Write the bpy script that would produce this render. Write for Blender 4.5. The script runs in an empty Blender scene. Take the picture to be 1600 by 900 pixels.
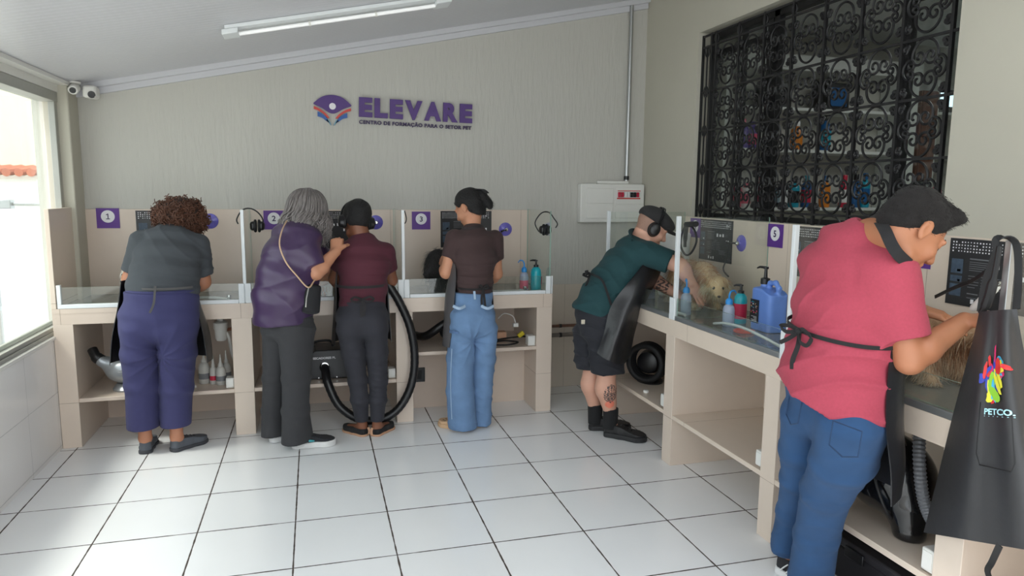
import bpy, bmesh, math, random
import numpy as np
from mathutils import Vector, Matrix
R = math.radians
C = bpy.context.scene.collection
# ------------------------------------------------------------------ camera, world, sun, exposure
EYE = np.array([0.0, 0.0, 1.6]); FPX = 1100.557
YAW, PITCH, ROLL = 0.2736301, 0.1366122, 0.0093426
_f = np.array([math.sin(YAW)*math.cos(PITCH), math.cos(YAW)*math.cos(PITCH), -math.sin(PITCH)])
_r = np.array([math.cos(YAW), -math.sin(YAW), 0.0]); _u = np.cross(_r, _f)
CR = _r*math.cos(ROLL)+_u*math.sin(ROLL); CU = -_r*math.sin(ROLL)+_u*math.cos(ROLL)
cam = bpy.data.cameras.new('camera'); cam.sensor_width = 36; cam.lens = 36*FPX/1600
cam.clip_start = 0.05; cam.clip_end = 200
co = bpy.data.objects.new('camera', cam); C.objects.link(co)
m4 = Matrix.Identity(4)
for i in range(3):
    m4[i][0] = CR[i]; m4[i][1] = CU[i]; m4[i][2] = -_f[i]; m4[i][3] = EYE[i]
co.matrix_world = m4
sc = bpy.context.scene; sc.camera = co
sc.view_settings.view_transform = 'Standard'; sc.view_settings.look = 'None'
sc.view_settings.exposure = 0.75; sc.view_settings.gamma = 1; sc.view_settings.use_curve_mapping = False
sc.cycles.transparent_max_bounces = 32; sc.cycles.max_bounces = 10; sc.cycles.diffuse_bounces = 5
w = bpy.data.worlds.new('overcast_sky'); sc.world = w; w.use_nodes = True
nt = w.node_tree; bg = nt.nodes['Background']
tc = nt.nodes.new('ShaderNodeTexCoord'); sx = nt.nodes.new('ShaderNodeSeparateXYZ'); cr = nt.nodes.new('ShaderNodeValToRGB')
nt.links.new(tc.outputs['Generated'], sx.inputs[0]); nt.links.new(sx.outputs['Z'], cr.inputs[0]); nt.links.new(cr.outputs[0], bg.inputs[0])
cr.color_ramp.elements[0].position = 0.0; cr.color_ramp.elements[0].color = (0.80, 0.85, 0.88, 1)
cr.color_ramp.elements[1].position = 0.7; cr.color_ramp.elements[1].color = (0.90, 0.96, 1.0, 1)
bg.inputs[1].default_value = 1.7
sd = bpy.data.lights.new('hazy_sun', 'SUN'); sd.energy = 1.6; sd.angle = R(14); sd.color = (1, 0.96, 0.9)
so = bpy.data.objects.new('hazy_sun', sd); C.objects.link(so)
so.rotation_euler = Vector((0.49, 0.22, -0.86)).to_track_quat('-Z', 'Y').to_euler()
al = bpy.data.lights.new('store_room_fill', 'AREA'); al.energy = 11; al.size = 1.2; al.color = (0.93, 1, 0.97)  # added fill light without a fixture, brightens the dim store room
ao = bpy.data.objects.new('store_room_fill', al); C.objects.link(ao); ao.location = (4.6, 3.4, 2.9)
# pixel of the photograph -> point of the world on a plane
def at(px, py, x=None, y=None, z=None):
    d = _f + CR*(px-800)/FPX - CU*(py-450)/FPX
    if x is not None: t = (x-EYE[0])/d[0]
    elif y is not None: t = (y-EYE[1])/d[1]
    else: t = (z-EYE[2])/d[2]
    return EYE + t*d
# ------------------------------------------------------------------ materials
def srgb(r, g, b):
    f = lambda c: (c/255/12.92) if c/255 <= 0.04045 else ((c/255+0.055)/1.055)**2.4
    return (f(r), f(g), f(b), 1)
def pm(name, col, rough=0.5, metal=0.0, var=0.08, vscale=30, bump=0.0, bscale=80, stretch=(1,1,1), spec=0.5, sheen=0.0, coat=0.0, trans=0.0, alpha=1.0, subs=0.0, emit=None):
    m = bpy.data.materials.new(name); m.use_nodes = True
    n = m.node_tree; p = n.nodes['Principled BSDF']; L = n.links.new
    p.inputs['Roughness'].default_value = rough; p.inputs['Metallic'].default_value = metal
    p.inputs['Specular IOR Level'].default_value = spec; p.inputs['Sheen Weight'].default_value = sheen
    p.inputs['Coat Weight'].default_value = coat; p.inputs['Transmission Weight'].default_value = trans; p.inputs['Alpha'].default_value = alpha
    if subs: p.inputs['Subsurface Weight'].default_value = subs; p.inputs['Subsurface Radius'].default_value = (0.012, 0.005, 0.003)
    tcn = n.nodes.new('ShaderNodeTexCoord'); mp = n.nodes.new('ShaderNodeMapping'); mp.inputs['Scale'].default_value = stretch
    L(tcn.outputs['Object'], mp.inputs[0])
    nz = n.nodes.new('ShaderNodeTexNoise'); nz.inputs['Scale'].default_value = vscale; nz.inputs['Detail'].default_value = 4
    L(mp.outputs[0], nz.inputs['Vector'])
    mx = n.nodes.new('ShaderNodeMix'); mx.data_type = 'RGBA'
    mx.inputs['A'].default_value = tuple(c*(1-var) for c in col[:3])+(1,); mx.inputs['B'].default_value = tuple(min(1, c*(1+var)) for c in col[:3])+(1,)
    L(nz.outputs['Fac'], mx.inputs['Factor']); L(mx.outputs['Result'], p.inputs['Base Color'])
    if emit: p.inputs['Emission Color'].default_value = col; p.inputs['Emission Strength'].default_value = emit
    if bump:
        n2 = n.nodes.new('ShaderNodeTexNoise'); n2.inputs['Scale'].default_value = bscale; n2.inputs['Detail'].default_value = 3
        L(mp.outputs[0], n2.inputs['Vector'])
        b = n.nodes.new('ShaderNodeBump'); b.inputs['Strength'].default_value = bump; b.inputs['Distance'].default_value = 0.01
        L(n2.outputs['Fac'], b.inputs['Height']); L(b.outputs[0], p.inputs['Normal'])
    return m
def glassmat(name, tint, refl=1.0, rough=0.0):
    m = bpy.data.materials.new(name); m.use_nodes = True; n = m.node_tree; L = n.links.new
    n.nodes.remove(n.nodes['Principled BSDF']); out = n.nodes['Material Output']
    t = n.nodes.new('ShaderNodeBsdfTransparent'); t.inputs[0].default_value = tint
    g = n.nodes.new('ShaderNodeBsdfGlossy'); g.inputs['Roughness'].default_value = rough; g.inputs[0].default_value = (refl, refl, refl, 1)
    lwf = n.nodes.new('ShaderNodeLayerWeight'); lwf.inputs[0].default_value = 0.5
    pw = n.nodes.new('ShaderNodeMath'); pw.operation = 'POWER'; L(lwf.outputs['Facing'], pw.inputs[0]); pw.inputs[1].default_value = 5.0
    lw = n.nodes.new('ShaderNodeMath'); lw.operation = 'MULTIPLY_ADD'; L(pw.outputs[0], lw.inputs[0]); lw.inputs[1].default_value = 0.9*refl; lw.inputs[2].default_value = 0.035*refl
    tcn = n.nodes.new('ShaderNodeTexCoord'); nz = n.nodes.new('ShaderNodeTexNoise'); nz.inputs['Scale'].default_value = 2.2; nz.inputs['Detail'].default_value = 5
    L(tcn.outputs['Object'], nz.inputs['Vector'])
    d = n.nodes.new('ShaderNodeBsdfDiffuse'); d.inputs[0].default_value = (0.6, 0.62, 0.6, 1)
    mr = n.nodes.new('ShaderNodeMapRange'); mr.inputs[1].default_value = 0.4; mr.inputs[2].default_value = 0.8; mr.inputs[3].default_value = 0.01; mr.inputs[4].default_value = 0.06
    L(nz.outputs['Fac'], mr.inputs[0])
    m0 = n.nodes.new('ShaderNodeMixShader'); L(mr.outputs[0], m0.inputs[0]); L(t.outputs[0], m0.inputs[1]); L(d.outputs[0], m0.inputs[2])
    mx = n.nodes.new('ShaderNodeMixShader'); L(lw.outputs[0], mx.inputs[0]); L(m0.outputs[0], mx.inputs[1]); L(g.outputs[0], mx.inputs[2]); L(mx.outputs[0], out.inputs[0])
    return m
def gridmat(name, col, grout, step, off, axes, gw=0.004, rough=0.2, var=0.05, vscale=3.0, bump=0.4, mott=None):
    """tiled surface: joints every step[] from off[] along the two object axes"""
    m = bpy.data.materials.new(name); m.use_nodes = True; n = m.node_tree; p = n.nodes['Principled BSDF']; L = n.links.new
    tcn = n.nodes.new('ShaderNodeTexCoord'); s = n.nodes.new('ShaderNodeSeparateXYZ'); L(tcn.outputs['Object'], s.inputs[0])
    def M(op, a, b=None):
        q = n.nodes.new('ShaderNodeMath'); q.operation = op
        for i, v in enumerate((a, b)):
            if v is None: continue
            if isinstance(v, (int, float)): q.inputs[i].default_value = v
            else: L(v, q.inputs[i])
        return q.outputs[0]
    ds = []; cells = []
    for ax, st, o in zip(axes, step, off):
        q = M('DIVIDE', M('SUBTRACT', s.outputs['XYZ'.index(ax)], o), st)
        cells.append(M('FLOOR', M('ADD', q, 0.5)) if False else M('FLOOR', q))
        fr = M('SUBTRACT', q, cells[-1]); ds.append(M('MULTIPLY', M('MINIMUM', fr, M('SUBTRACT', 1.0, fr)), st))
    d = M('MINIMUM', ds[0], ds[1]) if len(ds) > 1 else ds[0]
    nzw = n.nodes.new('ShaderNodeTexNoise'); nzw.inputs['Scale'].default_value = 14; L(tcn.outputs['Object'], nzw.inputs['Vector'])
    d2 = M('ADD', d, M('MULTIPLY', M('SUBTRACT', nzw.outputs['Fac'], 0.5), gw*0.9))
    mr = n.nodes.new('ShaderNodeMapRange'); mr.interpolation_type = 'SMOOTHSTEP'; L(d2, mr.inputs[0]); mr.inputs[1].default_value = gw*0.35; mr.inputs[2].default_value = gw*0.75
    nz = n.nodes.new('ShaderNodeTexNoise'); nz.inputs['Scale'].default_value = vscale; nz.inputs['Detail'].default_value = 5; L(tcn.outputs['Object'], nz.inputs['Vector'])
    wn = n.nodes.new('ShaderNodeTexWhiteNoise'); wn.noise_dimensions = '2D'; cb = n.nodes.new('ShaderNodeCombineXYZ')
    L(cells[0], cb.inputs[0]); L(cells[-1], cb.inputs[1]); L(cb.outputs[0], wn.inputs[0])
    fac = M('ADD', M('MULTIPLY', nz.outputs['Fac'], 0.7), M('MULTIPLY', wn.outputs[0], 0.3))
    mx = n.nodes.new('ShaderNodeMix'); mx.data_type = 'RGBA'
    mx.inputs['A'].default_value = tuple(c*(1-var) for c in col[:3])+(1,); mx.inputs['B'].default_value = tuple(min(1, c*(1+var)) for c in col[:3])+(1,)
    L(fac, mx.inputs['Factor'])
    m2 = n.nodes.new('ShaderNodeMix'); m2.data_type = 'RGBA'; m2.inputs['A'].default_value = grout; L(mx.outputs['Result'], m2.inputs['B']); L(mr.outputs[0], m2.inputs['Factor'])
    L(m2.outputs['Result'], p.inputs['Base Color'])
    rr = n.nodes.new('ShaderNodeMapRange'); L(mr.outputs[0], rr.inputs[0]); rr.inputs[3].default_value = 0.8; rr.inputs[4].default_value = rough
    L(rr.outputs[0], p.inputs['Roughness'])
    b = n.nodes.new('ShaderNodeBump'); b.inputs['Strength'].default_value = bump; b.inputs['Distance'].default_value = 0.003
    L(mr.outputs[0], b.inputs['Height']); L(b.outputs[0], p.inputs['Normal'])
    return m
# ------------------------------------------------------------------ mesh collector
def basis(d):
    d = np.asarray(d, float); d = d/np.linalg.norm(d)
    a = np.array([0, 0, 1.0]) if abs(d[2]) < 0.9 else np.array([1.0, 0, 0])
    s = np.cross(a, d); s /= np.linalg.norm(s)
    return s, np.cross(d, s), d
def smooth_path(P, n=8, closed=False):
    P = [np.asarray(p, float) for p in P]; out = []
    N = len(P); segs = N if closed else N-1
    for i in range(segs):
        if closed: a, b, c, d = P[i-1], P[i], P[(i+1) % N], P[(i+2) % N]
        else: a, b, c, d = P[max(i-1, 0)], P[i], P[i+1], P[min(i+2, N-1)]
        for k in range(n):
            t = k/n
            out.append(0.5*((2*b)+(c-a)*t+(2*a-5*b+4*c-d)*t*t+(3*b-a-3*c+d)*t**3))
    if not closed: out.append(P[-1])
    return out
class MB:
    def __init__(s): s.v = []; s.f = []; s.mi = []; s.cur = 0
    def add(s, vs, fs):
        o = len(s.v); s.v += [tuple(map(float, p)) for p in vs]
        for f in fs: s.f.append(tuple(o+i for i in f)); s.mi.append(s.cur)
        return s
    def box(s, lo, hi, rot=None, about=None):
        x0, y0, z0 = lo; x1, y1, z1 = hi
        vs = [(x0,y0,z0),(x1,y0,z0),(x1,y1,z0),(x0,y1,z0),(x0,y0,z1),(x1,y0,z1),(x1,y1,z1),(x0,y1,z1)]
        if rot is not None:
            c = np.array(about if about is not None else [(x0+x1)/2,(y0+y1)/2,(z0+z1)/2]); Rm = np.array(rot)
            vs = [tuple(c+Rm@(np.array(v)-c)) for v in vs]
        return s.add(vs, [(0,3,2,1),(4,5,6,7),(0,1,5,4),(1,2,6,5),(2,3,7,6),(3,0,4,7)])
    def tube(s, path, r, n=8, caps=True, closed=False, flat=None):
        P = [np.asarray(p, float) for p in path]; N = len(P)
        rs = [r]*N if np.isscalar(r) else list(r)
        vs = []; fs = []; up = None
        for i in range(N):
            if closed: d = P[(i+1) % N]-P[i-1]
            else: d = P[min(i+1, N-1)]-P[max(i-1, 0)]
            d = d/(np.linalg.norm(d)+1e-12)
            if up is None: a, b, _ = basis(d)
            else:
                a = up-d*np.dot(up, d); a /= (np.linalg.norm(a)+1e-12); b = np.cross(d, a)
            up = a
            for k in range(n):
                t = 2*math.pi*k/n; vs.append(P[i]+rs[i]*(math.cos(t)*a+math.sin(t)*b))
        M = N if closed else N-1
        for i in range(M):
            j = (i+1) % N
            for k in range(n): fs.append((i*n+k, i*n+(k+1) % n, j*n+(k+1) % n, j*n+k))
        if caps and not closed: fs.append(tuple(range(n-1, -1, -1))); fs.append(tuple((N-1)*n+k for k in range(n)))
        return s.add(vs, fs)
    def ribbon(s, path, w, th, wd):
        """flat strap: path, width w along direction wd, thickness th"""
        P = [np.asarray(p, float) for p in path]; vs = []; fs = []; N = len(P)
        for i in range(N):
            d = P[min(i+1, N-1)]-P[max(i-1, 0)]; d /= np.linalg.norm(d)+1e-12
            ww = np.asarray(wd[i] if isinstance(wd, list) else wd, float); ww = ww-d*np.dot(ww, d); ww /= np.linalg.norm(ww)+1e-12; nn = np.cross(d, ww)
            for a, b in ((-1,-1),(1,-1),(1,1),(-1,1)): vs.append(P[i]+ww*a*w/2+nn*b*th/2)
        for i in range(N-1):
            for k in range(4): fs.append((i*4+k, i*4+(k+1) % 4, i*4+4+(k+1) % 4, i*4+4+k))
        fs.append((3,2,1,0)); fs.append(tuple((N-1)*4+k for k in range(4)))
        return s.add(vs, fs)
    def lathe(s, prof, n=24, c=(0,0,0), axis=(0,0,1), sy=1.0, caps=True):
        a, b, d = basis(axis); c = np.asarray(c, float); vs = []; fs = []
        for (r, h) in prof:
            for k in range(n):
                t = 2*math.pi*k/n; vs.append(c+d*h+r*(math.cos(t)*a+sy*math.sin(t)*b))
        for i in range(len(prof)-1):
            for k in range(n): fs.append((i*n+k, i*n+(k+1) % n, (i+1)*n+(k+1) % n, (i+1)*n+k))
        if caps: fs.append(tuple(range(n-1, -1, -1))); fs.append(tuple((len(prof)-1)*n+k for k in range(n)))
        return s.add(vs, fs)
    def ball(s, c, r, n=16, m=10, M=None):
        c = np.asarray(c, float); r = np.array([r]*3 if np.isscalar(r) else r, float); vs = []; fs = []
        M = np.eye(3) if M is None else np.asarray(M)
        for i in range(m+1):
            ph = math.pi*i/m
            for k in range(n):
                t = 2*math.pi*k/n; q = np.array([math.sin(ph)*math.cos(t), math.sin(ph)*math.sin(t), math.cos(ph)])
                vs.append(c+M@(q*r))
        for i in range(m):
            for k in range(n): fs.append((i*n+k, (i+1)*n+k, (i+1)*n+(k+1) % n, i*n+(k+1) % n))
        return s.add(vs, fs)
    def prism(s, poly, o, ux, uy, depth):
        """polygon (list of 2D) in plane o + a*ux + b*uy, extruded along ux x uy by depth"""
        o, ux, uy = (np.asarray(q, float) for q in (o, ux, uy)); nn = np.cross(ux, uy); nn /= np.linalg.norm(nn); k = len(poly)
        vs = [o+a*ux+b*uy for a, b in poly]+[o+a*ux+b*uy+nn*depth for a, b in poly]
        return s.add(vs, [tuple(range(k-1, -1, -1)), tuple(range(k, 2*k))]+[(i, (i+1) % k, k+(i+1) % k, k+i) for i in range(k)])
    def sheet(s, rows, th):
        """thick cloth from a grid of points (rows of equal length)"""
        G = np.array(rows, float); a, b = G.shape[:2]
        du = np.gradient(G, axis=1); dv = np.gradient(G, axis=0); nn = np.cross(du, dv); nn /= (np.linalg.norm(nn, axis=2, keepdims=True)+1e-12)
        A = (G+nn*th/2).reshape(-1, 3); B = (G-nn*th/2).reshape(-1, 3); off = a*b; fs = []
        for i in range(a-1):
            for j in range(b-1):
                q = (i*b+j, i*b+j+1, i*b+b+j+1, i*b+b+j); fs.append(q); fs.append(tuple(off+k for k in q[::-1]))
        ring = [j for j in range(b)]+[i*b+b-1 for i in range(1, a)]+[(a-1)*b+j for j in range(b-2, -1, -1)]+[i*b for i in range(a-2, 0, -1)]
        for k in range(len(ring)):
            p, q = ring[k], ring[(k+1) % len(ring)]; fs.append((q, p, off+p, off+q))
        return s.add(list(A)+list(B), fs)
    def mesh(s, name, smooth=40, origin=(0,0,0)):
        me = bpy.data.meshes.new(name); o = np.asarray(origin, float)
        me.from_pydata([tuple(np.array(p)-o) for p in s.v], [], s.f); me.update()
        if smooth is not None:
            me.polygons.foreach_set('use_smooth', [True]*len(me.polygons))
            me.set_sharp_from_angle(angle=R(smooth))
        return me
def spline_grid(ctrl, nu, nv):
    rows = [smooth_path(r, nu) for r in ctrl]
    cols = list(zip(*rows)); cols = [smooth_path(c, nv) for c in cols]
    return [list(r) for r in zip(*cols)]
# ------------------------------------------------------------------ objects
def origin_of(p):
    o = np.zeros(3)
    while p is not None: o = o+np.array(p.location); p = p.parent
    return o
def obj(name, mb, mats, parent=None, smooth=40, bevel=0.0, label=None, local=False):
    """one mesh object; vertices are given in world coordinates unless local"""
    me = mb.mesh(name, smooth, (0,0,0) if local else origin_of(parent)) if isinstance(mb, MB) else mb
    mats = mats if isinstance(mats, (list, tuple)) else [mats]
    for m in mats: me.materials.append(m)
    if isinstance(mb, MB) and len(mats) > 1: me.polygons.foreach_set('material_index', mb.mi)
    o = bpy.data.objects.new(name, me); C.objects.link(o); o.parent = parent
    if bevel:
        b = o.modifiers.new('bevel', 'BEVEL'); b.width = bevel; b.segments = 2; b.limit_method = 'ANGLE'; b.angle_limit = R(40)
    if label: o['label'] = label
    return o
def tag(o, label, cat, group=None, kind=None):
    o['label'] = label; o['category'] = cat
    if group: o['group'] = group
    if kind: o['kind'] = kind
    return o
def thing(name, label, cat, loc=(0,0,0), group=None):
    o = bpy.data.objects.new(name, None); o.empty_display_size = 0.05; C.objects.link(o); o.location = tuple(map(float, loc))
    return tag(o, label, cat, group)
def struct(name, mb, mats, label=None, parent=None, bevel=0.0, smooth=40):
    o = obj(name, mb, mats, parent, smooth=smooth, bevel=bevel)
    if parent is None: o['kind'] = 'structure'; o['label'] = label; o['category'] = name.split('_')[0]
    return o
def dup(root, loc, rz=0.0, label=None, group=None):
    def cp(o, par):
        c = o.copy(); C.objects.link(c); c.parent = par
        for ch in list(o.children): cp(ch, c)
        return c
    r = cp(root, None); r.location = tuple(map(float, loc)); r.rotation_euler = (0, 0, rz)
    if label: r['label'] = label
    if group: r['group'] = group
    return r
def textmesh(txt, size, depth, bold=0.0, align='LEFT', space=1.0, res=4):
    cu = bpy.data.curves.new('lettering', 'FONT'); cu.body = txt; cu.size = size; cu.extrude = depth/2; cu.offset = bold; cu.align_x = align; cu.space_character = space; cu.resolution_u = res
    o = bpy.data.objects.new('lettering', cu); C.objects.link(o)
    dg = bpy.context.evaluated_depsgraph_get(); me = bpy.data.meshes.new_from_object(o.evaluated_get(dg))
    bpy.data.objects.remove(o); bpy.data.curves.remove(cu)
    V = np.array([tuple(v.co) for v in me.vertices]); F = [tuple(p.vertices) for p in me.polygons]; bpy.data.meshes.remove(me)
    return V, F
def put_text(mb, txt, o, ux, uy, width=None, size=0.05, depth=0.002, bold=0.0, align='LEFT', space=1.0, height=None, res=4):
    V, F = textmesh(txt, size, depth, bold, 'LEFT', space, res)
    V[:, 0] -= V[:, 0].min(); base = 0.0
    if width: V[:, 0] *= width/V[:, 0].max()
    if height: V[:, 1] *= height/V[:, 1].max()
    if align == 'CENTER': V[:, 0] -= V[:, 0].max()/2
    ux, uy = np.asarray(ux, float), np.asarray(uy, float); nn = np.cross(ux, uy); o = np.asarray(o, float)
    mb.add([o+a*ux+b*uy+(c+depth/2)*nn for a, b, c in V], F); return mb
rng = np.random.default_rng(7)
# ------------------------------------------------------------------ palette
M = {}
M['plaster'] = pm('combed_plaster', srgb(193, 191, 184), 0.85, var=0.05, vscale=1.3, bump=0.55, bscale=38, stretch=(1, 1, 0.16))
M['plaster_smooth'] = pm('smooth_plaster', srgb(190, 186, 172), 0.8, var=0.06, vscale=2.2, bump=0.12, bscale=14)
M['beige'] = gridmat('beige_porcelain', srgb(214, 197, 182), srgb(168, 150, 134), (1.02,), (-0.47,), 'X', gw=0.0025, rough=0.28, var=0.05, vscale=9, bump=0.1)
M['beige_r'] = gridmat('beige_porcelain_side', srgb(220, 204, 188), srgb(168, 150, 134), (0.96,), (0.742,), 'Y', gw=0.0025, rough=0.28, var=0.05, vscale=9, bump=0.1)
M['beige_leg'] = gridmat('beige_porcelain_legs', srgb(218, 202, 187), srgb(170, 152, 136), (0.62,), (0.285,), 'Z', gw=0.0025, rough=0.28, var=0.05, vscale=9, bump=0.1)
M['stone'] = pm('grey_stone_top', srgb(120, 116, 108), 0.12, var=0.35, vscale=70)
M['white_metal'] = pm('white_powder_coat', srgb(226, 230, 232), 0.35, var=0.02)
M['white_plastic'] = pm('white_plastic', srgb(228, 227, 222), 0.4, var=0.02)
M['alu'] = pm('aluminium', srgb(170, 172, 172), 0.38, metal=0.75, var=0.05)
M['steel'] = pm('galvanised_steel', srgb(176, 178, 178), 0.32, metal=0.85, var=0.1, vscale=12)
M['chrome'] = pm('chrome', srgb(215, 215, 215), 0.12, metal=1.0, var=0.02)
M['black'] = pm('black_plastic', srgb(26, 26, 28), 0.35, var=0.15)
M['black_matte'] = pm('black_rubber', srgb(22, 22, 24), 0.6, var=0.15)
M['iron'] = pm('black_iron', srgb(20, 19, 21), 0.5, var=0.2, vscale=60, bump=0.1)
M['purple'] = pm('purple_print', srgb(92, 46, 138), 0.45, var=0.03)
M['white_print'] = pm('white_print', srgb(235, 233, 236), 0.5, var=0.02)
M['navy_print'] = pm('dark_violet_print', srgb(48, 26, 78), 0.45, var=0.03)
M['glass'] = glassmat('clear_glass', (0.955, 0.98, 0.965, 1))
M['glass_green'] = pm('glass_edge', srgb(150, 178, 165), 0.15, var=0.1)
M['poster'] = pm('black_poster', srgb(34, 33, 36), 0.4, var=0.15, vscale=25)
M['grey_print'] = pm('grey_print', srgb(118, 120, 124), 0.5, var=0.2, vscale=90)
M['floor'] = gridmat('white_floor_tile', srgb(238, 239, 240), srgb(70, 60, 54), (0.4407, 0.4407), (-1.0093, 4.2751), 'XY', gw=0.0065, rough=0.17, var=0.05, vscale=2.6, bump=0.3)
M['wall_tile'] = gridmat('white_wall_tile', srgb(238, 235, 233), srgb(186, 184, 182), (0.44, 0.335), (3.85, 0.36), 'YZ', gw=0.004, rough=0.2, var=0.05, vscale=3, bump=0.2)
M['wall_tile_back'] = gridmat('beige_wall_tile', srgb(210, 199, 185), srgb(180, 168, 154), (0.44, 0.43), (1.95, 0.0), 'XZ', gw=0.003, rough=0.3, var=0.04, vscale=4, bump=0.2)
def ceilmat():
    m = pm('white_pvc_ceiling', srgb(203, 203, 208), 0.3, var=0.03, vscale=2)
    n = m.node_tree; L = n.links.new; p = n.nodes['Principled BSDF']
    tcn = n.nodes.new('ShaderNodeTexCoord'); s = n.nodes.new('ShaderNodeSeparateXYZ'); L(tcn.outputs['Object'], s.inputs[0])
    wv = n.nodes.new('ShaderNodeMath'); wv.operation = 'MULTIPLY'; wv.inputs[1].default_value = 1/0.05; L(s.outputs['Y'], wv.inputs[0])
    fr = n.nodes.new('ShaderNodeMath'); fr.operation = 'FRACT'; L(wv.outputs[0], fr.inputs[0])
    mr = n.nodes.new('ShaderNodeMapRange'); mr.interpolation_type = 'SMOOTHSTEP'; L(fr.outputs[0], mr.inputs[0]); mr.inputs[1].default_value = 0.0; mr.inputs[2].default_value = 0.16
    b = n.nodes.new('ShaderNodeBump'); b.inputs['Strength'].default_value = 0.6; b.inputs['Distance'].default_value = 0.004; L(mr.outputs[0], b.inputs['Height']); L(b.outputs[0], p.inputs['Normal'])
    return m
M['ceiling'] = ceilmat()
M['clay'] = pm('clay_roof_tile', srgb(190, 110, 84), 0.8, var=0.3, vscale=6)
M['ext_wall'] = pm('sunlit_render', srgb(240, 240, 238), 0.9, var=0.03, vscale=2)
M['ext_cream'] = pm('cream_render', srgb(250, 243, 210), 0.9, var=0.03, vscale=2)
# ------------------------------------------------------------------ room shell
YB, XL, XR = 5.365, -1.535, 2.61
CA, CB = 2.5708, 0.21171                       # sloping ceiling: z = CA + CB*x
struct('floor', MB().box((-1.75, -3.2, -0.05), (2.75, 5.5, 0.0)), M['floor'], 'white glossy square tile floor with dark grout')
struct('ground_outside', MB().box((-14, -12, -0.2), (-1.76, 16, -0.12)).box((-1.76, -12, -0.2), (10, -3.2, -0.12)), pm('concrete_yard', srgb(214, 210, 202), 0.9, var=0.1, vscale=3), 'pale concrete yard outside')
b = MB()
xs = (-1.75, 3.0)
b.add([(xs[0], 1.0, CA+CB*xs[0]), (xs[1], 1.0, CA+CB*xs[1]), (xs[1], 5.5, CA+CB*xs[1]), (xs[0], 5.5, CA+CB*xs[0]),
       (xs[0], 1.0, CA+CB*xs[0]+0.06), (xs[1], 1.0, CA+CB*xs[1]+0.06), (xs[1], 5.5, CA+CB*xs[1]+0.06), (xs[0], 5.5, CA+CB*xs[0]+0.06)],
      [(0,3,2,1),(4,5,6,7),(0,1,5,4),(1,2,6,5),(2,3,7,6),(3,0,4,7)])
struct('ceiling', b, M['ceiling'], 'sloping white ribbed plastic panel ceiling')
struct('wall_back', MB().box((-1.75, YB, 0), (2.76, 5.5, 3.3)), M['plaster'], 'pale grey combed plaster back wall')
struct('trim_1', MB().box((1.64, YB-0.012, 0), (XR, YB, 0.853)), M['wall_tile_back'], 'beige tiled lower strip of the back wall')
# white moulding along the top of the back wall
b = MB()
for (dy0, dz0, dy1, dz1) in ((-0.07, -0.035, 0.0, 0.0), (-0.03, -0.075, 0.0, -0.03)):
    x0, x1 = -1.48, 2.6
    b.add([(x0, YB+dy0, CA+CB*x0+dz0), (x1, YB+dy0, CA+CB*x1+dz0), (x1, YB+dy1, CA+CB*x1+dz0), (x0, YB+dy1, CA+CB*x0+dz0),
           (x0, YB+dy0, CA+CB*x0+dz1), (x1, YB+dy0, CA+CB*x1+dz1), (x1, YB+dy1, CA+CB*x1+dz1), (x0, YB+dy1, CA+CB*x0+dz1)],
          [(0,3,2,1),(4,5,6,7),(0,1,5,4),(1,2,6,5),(2,3,7,6),(3,0,4,7)])
struct('trim_2', b, M['ceiling'], 'white moulding strip under the ceiling at the back wall')
# left side: tiled low wall, window head, corner post
struct('wall_left', MB().box((-1.70, -3.2, 0), (XL, YB, 0.685)), M['wall_tile'], 'low white tiled wall below the side window')
struct('trim_3', MB().box((-1.71, -3.2, 0.685), (XL+0.012, 5.2, 0.705)), M['white_plastic'], 'white sill on the low side wall', bevel=0.004)
struct('trim_4', MB().box((-1.66, -0.6, 2.19), (XL, 5.17, 2.262)).box((-1.66, -0.6, 2.235), (-1.468, 5.3, 2.258)), M['white_plastic'], 'white cover strip between window head and ceiling')
struct('pillar_corner', MB().box((-1.63, 5.17, 0.68), (-1.48, YB, 2.262)), M['plaster_smooth'], 'off-white corner post beside the side window', bevel=0.008)
wn = bpy.data.objects.new('window_1', None); C.objects.link(wn); wn.location = (-1.6, 2.5, 0.705); wn['kind'] = 'structure'; wn['label'] = 'large side window with grey aluminium frame'; wn['category'] = 'window'
b = MB().box((-1.655, -0.6, 0.705), (-1.545, 5.17, 0.725)).box((-1.655, -0.6, 0.725), (-1.635, 5.17, 0.75)).box((-1.575, -0.6, 0.725), (-1.555, 5.17, 0.75))
b.box((-1.655, -0.6, 2.13), (-1.54, 5.17, 2.19)).box((-1.582, 5.12, 0.725), (-1.545, 5.17, 2.13)).box((-1.65, -0.6, 0.725), (-1.55, -0.54, 2.13))
obj('window_frame', b, pm('grey_painted_aluminium', srgb(172, 172, 166), .45, metal=.25, var=.04), wn, bevel=0.003)
for k, (a, c) in enumerate(((3.98, 5.1), (2.2, 4.02), (0.4, 2.24))):
    xo = -1.625 if k % 2 == 0 else -1.585
    obj('pane', MB().box((xo-0.003, a, 0.735), (xo+0.003, c, 2.14)), M['glass'], wn)
# right wall with the barred opening
OY0, OY1, OZ0, OZ1 = 2.44, 4.55, 1.43, 2.70
b = MB().box((XR, -3.2, 0), (2.76, OY0, 3.3)).box((XR, OY1, 0), (2.76, YB+0.135, 3.3)).box((XR, OY0, 0), (2.76, OY1, OZ0)).box((XR, OY0, OZ1), (2.76, OY1, 3.3))
struct('wall_right', b, M['plaster_smooth'], 'off-white plastered side wall around the barred opening')
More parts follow.
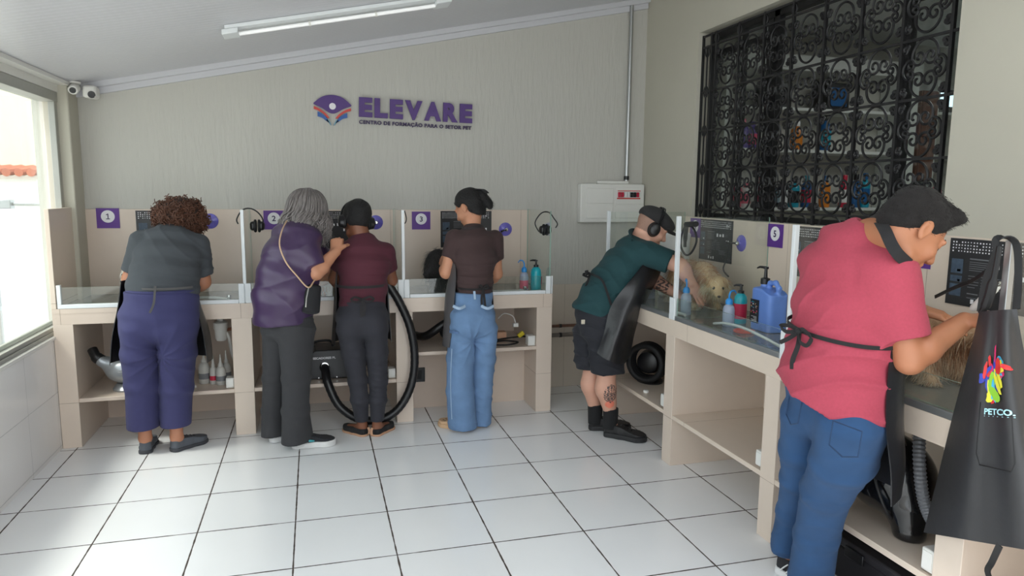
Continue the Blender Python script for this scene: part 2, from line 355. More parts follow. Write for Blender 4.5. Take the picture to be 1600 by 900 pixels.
# room behind the opening
b = MB().box((2.76, 1.2, -0.05), (8.2, 5.5, 0.0))
struct('floor_inner', b, pm('inner_floor', srgb(150, 146, 140), 0.5), 'floor of the store room behind the grille')
struct('wall_inner', MB().box((2.76, 5.42, 0), (8.2, 5.55, 3.0)).box((8.1, 1.2, 0), (8.2, 5.5, 3.0)).box((2.76, 1.1, 0), (8.2, 1.2, 3.0)), pm('inner_wall', srgb(196, 194, 186), 0.8), 'walls of the store room behind the grille')
struct('ceiling_inner', MB().box((2.76, 1.1, 2.95), (8.2, 5.55, 3.05)), pm('inner_ceiling', srgb(215, 218, 216), 0.8), 'ceiling of the store room behind the grille')
# sliding window behind the grille
w2 = bpy.data.objects.new('window_2', None); C.objects.link(w2); w2.location = (2.73, 3.5, OZ0); w2['kind'] = 'structure'; w2['label'] = 'dark framed sliding window behind the iron grille'; w2['category'] = 'window'
b = MB().box((2.70, OY0, OZ0), (2.755, OY1, OZ0+0.03)).box((2.70, OY0, OZ1-0.05), (2.755, OY1, OZ1)).box((2.70, OY1-0.03, OZ0), (2.755, OY1, OZ1)).box((2.70, OY0, OZ0), (2.755, OY0+0.03, OZ1))
b.box((2.705, 3.845, OZ0), (2.745, 3.90, OZ1)).box((2.70, 3.78, OZ0), (2.74, 3.83, OZ1)).box((2.705, 4.14, OZ0), (2.735, 4.17, OZ1)).box((2.70, 2.79, OZ0), (2.74, 2.84, OZ1)).box((2.70, 3.85, 2.53), (2.74, OY1, 2.57))
obj('window_frame', b, M['iron'], w2, bevel=0.002)
for a, c in ((3.9, 4.14), (4.17, 4.52), (2.47, 2.79)):
    obj('pane', MB().box((2.718, a, OZ0+0.03), (2.724, c, OZ1-0.05)), M['glass'], w2)
# ------------------------------------------------------------------ wrought iron grille
gr = thing('window_grille', 'black wrought iron grille of scrolls over the right wall opening', 'window grille', (2.645, 3.5, OZ0))
GX = 2.645; barY = [2.506+0.267*i for i in range(8)]; GZ = [1.488, 1.762, 2.03, 2.295, 2.597]
for y in barY+[4.43, 4.545]:
    obj('upright_bar', MB().box((GX-0.008, y-0.008, OZ0), (GX+0.008, y+0.008, OZ1-0.02)), M['iron'], gr)
for z in GZ+[OZ1-0.028]:
    obj('cross_bar', MB().box((GX-0.006, OY0+0.002, z-0.006), (GX+0.006, OY1-0.002, z+0.006)), M['iron'], gr)
def scroll_pts(cx, cy, r, a0, a1, end0=True, end1=True, n=26, turn=420, shrink=0.22):
    """C scroll: arc of radius r from a0 to a1 degrees that curls inwards at its ends"""
    P = [(cx+r*math.cos(R(a)), cy+r*math.sin(R(a))) for a in np.linspace(a0, a1, n)]
    def curl(px, py, a, sg):
        out = []; rr = r*0.55; c = (px-rr*math.cos(R(a)), py-rr*math.sin(R(a)))
        for t in np.linspace(0, 1, 22)[1:]:
            q = rr*(1-(1-shrink)*t); ang = R(a+sg*turn*t); out.append((c[0]+q*math.cos(ang), c[1]+q*math.sin(ang)))
        return out
    if end1: P = P+curl(P[-1][0], P[-1][1], a1, 1)
    if end0: P = curl(P[0][0], P[0][1], a0, -1)[::-1]+P
    return P
def scroll_unit(w, h):
    mb = MB(); s = min(w, h)
    L = [scroll_pts(0, 0.215*h, 0.275*s, -12, 192), scroll_pts(0, -0.215*h, 0.275*s, 168, 372)]
    for sg in (1, -1):
        base = scroll_pts(0.28*s, 0, 0.185*s, -75, 75)
        L.append([(sg*a, b_) for a, b_ in base])
        for vz in (1, -1):
            small = scroll_pts(0.41*s, 0.36*h, 0.07*s, -60, 120)
            L.append([(sg*a, vz*b_) for a, b_ in small])
    for P in L: mb.tube([(0.0, a, b_) for a, b_ in P], 0.0064, n=5)
    return mb
proto = None
for r_ in range(4):
    for c_ in range(7):
        cy_, cz_ = (barY[c_]+barY[c_+1])/2, (GZ[r_]+GZ[r_+1])/2
        if proto is None: proto = obj('scroll_panel', scroll_unit(0.255, 0.265), M['iron'], gr, local=True); o = proto
        else: o = proto.copy(); C.objects.link(o); o.parent = gr
        o.location = (0, cy_-3.5, cz_-OZ0)
for c_ in range(7):
    yc = (barY[c_]+barY[c_+1])/2
    obj('scroll_arch', MB().tube([(GX, yc+0.085*math.cos(t), OZ0+0.005+0.05*math.sin(t)) for t in np.linspace(0, math.pi, 14)], 0.0052, n=5), M['iron'], gr)
obj('ring_bar', MB().box((GX-0.004, 4.484, OZ0), (GX+0.004, 4.492, GZ[-1])), M['iron'], gr)
for z in GZ[:-1]+[GZ[-1]-0.03]:
    obj('oval_ring', MB().tube([(GX, 4.488+0.024*math.cos(t), z+0.036*math.sin(t)) for t in np.linspace(0, 2*math.pi, 20)[:-1]], 0.005, n=6, closed=True), M['iron'], gr)
for y in barY[1:]:
    obj('oval_ring', MB().tube([(GX, y+0.022*math.cos(t), 2.635+0.028*math.sin(t)) for t in np.linspace(0, 2*math.pi, 20)[:-1]], 0.005, n=6, closed=True), M['iron'], gr)
# ------------------------------------------------------------------ store room shelves and bottles seen through the grille
M['shelf_white'] = pm('white_melamine', srgb(214, 216, 212), 0.45, var=0.03)
su = thing('shelf_unit', 'white shelf unit of bottles seen through the left of the grille', 'shelf unit', (4.35, 5.25, 0))
for x in (3.2, 4.96): obj('side_panel', MB().box((x, 5.12, 0), (x+0.14 if x > 4 else x+0.03, 5.41, 2.62)), M['shelf_white'], su, bevel=0.002)
for z in (0.5, 1.0, 1.46, 1.94, 2.28, 2.6): obj('shelf', MB().box((3.231, 5.10, z), (4.959, 5.41, z+0.025)), M['shelf_white'], su, bevel=0.002)
obj('top_fascia', MB().box((3.2, 5.09, 2.6255), (5.1, 5.41, 2.72)), M['shelf_white'], su)
su2 = thing('shelf_unit', 'white shelf unit seen through the right of the grille behind the person in pink', 'shelf unit', (6.1, 5.25, 0))
for x in (5.30, 6.95): obj('side_panel', MB().box((x, 5.12, 0), (x+0.03, 5.41, 2.6)), M['shelf_white'], su2, bevel=0.002)
for z in (0.6, 1.1, 1.46, 1.92, 2.3): obj('shelf', MB().box((5.331, 5.10, z), (6.949, 5.41, z+0.025)), M['shelf_white'], su2, bevel=0.002)
M['wood'] = pm('brown_wood', srgb(96, 58, 42), 0.5, var=0.25, vscale=6, stretch=(8, 8, 1))
cab = thing('wall_cabinet', 'brown wooden wall cabinet between the two store room shelf units', 'cabinet', (5.2, 5.2, 1.72))
obj('carcass', MB().box((5.115, 5.1, 1.72), (5.285, 5.41, 2.5)), M['wood'], cab, bevel=0.004)
obj('door', MB().box((5.122, 5.08, 1.73), (5.278, 5.099, 2.1)), M['wood'], cab, bevel=0.004)
obj('door', MB().box((5.122, 5.08, 2.11), (5.278, 5.099, 2.49)), M['wood'], cab, bevel=0.004)
wsf = thing('wall_shelf', 'small white wall shelf under the brown store room cabinet', 'shelf', (5.2, 5.25, 1.46))
obj('board', MB().box((5.102, 5.1, 1.46), (5.298, 5.41, 1.485)), M['shelf_white'], wsf, bevel=0.002)
obj('bracket', MB().box((5.19, 5.2, 1.36), (5.21, 5.41, 1.4595)), M['shelf_white'], wsf)
def shop_bottle(r, h, kind):
    bd = MB().lathe([(r*0.9, 0), (r, 0.01), (r, h*0.62), (r*0.9, h*0.72), (r*0.38, h*0.8), (r*0.38, h*0.84)], 14)
    lb = MB().lathe([(r*1.02, h*0.15), (r*1.02, h*0.55)], 14, caps=False)
    cp = MB()
    if kind == 'pump':
        cp.lathe([(r*0.45, h*0.84), (r*0.45, h*0.9), (r*0.14, h*0.9), (r*0.14, h*0.97), (r*0.3, h*0.97), (r*0.3, h)], 10); cp.box((-r*0.15, -r*1.1, h*0.965), (r*0.15, 0, h*0.995))
    else: cp.lathe([(r*0.5, h*0.82), (r*0.5, h*0.97), (r*0.42, h)], 12)
    return bd, lb, cp
shopcols = dict(red=(196, 40, 70), blue=(30, 92, 150), teal=(30, 150, 175), black=(24, 24, 28), orange=(214, 128, 40), pink=(220, 70, 110), white=(225, 225, 225), violet=(90, 70, 150), magenta=(190, 30, 90))
SM = {k: pm('bottle_'+k, srgb(*v), 0.3, var=0.08) for k, v in shopcols.items()}
def shop(x, z, r, h, body, label_c, cap, kind, label, y=5.2, name='bottle'):
    t = thing(name, label, 'bottle', (x, y, z), 'bottles on the store room shelves')
    bd, lb, cp = shop_bottle(r, h, kind)
    obj('body', bd, SM[body], t, local=True); obj('label_band', lb, SM[label_c], t, local=True); obj('pump_top' if kind == 'pump' else 'cap', cp, SM[cap], t, local=True)
for px, h, r, bc, lc, cc, kind, lab in (
    (1149, .24, .045, 'pink', 'red', 'white', 'cap', 'pink and red bottle, leftmost on the lowest visible store room shelf'),
    (1164, .2, .04, 'white', 'pink', 'pink', 'cap', 'short white bottle with pink cap on the lowest visible store room shelf'),
    (1188, .27, .045, 'red', 'magenta', 'red', 'cap', 'dark red bottle at the window mullion on the lowest visible store room shelf'),
    (1203, .27, .045, 'blue', 'teal', 'black', 'pump', 'blue pump bottle beside the dark red one behind the grille'),
    (1221, .26, .045, 'black', 'white', 'black', 'pump', 'black pump bottle with white label behind the grille'),
    (1239, .25, .045, 'teal', 'black', 'black', 'cap', 'teal bottle with black label behind the grille'),
    (1258, .27, .042, 'blue', 'red', 'teal', 'cap', 'blue bottle with red label behind the grille'),
    (1287, .27, .045, 'orange', 'orange', 'blue', 'cap', 'orange bottle with blue cap behind the grille'),
    (1317, .28, .042, 'red', 'white', 'red', 'cap', 'bright red bottle with white label behind the grille'),
    (1335, .29, .045, 'blue', 'blue', 'black', 'cap', 'tall blue bottle next to the bright red one behind the grille'),
    (1349, .3, .045, 'teal', 'blue', 'blue', 'cap', 'tallest teal bottle by the white upright behind the grille')):
    shop(at(px, 322, y=5.2)[0], 1.486, r, h, bc, lc, cc, kind, lab)
for px, h, r, bc, lc, cc, kind, lab in (
    (1160, .24, .045, 'violet', 'violet', 'pink', 'cap', 'violet bottle with pink cap on the middle store room shelf'),
    (1175, .22, .045, 'violet', 'pink', 'violet', 'cap', 'violet bottle with pink label on the middle store room shelf'),
    (1244, .24, .05, 'orange', 'orange', 'white', 'cap', 'orange bottle with white cap alone on the middle store room shelf'),
    (1288, .3, .05, 'blue', 'teal', 'black', 'pump', 'blue pump bottle alone on the middle store room shelf')):
    shop(at(px, 222, y=5.2)[0], 1.966, r, h, bc, lc, cc, kind, lab)
for px, z, h, bc, lab in ((1213, 2.306, .2, 'black', 'dark device box on the upper store room shelf, left'), (1303, 2.306, .22, 'black', 'dark device box with blue front on the upper store room shelf, right')):
    x = at(px, 150, y=5.2)[0]; t = thing('storage_box', lab, 'box', (x, 5.22, z))
    obj('casing', MB().box((x-.11, 5.14, z), (x+.11, 5.34, z+h)), M['black'], t, bevel=.008)
    obj('front_panel', MB().box((x-.08, 5.134, z+.03), (x+.08, 5.142, z+h-.04)), SM['blue'] if 'blue' in lab else M['poster'], t)
for x, z, bc, cc, lab in ((5.16, 1.4855, 'black', 'blue', 'dark bottle right of the white upright behind the grille'), (5.25, 1.4855, 'teal', 'black', 'small teal bottle right of the white upright behind the grille'), (5.62, 1.946, 'orange', 'white', 'orange bottle on the right store room shelf unit'), (5.47, 1.486, 'pink', 'white', 'pink bottle on the right store room shelf unit'), (5.72, 1.486, 'magenta', 'red', 'magenta bottle at the right edge of the grille')):
    shop(x, z, .04, .25, bc, bc, cc, 'cap', lab, y=5.2)
sl = thing('television', 'small lit screen on the store room shelf at the right of the grille', 'screen', (5.6, 5.3, 2.326))
x = sl.location.x
obj('casing', MB().box((x-.16, 5.28, 2.326), (x+.16, 5.33, 2.55)), M['black'], sl, bevel=.006)
obj('screen', MB().box((x-.10, 5.274, 2.40), (x+.10, 5.281, 2.52)), pm('lit_screen', srgb(190, 225, 240), 0.3, emit=1.2), sl)
# ------------------------------------------------------------------ outside the side window
A_ = lambda px, py: float(at(px, py, y=9.1)[2])
nb = thing('neighbour_house', 'sunlit white neighbouring house with clay roof tiles outside the side window', 'house', (-5, 9.3, -0.12))
zt = A_(40, 274); obj('wall', MB().box((-9, 9.2, -0.12), (-1.8, 9.45, zt)), M['ext_wall'], nb)
obj('upper_wall', MB().box((-9, 10.6, -0.12), (-1.8, 10.9, 6.2)), M['ext_cream'], nb)
b = MB()
for k in range(59):
    x = -8.9+k*0.12
    b.tube([(x, 9.08, zt+.03), (x, 9.9, zt+.10)], [0.045, 0.04], n=8)
obj('roof_tiles', b, M['clay'], nb)
obj('eave', MB().box((-9, 9.1, zt-.045), (-1.8, 9.5, zt-.002)), pm('eave_board', srgb(200, 190, 180), 0.8), nb)
op = thing('drain_pipe', 'grey pipe elbow outside at the left edge of the window', 'pipe', at(6, 560, y=6.2))
pz = at(6, 318, y=6.2); pb = at(5, 575, y=6.2)
obj('down_pipe', MB().tube([pb, (pb[0], 6.2, pz[2])], 0.028, n=12), M['steel'], op)
obj('branch_pipe', MB().tube([(pz[0]-0.6, 6.2, pz[2]), (pz[0]+1.2, 6.2, pz[2]-0.01)], 0.014, n=10), M['steel'], op)
obj('bracket', MB().box((pz[0]-0.05, 6.15, pz[2]-0.04), (pz[0]+0.06, 6.24, pz[2]+0.03)), M['steel'], op, bevel=0.006)
# ------------------------------------------------------------------ the two masonry grooming counters
YF, XF = 4.757, 1.982
LEGX = [(-1.533, -1.426), (-0.53, -0.407), (0.516, 0.630), (1.522, 1.638)]
lc = thing('grooming_counter', 'long beige tiled grooming counter with open shelves along the back wall', 'counter', (0, 5.06, 0))
obj('worktop', MB().box((-1.533, YF+0.004, 0.845), (1.638, YB-0.002, 0.872)), M['stone'], lc, bevel=0.002)
obj('apron_front', MB().box((-1.533, YF, 0.775), (1.638, YF+0.1, 0.8445)), M['beige'], lc)
obj('front_edge', MB().box((-1.533, YF-0.002, 0.843), (1.638, YF+0.0035, 0.872)), M['beige'], lc)
for a, c in LEGX: obj('leg', MB().box((a, YF, 0), (c, YB-0.002, 0.775)), M['beige_leg'], lc, bevel=0.002)
for i, z in ((0, 0.31), (1, 0.31), (2, 0.49)):
    obj('shelf', MB().box((LEGX[i][1], YF+0.003, z-0.025), (LEGX[i+1][0], YB-0.014, z)), M['beige'], lc, bevel=0.002)
obj('lower_panel', MB().box((LEGX[2][1], 5.056, 0), (LEGX[3][0], 5.08, 0.465)), M['beige'], lc)
obj('back_panel', MB().box((-1.43, YB-0.012, 0), (1.53, YB-0.002, 0.775)), M['beige'], lc)
obj('splashback', MB().box((-1.533, YB-0.012, 0.872), (1.645, YB-0.001, 1.455)), M['beige'], lc, bevel=0.002)
obj('side_splashback', MB().box((-1.534, YF, 0.872), (-1.508, YB-0.012, 1.47)), M['beige_leg'], lc, bevel=0.002)
LEGY = [(4.54, 4.645), (3.58, 3.684), (2.62, 2.725), (1.66, 1.765), (0.70, 0.8)]
rc = thing('grooming_counter', 'beige tiled grooming counter running along the right wall below the grille', 'counter', (2.3, 2.7, 0))
obj('worktop', MB().box((XF+0.004, 0.7, 0.845), (XR-0.002, 4.645, 0.872)), M['stone'], rc, bevel=0.002)
obj('apron_front', MB().box((XF, 0.7, 0.775), (XF+0.1, 4.645, 0.8445)), M['beige_r'], rc)
obj('front_edge', MB().box((XF-0.002, 0.7, 0.843), (XF+0.0035, 4.645, 0.872)), M['beige_r'], rc)
for a, c in LEGY: obj('leg', MB().box((XF, a, 0), (XR-0.002, c, 0.775)), M['beige_leg'], rc, bevel=0.002)
for i in range(4): obj('shelf', MB().box((XF+0.003, LEGY[i+1][1], 0.285), (XR-0.014, LEGY[i][0], 0.31)), M['beige_r'], rc, bevel=0.002)
obj('back_panel', MB().box((XR-0.012, 0.75, 0), (XR-0.002, 4.6, 0.775)), M['beige_r'], rc)
obj('splashback', MB().box((XR-0.012, 0.7, 0.872), (XR-0.001, 4.645, 1.43)), M['beige_r'], rc, bevel=0.002)
# ------------------------------------------------------------------ glass: dividers across, low screens along the front
def pane(lo, hi, par):
    thin = int(np.argmin(np.array(hi)-np.array(lo)))
    mb = MB().box(lo, hi)
    for k, f in enumerate(mb.f):
        d = np.ptp(np.array([mb.v[i] for i in f]), axis=0)
        mb.mi[k] = 0 if d[thin] < 1e-6 else 1
    return obj('pane', mb, [M['glass'], M['glass_green']], par)
DL = [(-0.44, 'glass divider panel between bays one and two of the back counter'), (0.573, 'glass divider panel between bays two and three of the back counter'), (1.626, 'glass end panel on the right end of the back counter')]
for x, lab in DL:
    t = thing('glass_divider', lab, 'glass panel', (x, YF+0.02, 0.873), 'glass dividers on the counters')
    pane((x-0.004, YF+0.03, 0.874), (x+0.004, YB-0.014, 1.462), t)
    if x < 1.5: obj('post', MB().box((x-0.010, YF+0.008, 0.873), (x+0.010, YF+0.028, 1.468)), M['white_metal'], t, bevel=0.002)
    obj('bracket', MB().box((x-0.038, YF-0.004, 0.873), (x-0.003, YF+0.0075, 1.0)).box((x+0.003, YF-0.004, 0.873), (x+(0.038 if x < 1.5 else 0.012), YF+0.0075, 1.0)), M['white_metal'], t, bevel=0.002)
DR = [(4.615, 'glass end panel of the right counter near the room corner'), (3.62, 'glass divider panel between bays four and five of the right counter'), (2.60, 'glass divider panel left of the person in the pink shirt'), (1.62, 'glass divider panel whose post carries the printed hanging apron')]
for y, lab in DR:
    t = thing('glass_divider', lab, 'glass panel', (XF+0.02, y, 0.873), 'glass dividers on the counters')
    pane((XF+0.03, y-0.004, 0.874), (XR-0.014, y+0.004, 1.462), t)
    obj('post', MB().box((XF+0.006, y-0.011, 0.873), (XF+0.028, y+0.011, 1.468)), M['white_metal'] if y > 2 else M['alu'], t, bevel=0.002)
    obj('bracket', MB().box((XF-0.006, y-0.03, 0.873), (XF+0.0055, y+0.03, 1.0)), M['white_metal'], t, bevel=0.002)
for a, c, lab in ((-1.5, -0.48, 'low glass splash screen at the front of bay one'), (-0.40, 0.533, 'low glass splash screen at the front of bay two'), (0.613, 1.585, 'low glass splash screen at the front of bay three')):
    t = thing('splash_screen', lab, 'glass screen', ((a+c)/2, YF+0.01, 0.873), 'low front glass screens')
    pane((a, YF+0.008, 0.9), (c, YF+0.014, 1.0), t)
    b = MB().box((a, YF-0.004, 0.873), (c, YF+0.022, 0.898))
    if a < -1: b.box((a, YF-0.004, 0.8985), (a+0.022, YF+0.022, 1.015))
    obj('channel', b, M['white_metal'], t, bevel=0.002)
for a, c, lab in ((3.655, 4.585, 'low glass splash screen beside the person in the cap'), (2.635, 3.585, 'low glass splash screen in front of the blue jerrycan'), (1.655, 2.565, 'low glass splash screen beside the person in the pink shirt'), (0.7, 1.585, 'low glass splash screen behind the printed hanging apron')):
    t = thing('splash_screen', lab, 'glass screen', (XF+0.01, (a+c)/2, 0.873), 'low front glass screens')
    pane((XF+0.008, a, 0.9), (XF+0.014, c, 1.0), t)
    obj('channel', MB().box((XF-0.004, a, 0.873), (XF+0.022, c, 0.898)), M['alu'], t, bevel=0.002)
# ------------------------------------------------------------------ number signs
def sign(num, o, ux, lab):
    o = np.array(o, float); ux = np.array(ux, float); uz = np.array([0, 0, 1.0]); nn = np.cross(ux, uz)
    t = thing('number_sign', lab, 'sign', o, 'numbered station signs')
    obj('plate', MB().prism([(-.07,-.0675),(.07,-.0675),(.07,.0675),(-.07,.0675)], o, ux, uz, 0.004), M['purple'], t)
    pts = [(0.042*math.cos(a), 0.042*math.sin(a)) for a in np.linspace(0, 2*math.pi, 33)[:-1]]
    obj('disc', MB().prism(pts, o+nn*0.004+uz*0.012, ux, uz, 0.0015), M['white_print'], t)
    mb = MB()
    if num == '1': mb.prism([(-.011,-.019),(.012,-.019),(.012,-.0135),(.0042,-.0135),(.0042,.019),(-.0012,.019),(-.0112,.0125),(-.0085,.008),(-.0018,.012),(-.0018,-.0135),(-.011,-.0135)], o+nn*0.0056+uz*0.012, ux, uz, 0.001)
    else: put_text(mb, num, o+nn*0.0056+uz*(0.012-0.019), ux, uz, size=0.055, depth=0.001, bold=0.0012, align='CENTER', height=0.038)
    obj('numeral', mb, M['navy_print'], t)
for num, x, z, lab in (('1', -1.345, 1.393, 'purple sign numbered 1 on the back splashback'), ('2', -0.279, 1.379, 'purple sign numbered 2 on the back splashback'), ('3', 0.781, 1.373, 'purple sign numbered 3 on the back splashback')):
    sign(num, (x, YB-0.0125, z), (1, 0, 0), lab)
for num, y, z, lab in (('4', 4.46, 1.355, 'purple sign numbered 4 behind the hanging black cable'), ('5', 3.557, 1.356, 'purple sign numbered 5 on the right splashback'), ('6', 2.535, 1.345, 'purple sign mostly hidden by the face of the person in pink')):
    sign(num, (XR-0.0125, y, z), (0, -1, 0), lab)
# ------------------------------------------------------------------ black instruction posters
W_, H_ = 0.40, 0.278
def poster_parts(t, o, ux):
    o = np.array(o, float); ux = np.array(ux, float); uz = np.array([0, 0, 1.0]); nn = np.cross(ux, uz); P = o+nn*0.0035
    obj('board', MB().prism([(0,-H_),(W_,-H_),(W_,0),(0,0)], o, ux, uz, 0.0033), M['poster'], t)
    rr = random.Random(5)
    def rect(mb, x, y, w_, h_): mb.prism([(x,y-h_),(x+w_,y-h_),(x+w_,y),(x,y)], P, ux, uz, 0.0006)
    b = MB()
    for j in range(4):
        for i in range(27):
            if rr.random() < .93:
                s = rr.choice((.0042, .005, .0058)); rect(b, .014+i*.0138, -.012-j*.0125, s, s)
    obj('dot_pattern', b, M['white_print'], t)
    b = MB()
    for (x, y, w_, h_) in ((.015,-.085,.055,.06), (.015,-.155,.055,.025), (.015,-.19,.055,.05)): rect(b, x, y, w_, h_)
    obj('photo_inset', b, pm('poster_inset', srgb(70, 84, 100), 0.5, var=0.6, vscale=40), t) if 'inset' not in M else obj('photo_inset', b, M['inset'], t)
    b = MB()
    for (x, y, w_) in ((.10,-.078,.09),):
        rect(b, x, y, w_, .005)
    for k in range(5): rect(b, .10, -.092-k*.0085, .08+.012*rr.random(), .0022)
    for k in range(5):
        for q in range(3): rect(b, .10+q*.058, -.150-k*.0115, .03+.02*rr.random(), .0022)
    rect(b, .10, -.222, .05, .004); rect(b, .10, -.24, .045, .0025)
    for k in range(4): rect(b, .25, -.20-k*.008, .06+.03*rr.random(), .0022)
    obj('printed_text', b, M['grey_print'], t)
    b = MB()
    for (x, y, w_, h_) in ((.215,-.09,.018,.022), (.25,-.094,.018,.016), (.285,-.09,.016,.02), (.12,-.246,.014,.018), (.15,-.25,.012,.014), (.176,-.246,.014,.018), (.33,-.025,.008,.02), (.345,-.035,.018,.006), (.045,-.127,.016,.010), (.05,-.17,.012,.008), (.33,-.13,.01,.018), (.35,-.13,.012,.02)): rect(b, x, y, w_, h_)
    obj('printed_icon', b, M['white_print'], t)
M['inset'] = pm('poster_inset', srgb(64, 80, 98), 0.5, var=0.6, vscale=45)
for x, lab in ((-1.175, 'black instruction poster half hidden behind the curly-haired person'), (-0.125, 'black instruction poster behind the grey-haired person'), (0.93, 'black instruction poster behind the person in the brown top')):
    t = thing('instruction_poster', lab, 'poster', (x, YB-0.0125, 1.445), 'instruction posters'); poster_parts(t, (x, YB-0.0125, 1.445), (1, 0, 0))
for y, lab in ((4.395, 'black instruction poster above the cream dog'), (3.396, 'black instruction poster left of the person in pink, beside sign 5'), (2.373, 'black instruction poster behind the post with the hanging apron')):
    t = thing('instruction_poster', lab, 'poster', (XR-0.0125, y, 1.422), 'instruction posters'); poster_parts(t, (XR-0.0125, y, 1.422), (0, -1, 0))
# ------------------------------------------------------------------ suction cup tether holders
M['violet_clear'] = pm('violet_vinyl', srgb(112, 104, 196), 0.12, var=0.12, vscale=60, coat=0.6)
def suction(o, nn, lab, arm):
    o = np.array(o, float); nn = np.array(nn, float)
    t = thing('suction_cup', lab, 'suction cup', o, 'suction cup tether holders')
    obj('cup', MB().lathe([(0.053, 0.0), (0.052, 0.003), (0.035, 0.010), (0.016, 0.016), (0.012, 0.026)], 28, o, nn), M['violet_clear'], t)
    obj('hub', MB().lathe([(0.014, 0.024), (0.014, 0.036), (0.008, 0.042)], 14, o, nn), M['chrome'], t)
    a = o+nn*0.036; obj('arm', MB().tube([a, a+np.array(arm)], 0.006, n=10).ball(a+np.array(arm), 0.009, 10, 6), M['chrome'] if abs(nn[1]) > .5 and o[0] < 1 else M['black'], t)
suction((-0.703, YB-0.0125, 1.372), (0, -1, 0), 'violet suction cup right of the curly-haired person', (-0.05, -0.03, -0.035))
suction((0.442, YB-0.0125, 1.360), (0, -1, 0), 'violet suction cup right of the person with black earmuffs', (-0.05, -0.04, -0.01))
suction((1.444, YB-0.0125, 1.303), (0, -1, 0), 'violet suction cup right of the person in the brown top', (-0.05, -0.04, -0.012))
suction((XR-0.0125, 3.897, 1.287), (-1, 0, 0), 'violet suction cup above the cream dog', (-0.03, 0.06, 0.0))
# ------------------------------------------------------------------ wall sign: emblem and lettering
M['sign_purple'] = pm('deep_purple_acrylic', srgb(72, 36, 116), 0.4, var=0.03)
ws = thing('wall_sign', 'purple wall sign reading ELEVARE with book emblem and tagline', 'sign', (0.6, YB, 2.17))
LP = lambda px, py: at(px, py, y=YB-0.012)
def lz(x): return -0.0  # sign hangs level
ta = R(1.3); ux, uz = np.array([math.cos(ta), 0, -math.sin(ta)]), np.array([math.sin(ta), 0, math.cos(ta)])
o_ = LP(560.5, 180.5); x1 = LP(737, 187); wtot = x1[0]-o_[0]; hh = LP(560, 152)[2]-LP(560, 180.5)[2]
letters = 'ELEVARE'; wid = dict(E=.125, L=.125, V=.165, A=.165, R=.145); tot = sum(wid[c] for c in letters); gap = 0.014; k = (wtot-gap*6)/tot; xcur = 0.0
for ch in letters:
    mb = MB(); wch = wid[ch]*k; q = np.array([o_[0], YB-0.018, o_[2]])+ux*xcur
    put_text(mb, ch, q, ux, uz, width=wch, size=0.17, depth=0.016, bold=0.0100, height=hh, res=6)
    obj('letter', mb, M['sign_purple'], ws, smooth=30); xcur += wch+gap
tg = LP(561, 193); mb = MB(); put_text(mb, 'CENTRO DE FORMAÇÃO PARA O SETOR PET', (tg[0], YB-0.010, tg[2]), ux, uz, width=wtot-0.004, size=0.036, depth=0.008, bold=0.0011, space=1.08)
obj('tagline', mb, M['navy_print'], ws, smooth=30)
ec = LP(519.5, 165); ex = (LP(549, 165)[0]-LP(490, 165)[0])/2
def curve2(pts, n=8): return [tuple(p) for p in smooth_path([np.array(p) for p in pts], n)]
S = ex/0.147
cap_ = curve2([(-.147, .012), (-.08, .065), (0, .083), (.08, .065), (.147, .012)])+curve2([(.147, .004), (.085, -.022), (.03, -.055), (0, -.062), (-.03, -.055), (-.085, -.022), (-.147, .004)])
o0 = np.array([ec[0], YB-0.002, ec[2]])
obj('emblem_cap', MB().prism([(a*S, b_*S) for a, b_ in cap_], o0, ux, uz, 0.014), M['sign_purple'], ws)
obj('emblem_dot', MB().prism([(0.026*S*math.cos(a), (-0.006+0.026*math.sin(a))*S) for a in np.linspace(0, 2*math.pi, 28)[:-1]], o0+np.array([0, -0.0142, 0]), ux, uz, 0.0015), M['white_print'], ws)
ored, oblu, ocyan = pm('red_print', srgb(200, 66, 58), .45, var=.15), pm('blue_print', srgb(44, 92, 165), .45, var=.15), pm('pale_blue_print', srgb(120, 160, 180), .45, var=.15)
for sg in (1, -1):
    red = curve2([(sg*.145, -.012), (sg*.10, -.030), (sg*.05, -.066), (sg*.022, -.10)])+curve2([(sg*.04, -.10), (sg*.07, -.068), (sg*.11, -.045), (sg*.145, -.034)])
    blu = curve2([(sg*.116, -.052), (sg*.08, -.070), (sg*.045, -.10), (sg*.022, -.14)])+curve2([(sg*.045, -.125), (sg*.08, -.10), (sg*.116, -.09)])
    pal = curve2([(sg*.036, -.105), (sg*.022, -.12), (sg*.008, -.155)])+curve2([(sg*.016, -.155), (sg*.03, -.135), (sg*.05, -.12)])
    for poly, m_, nm in ((red, ored, 'emblem_page'), (blu, oblu, 'emblem_page'), (pal, ocyan, 'emblem_page')):
        P = [(a*S, b_*S) for a, b_ in (poly if sg > 0 else poly[::-1])]
        obj(nm, MB().prism(P, o0, ux, uz, 0.012), m_, ws)
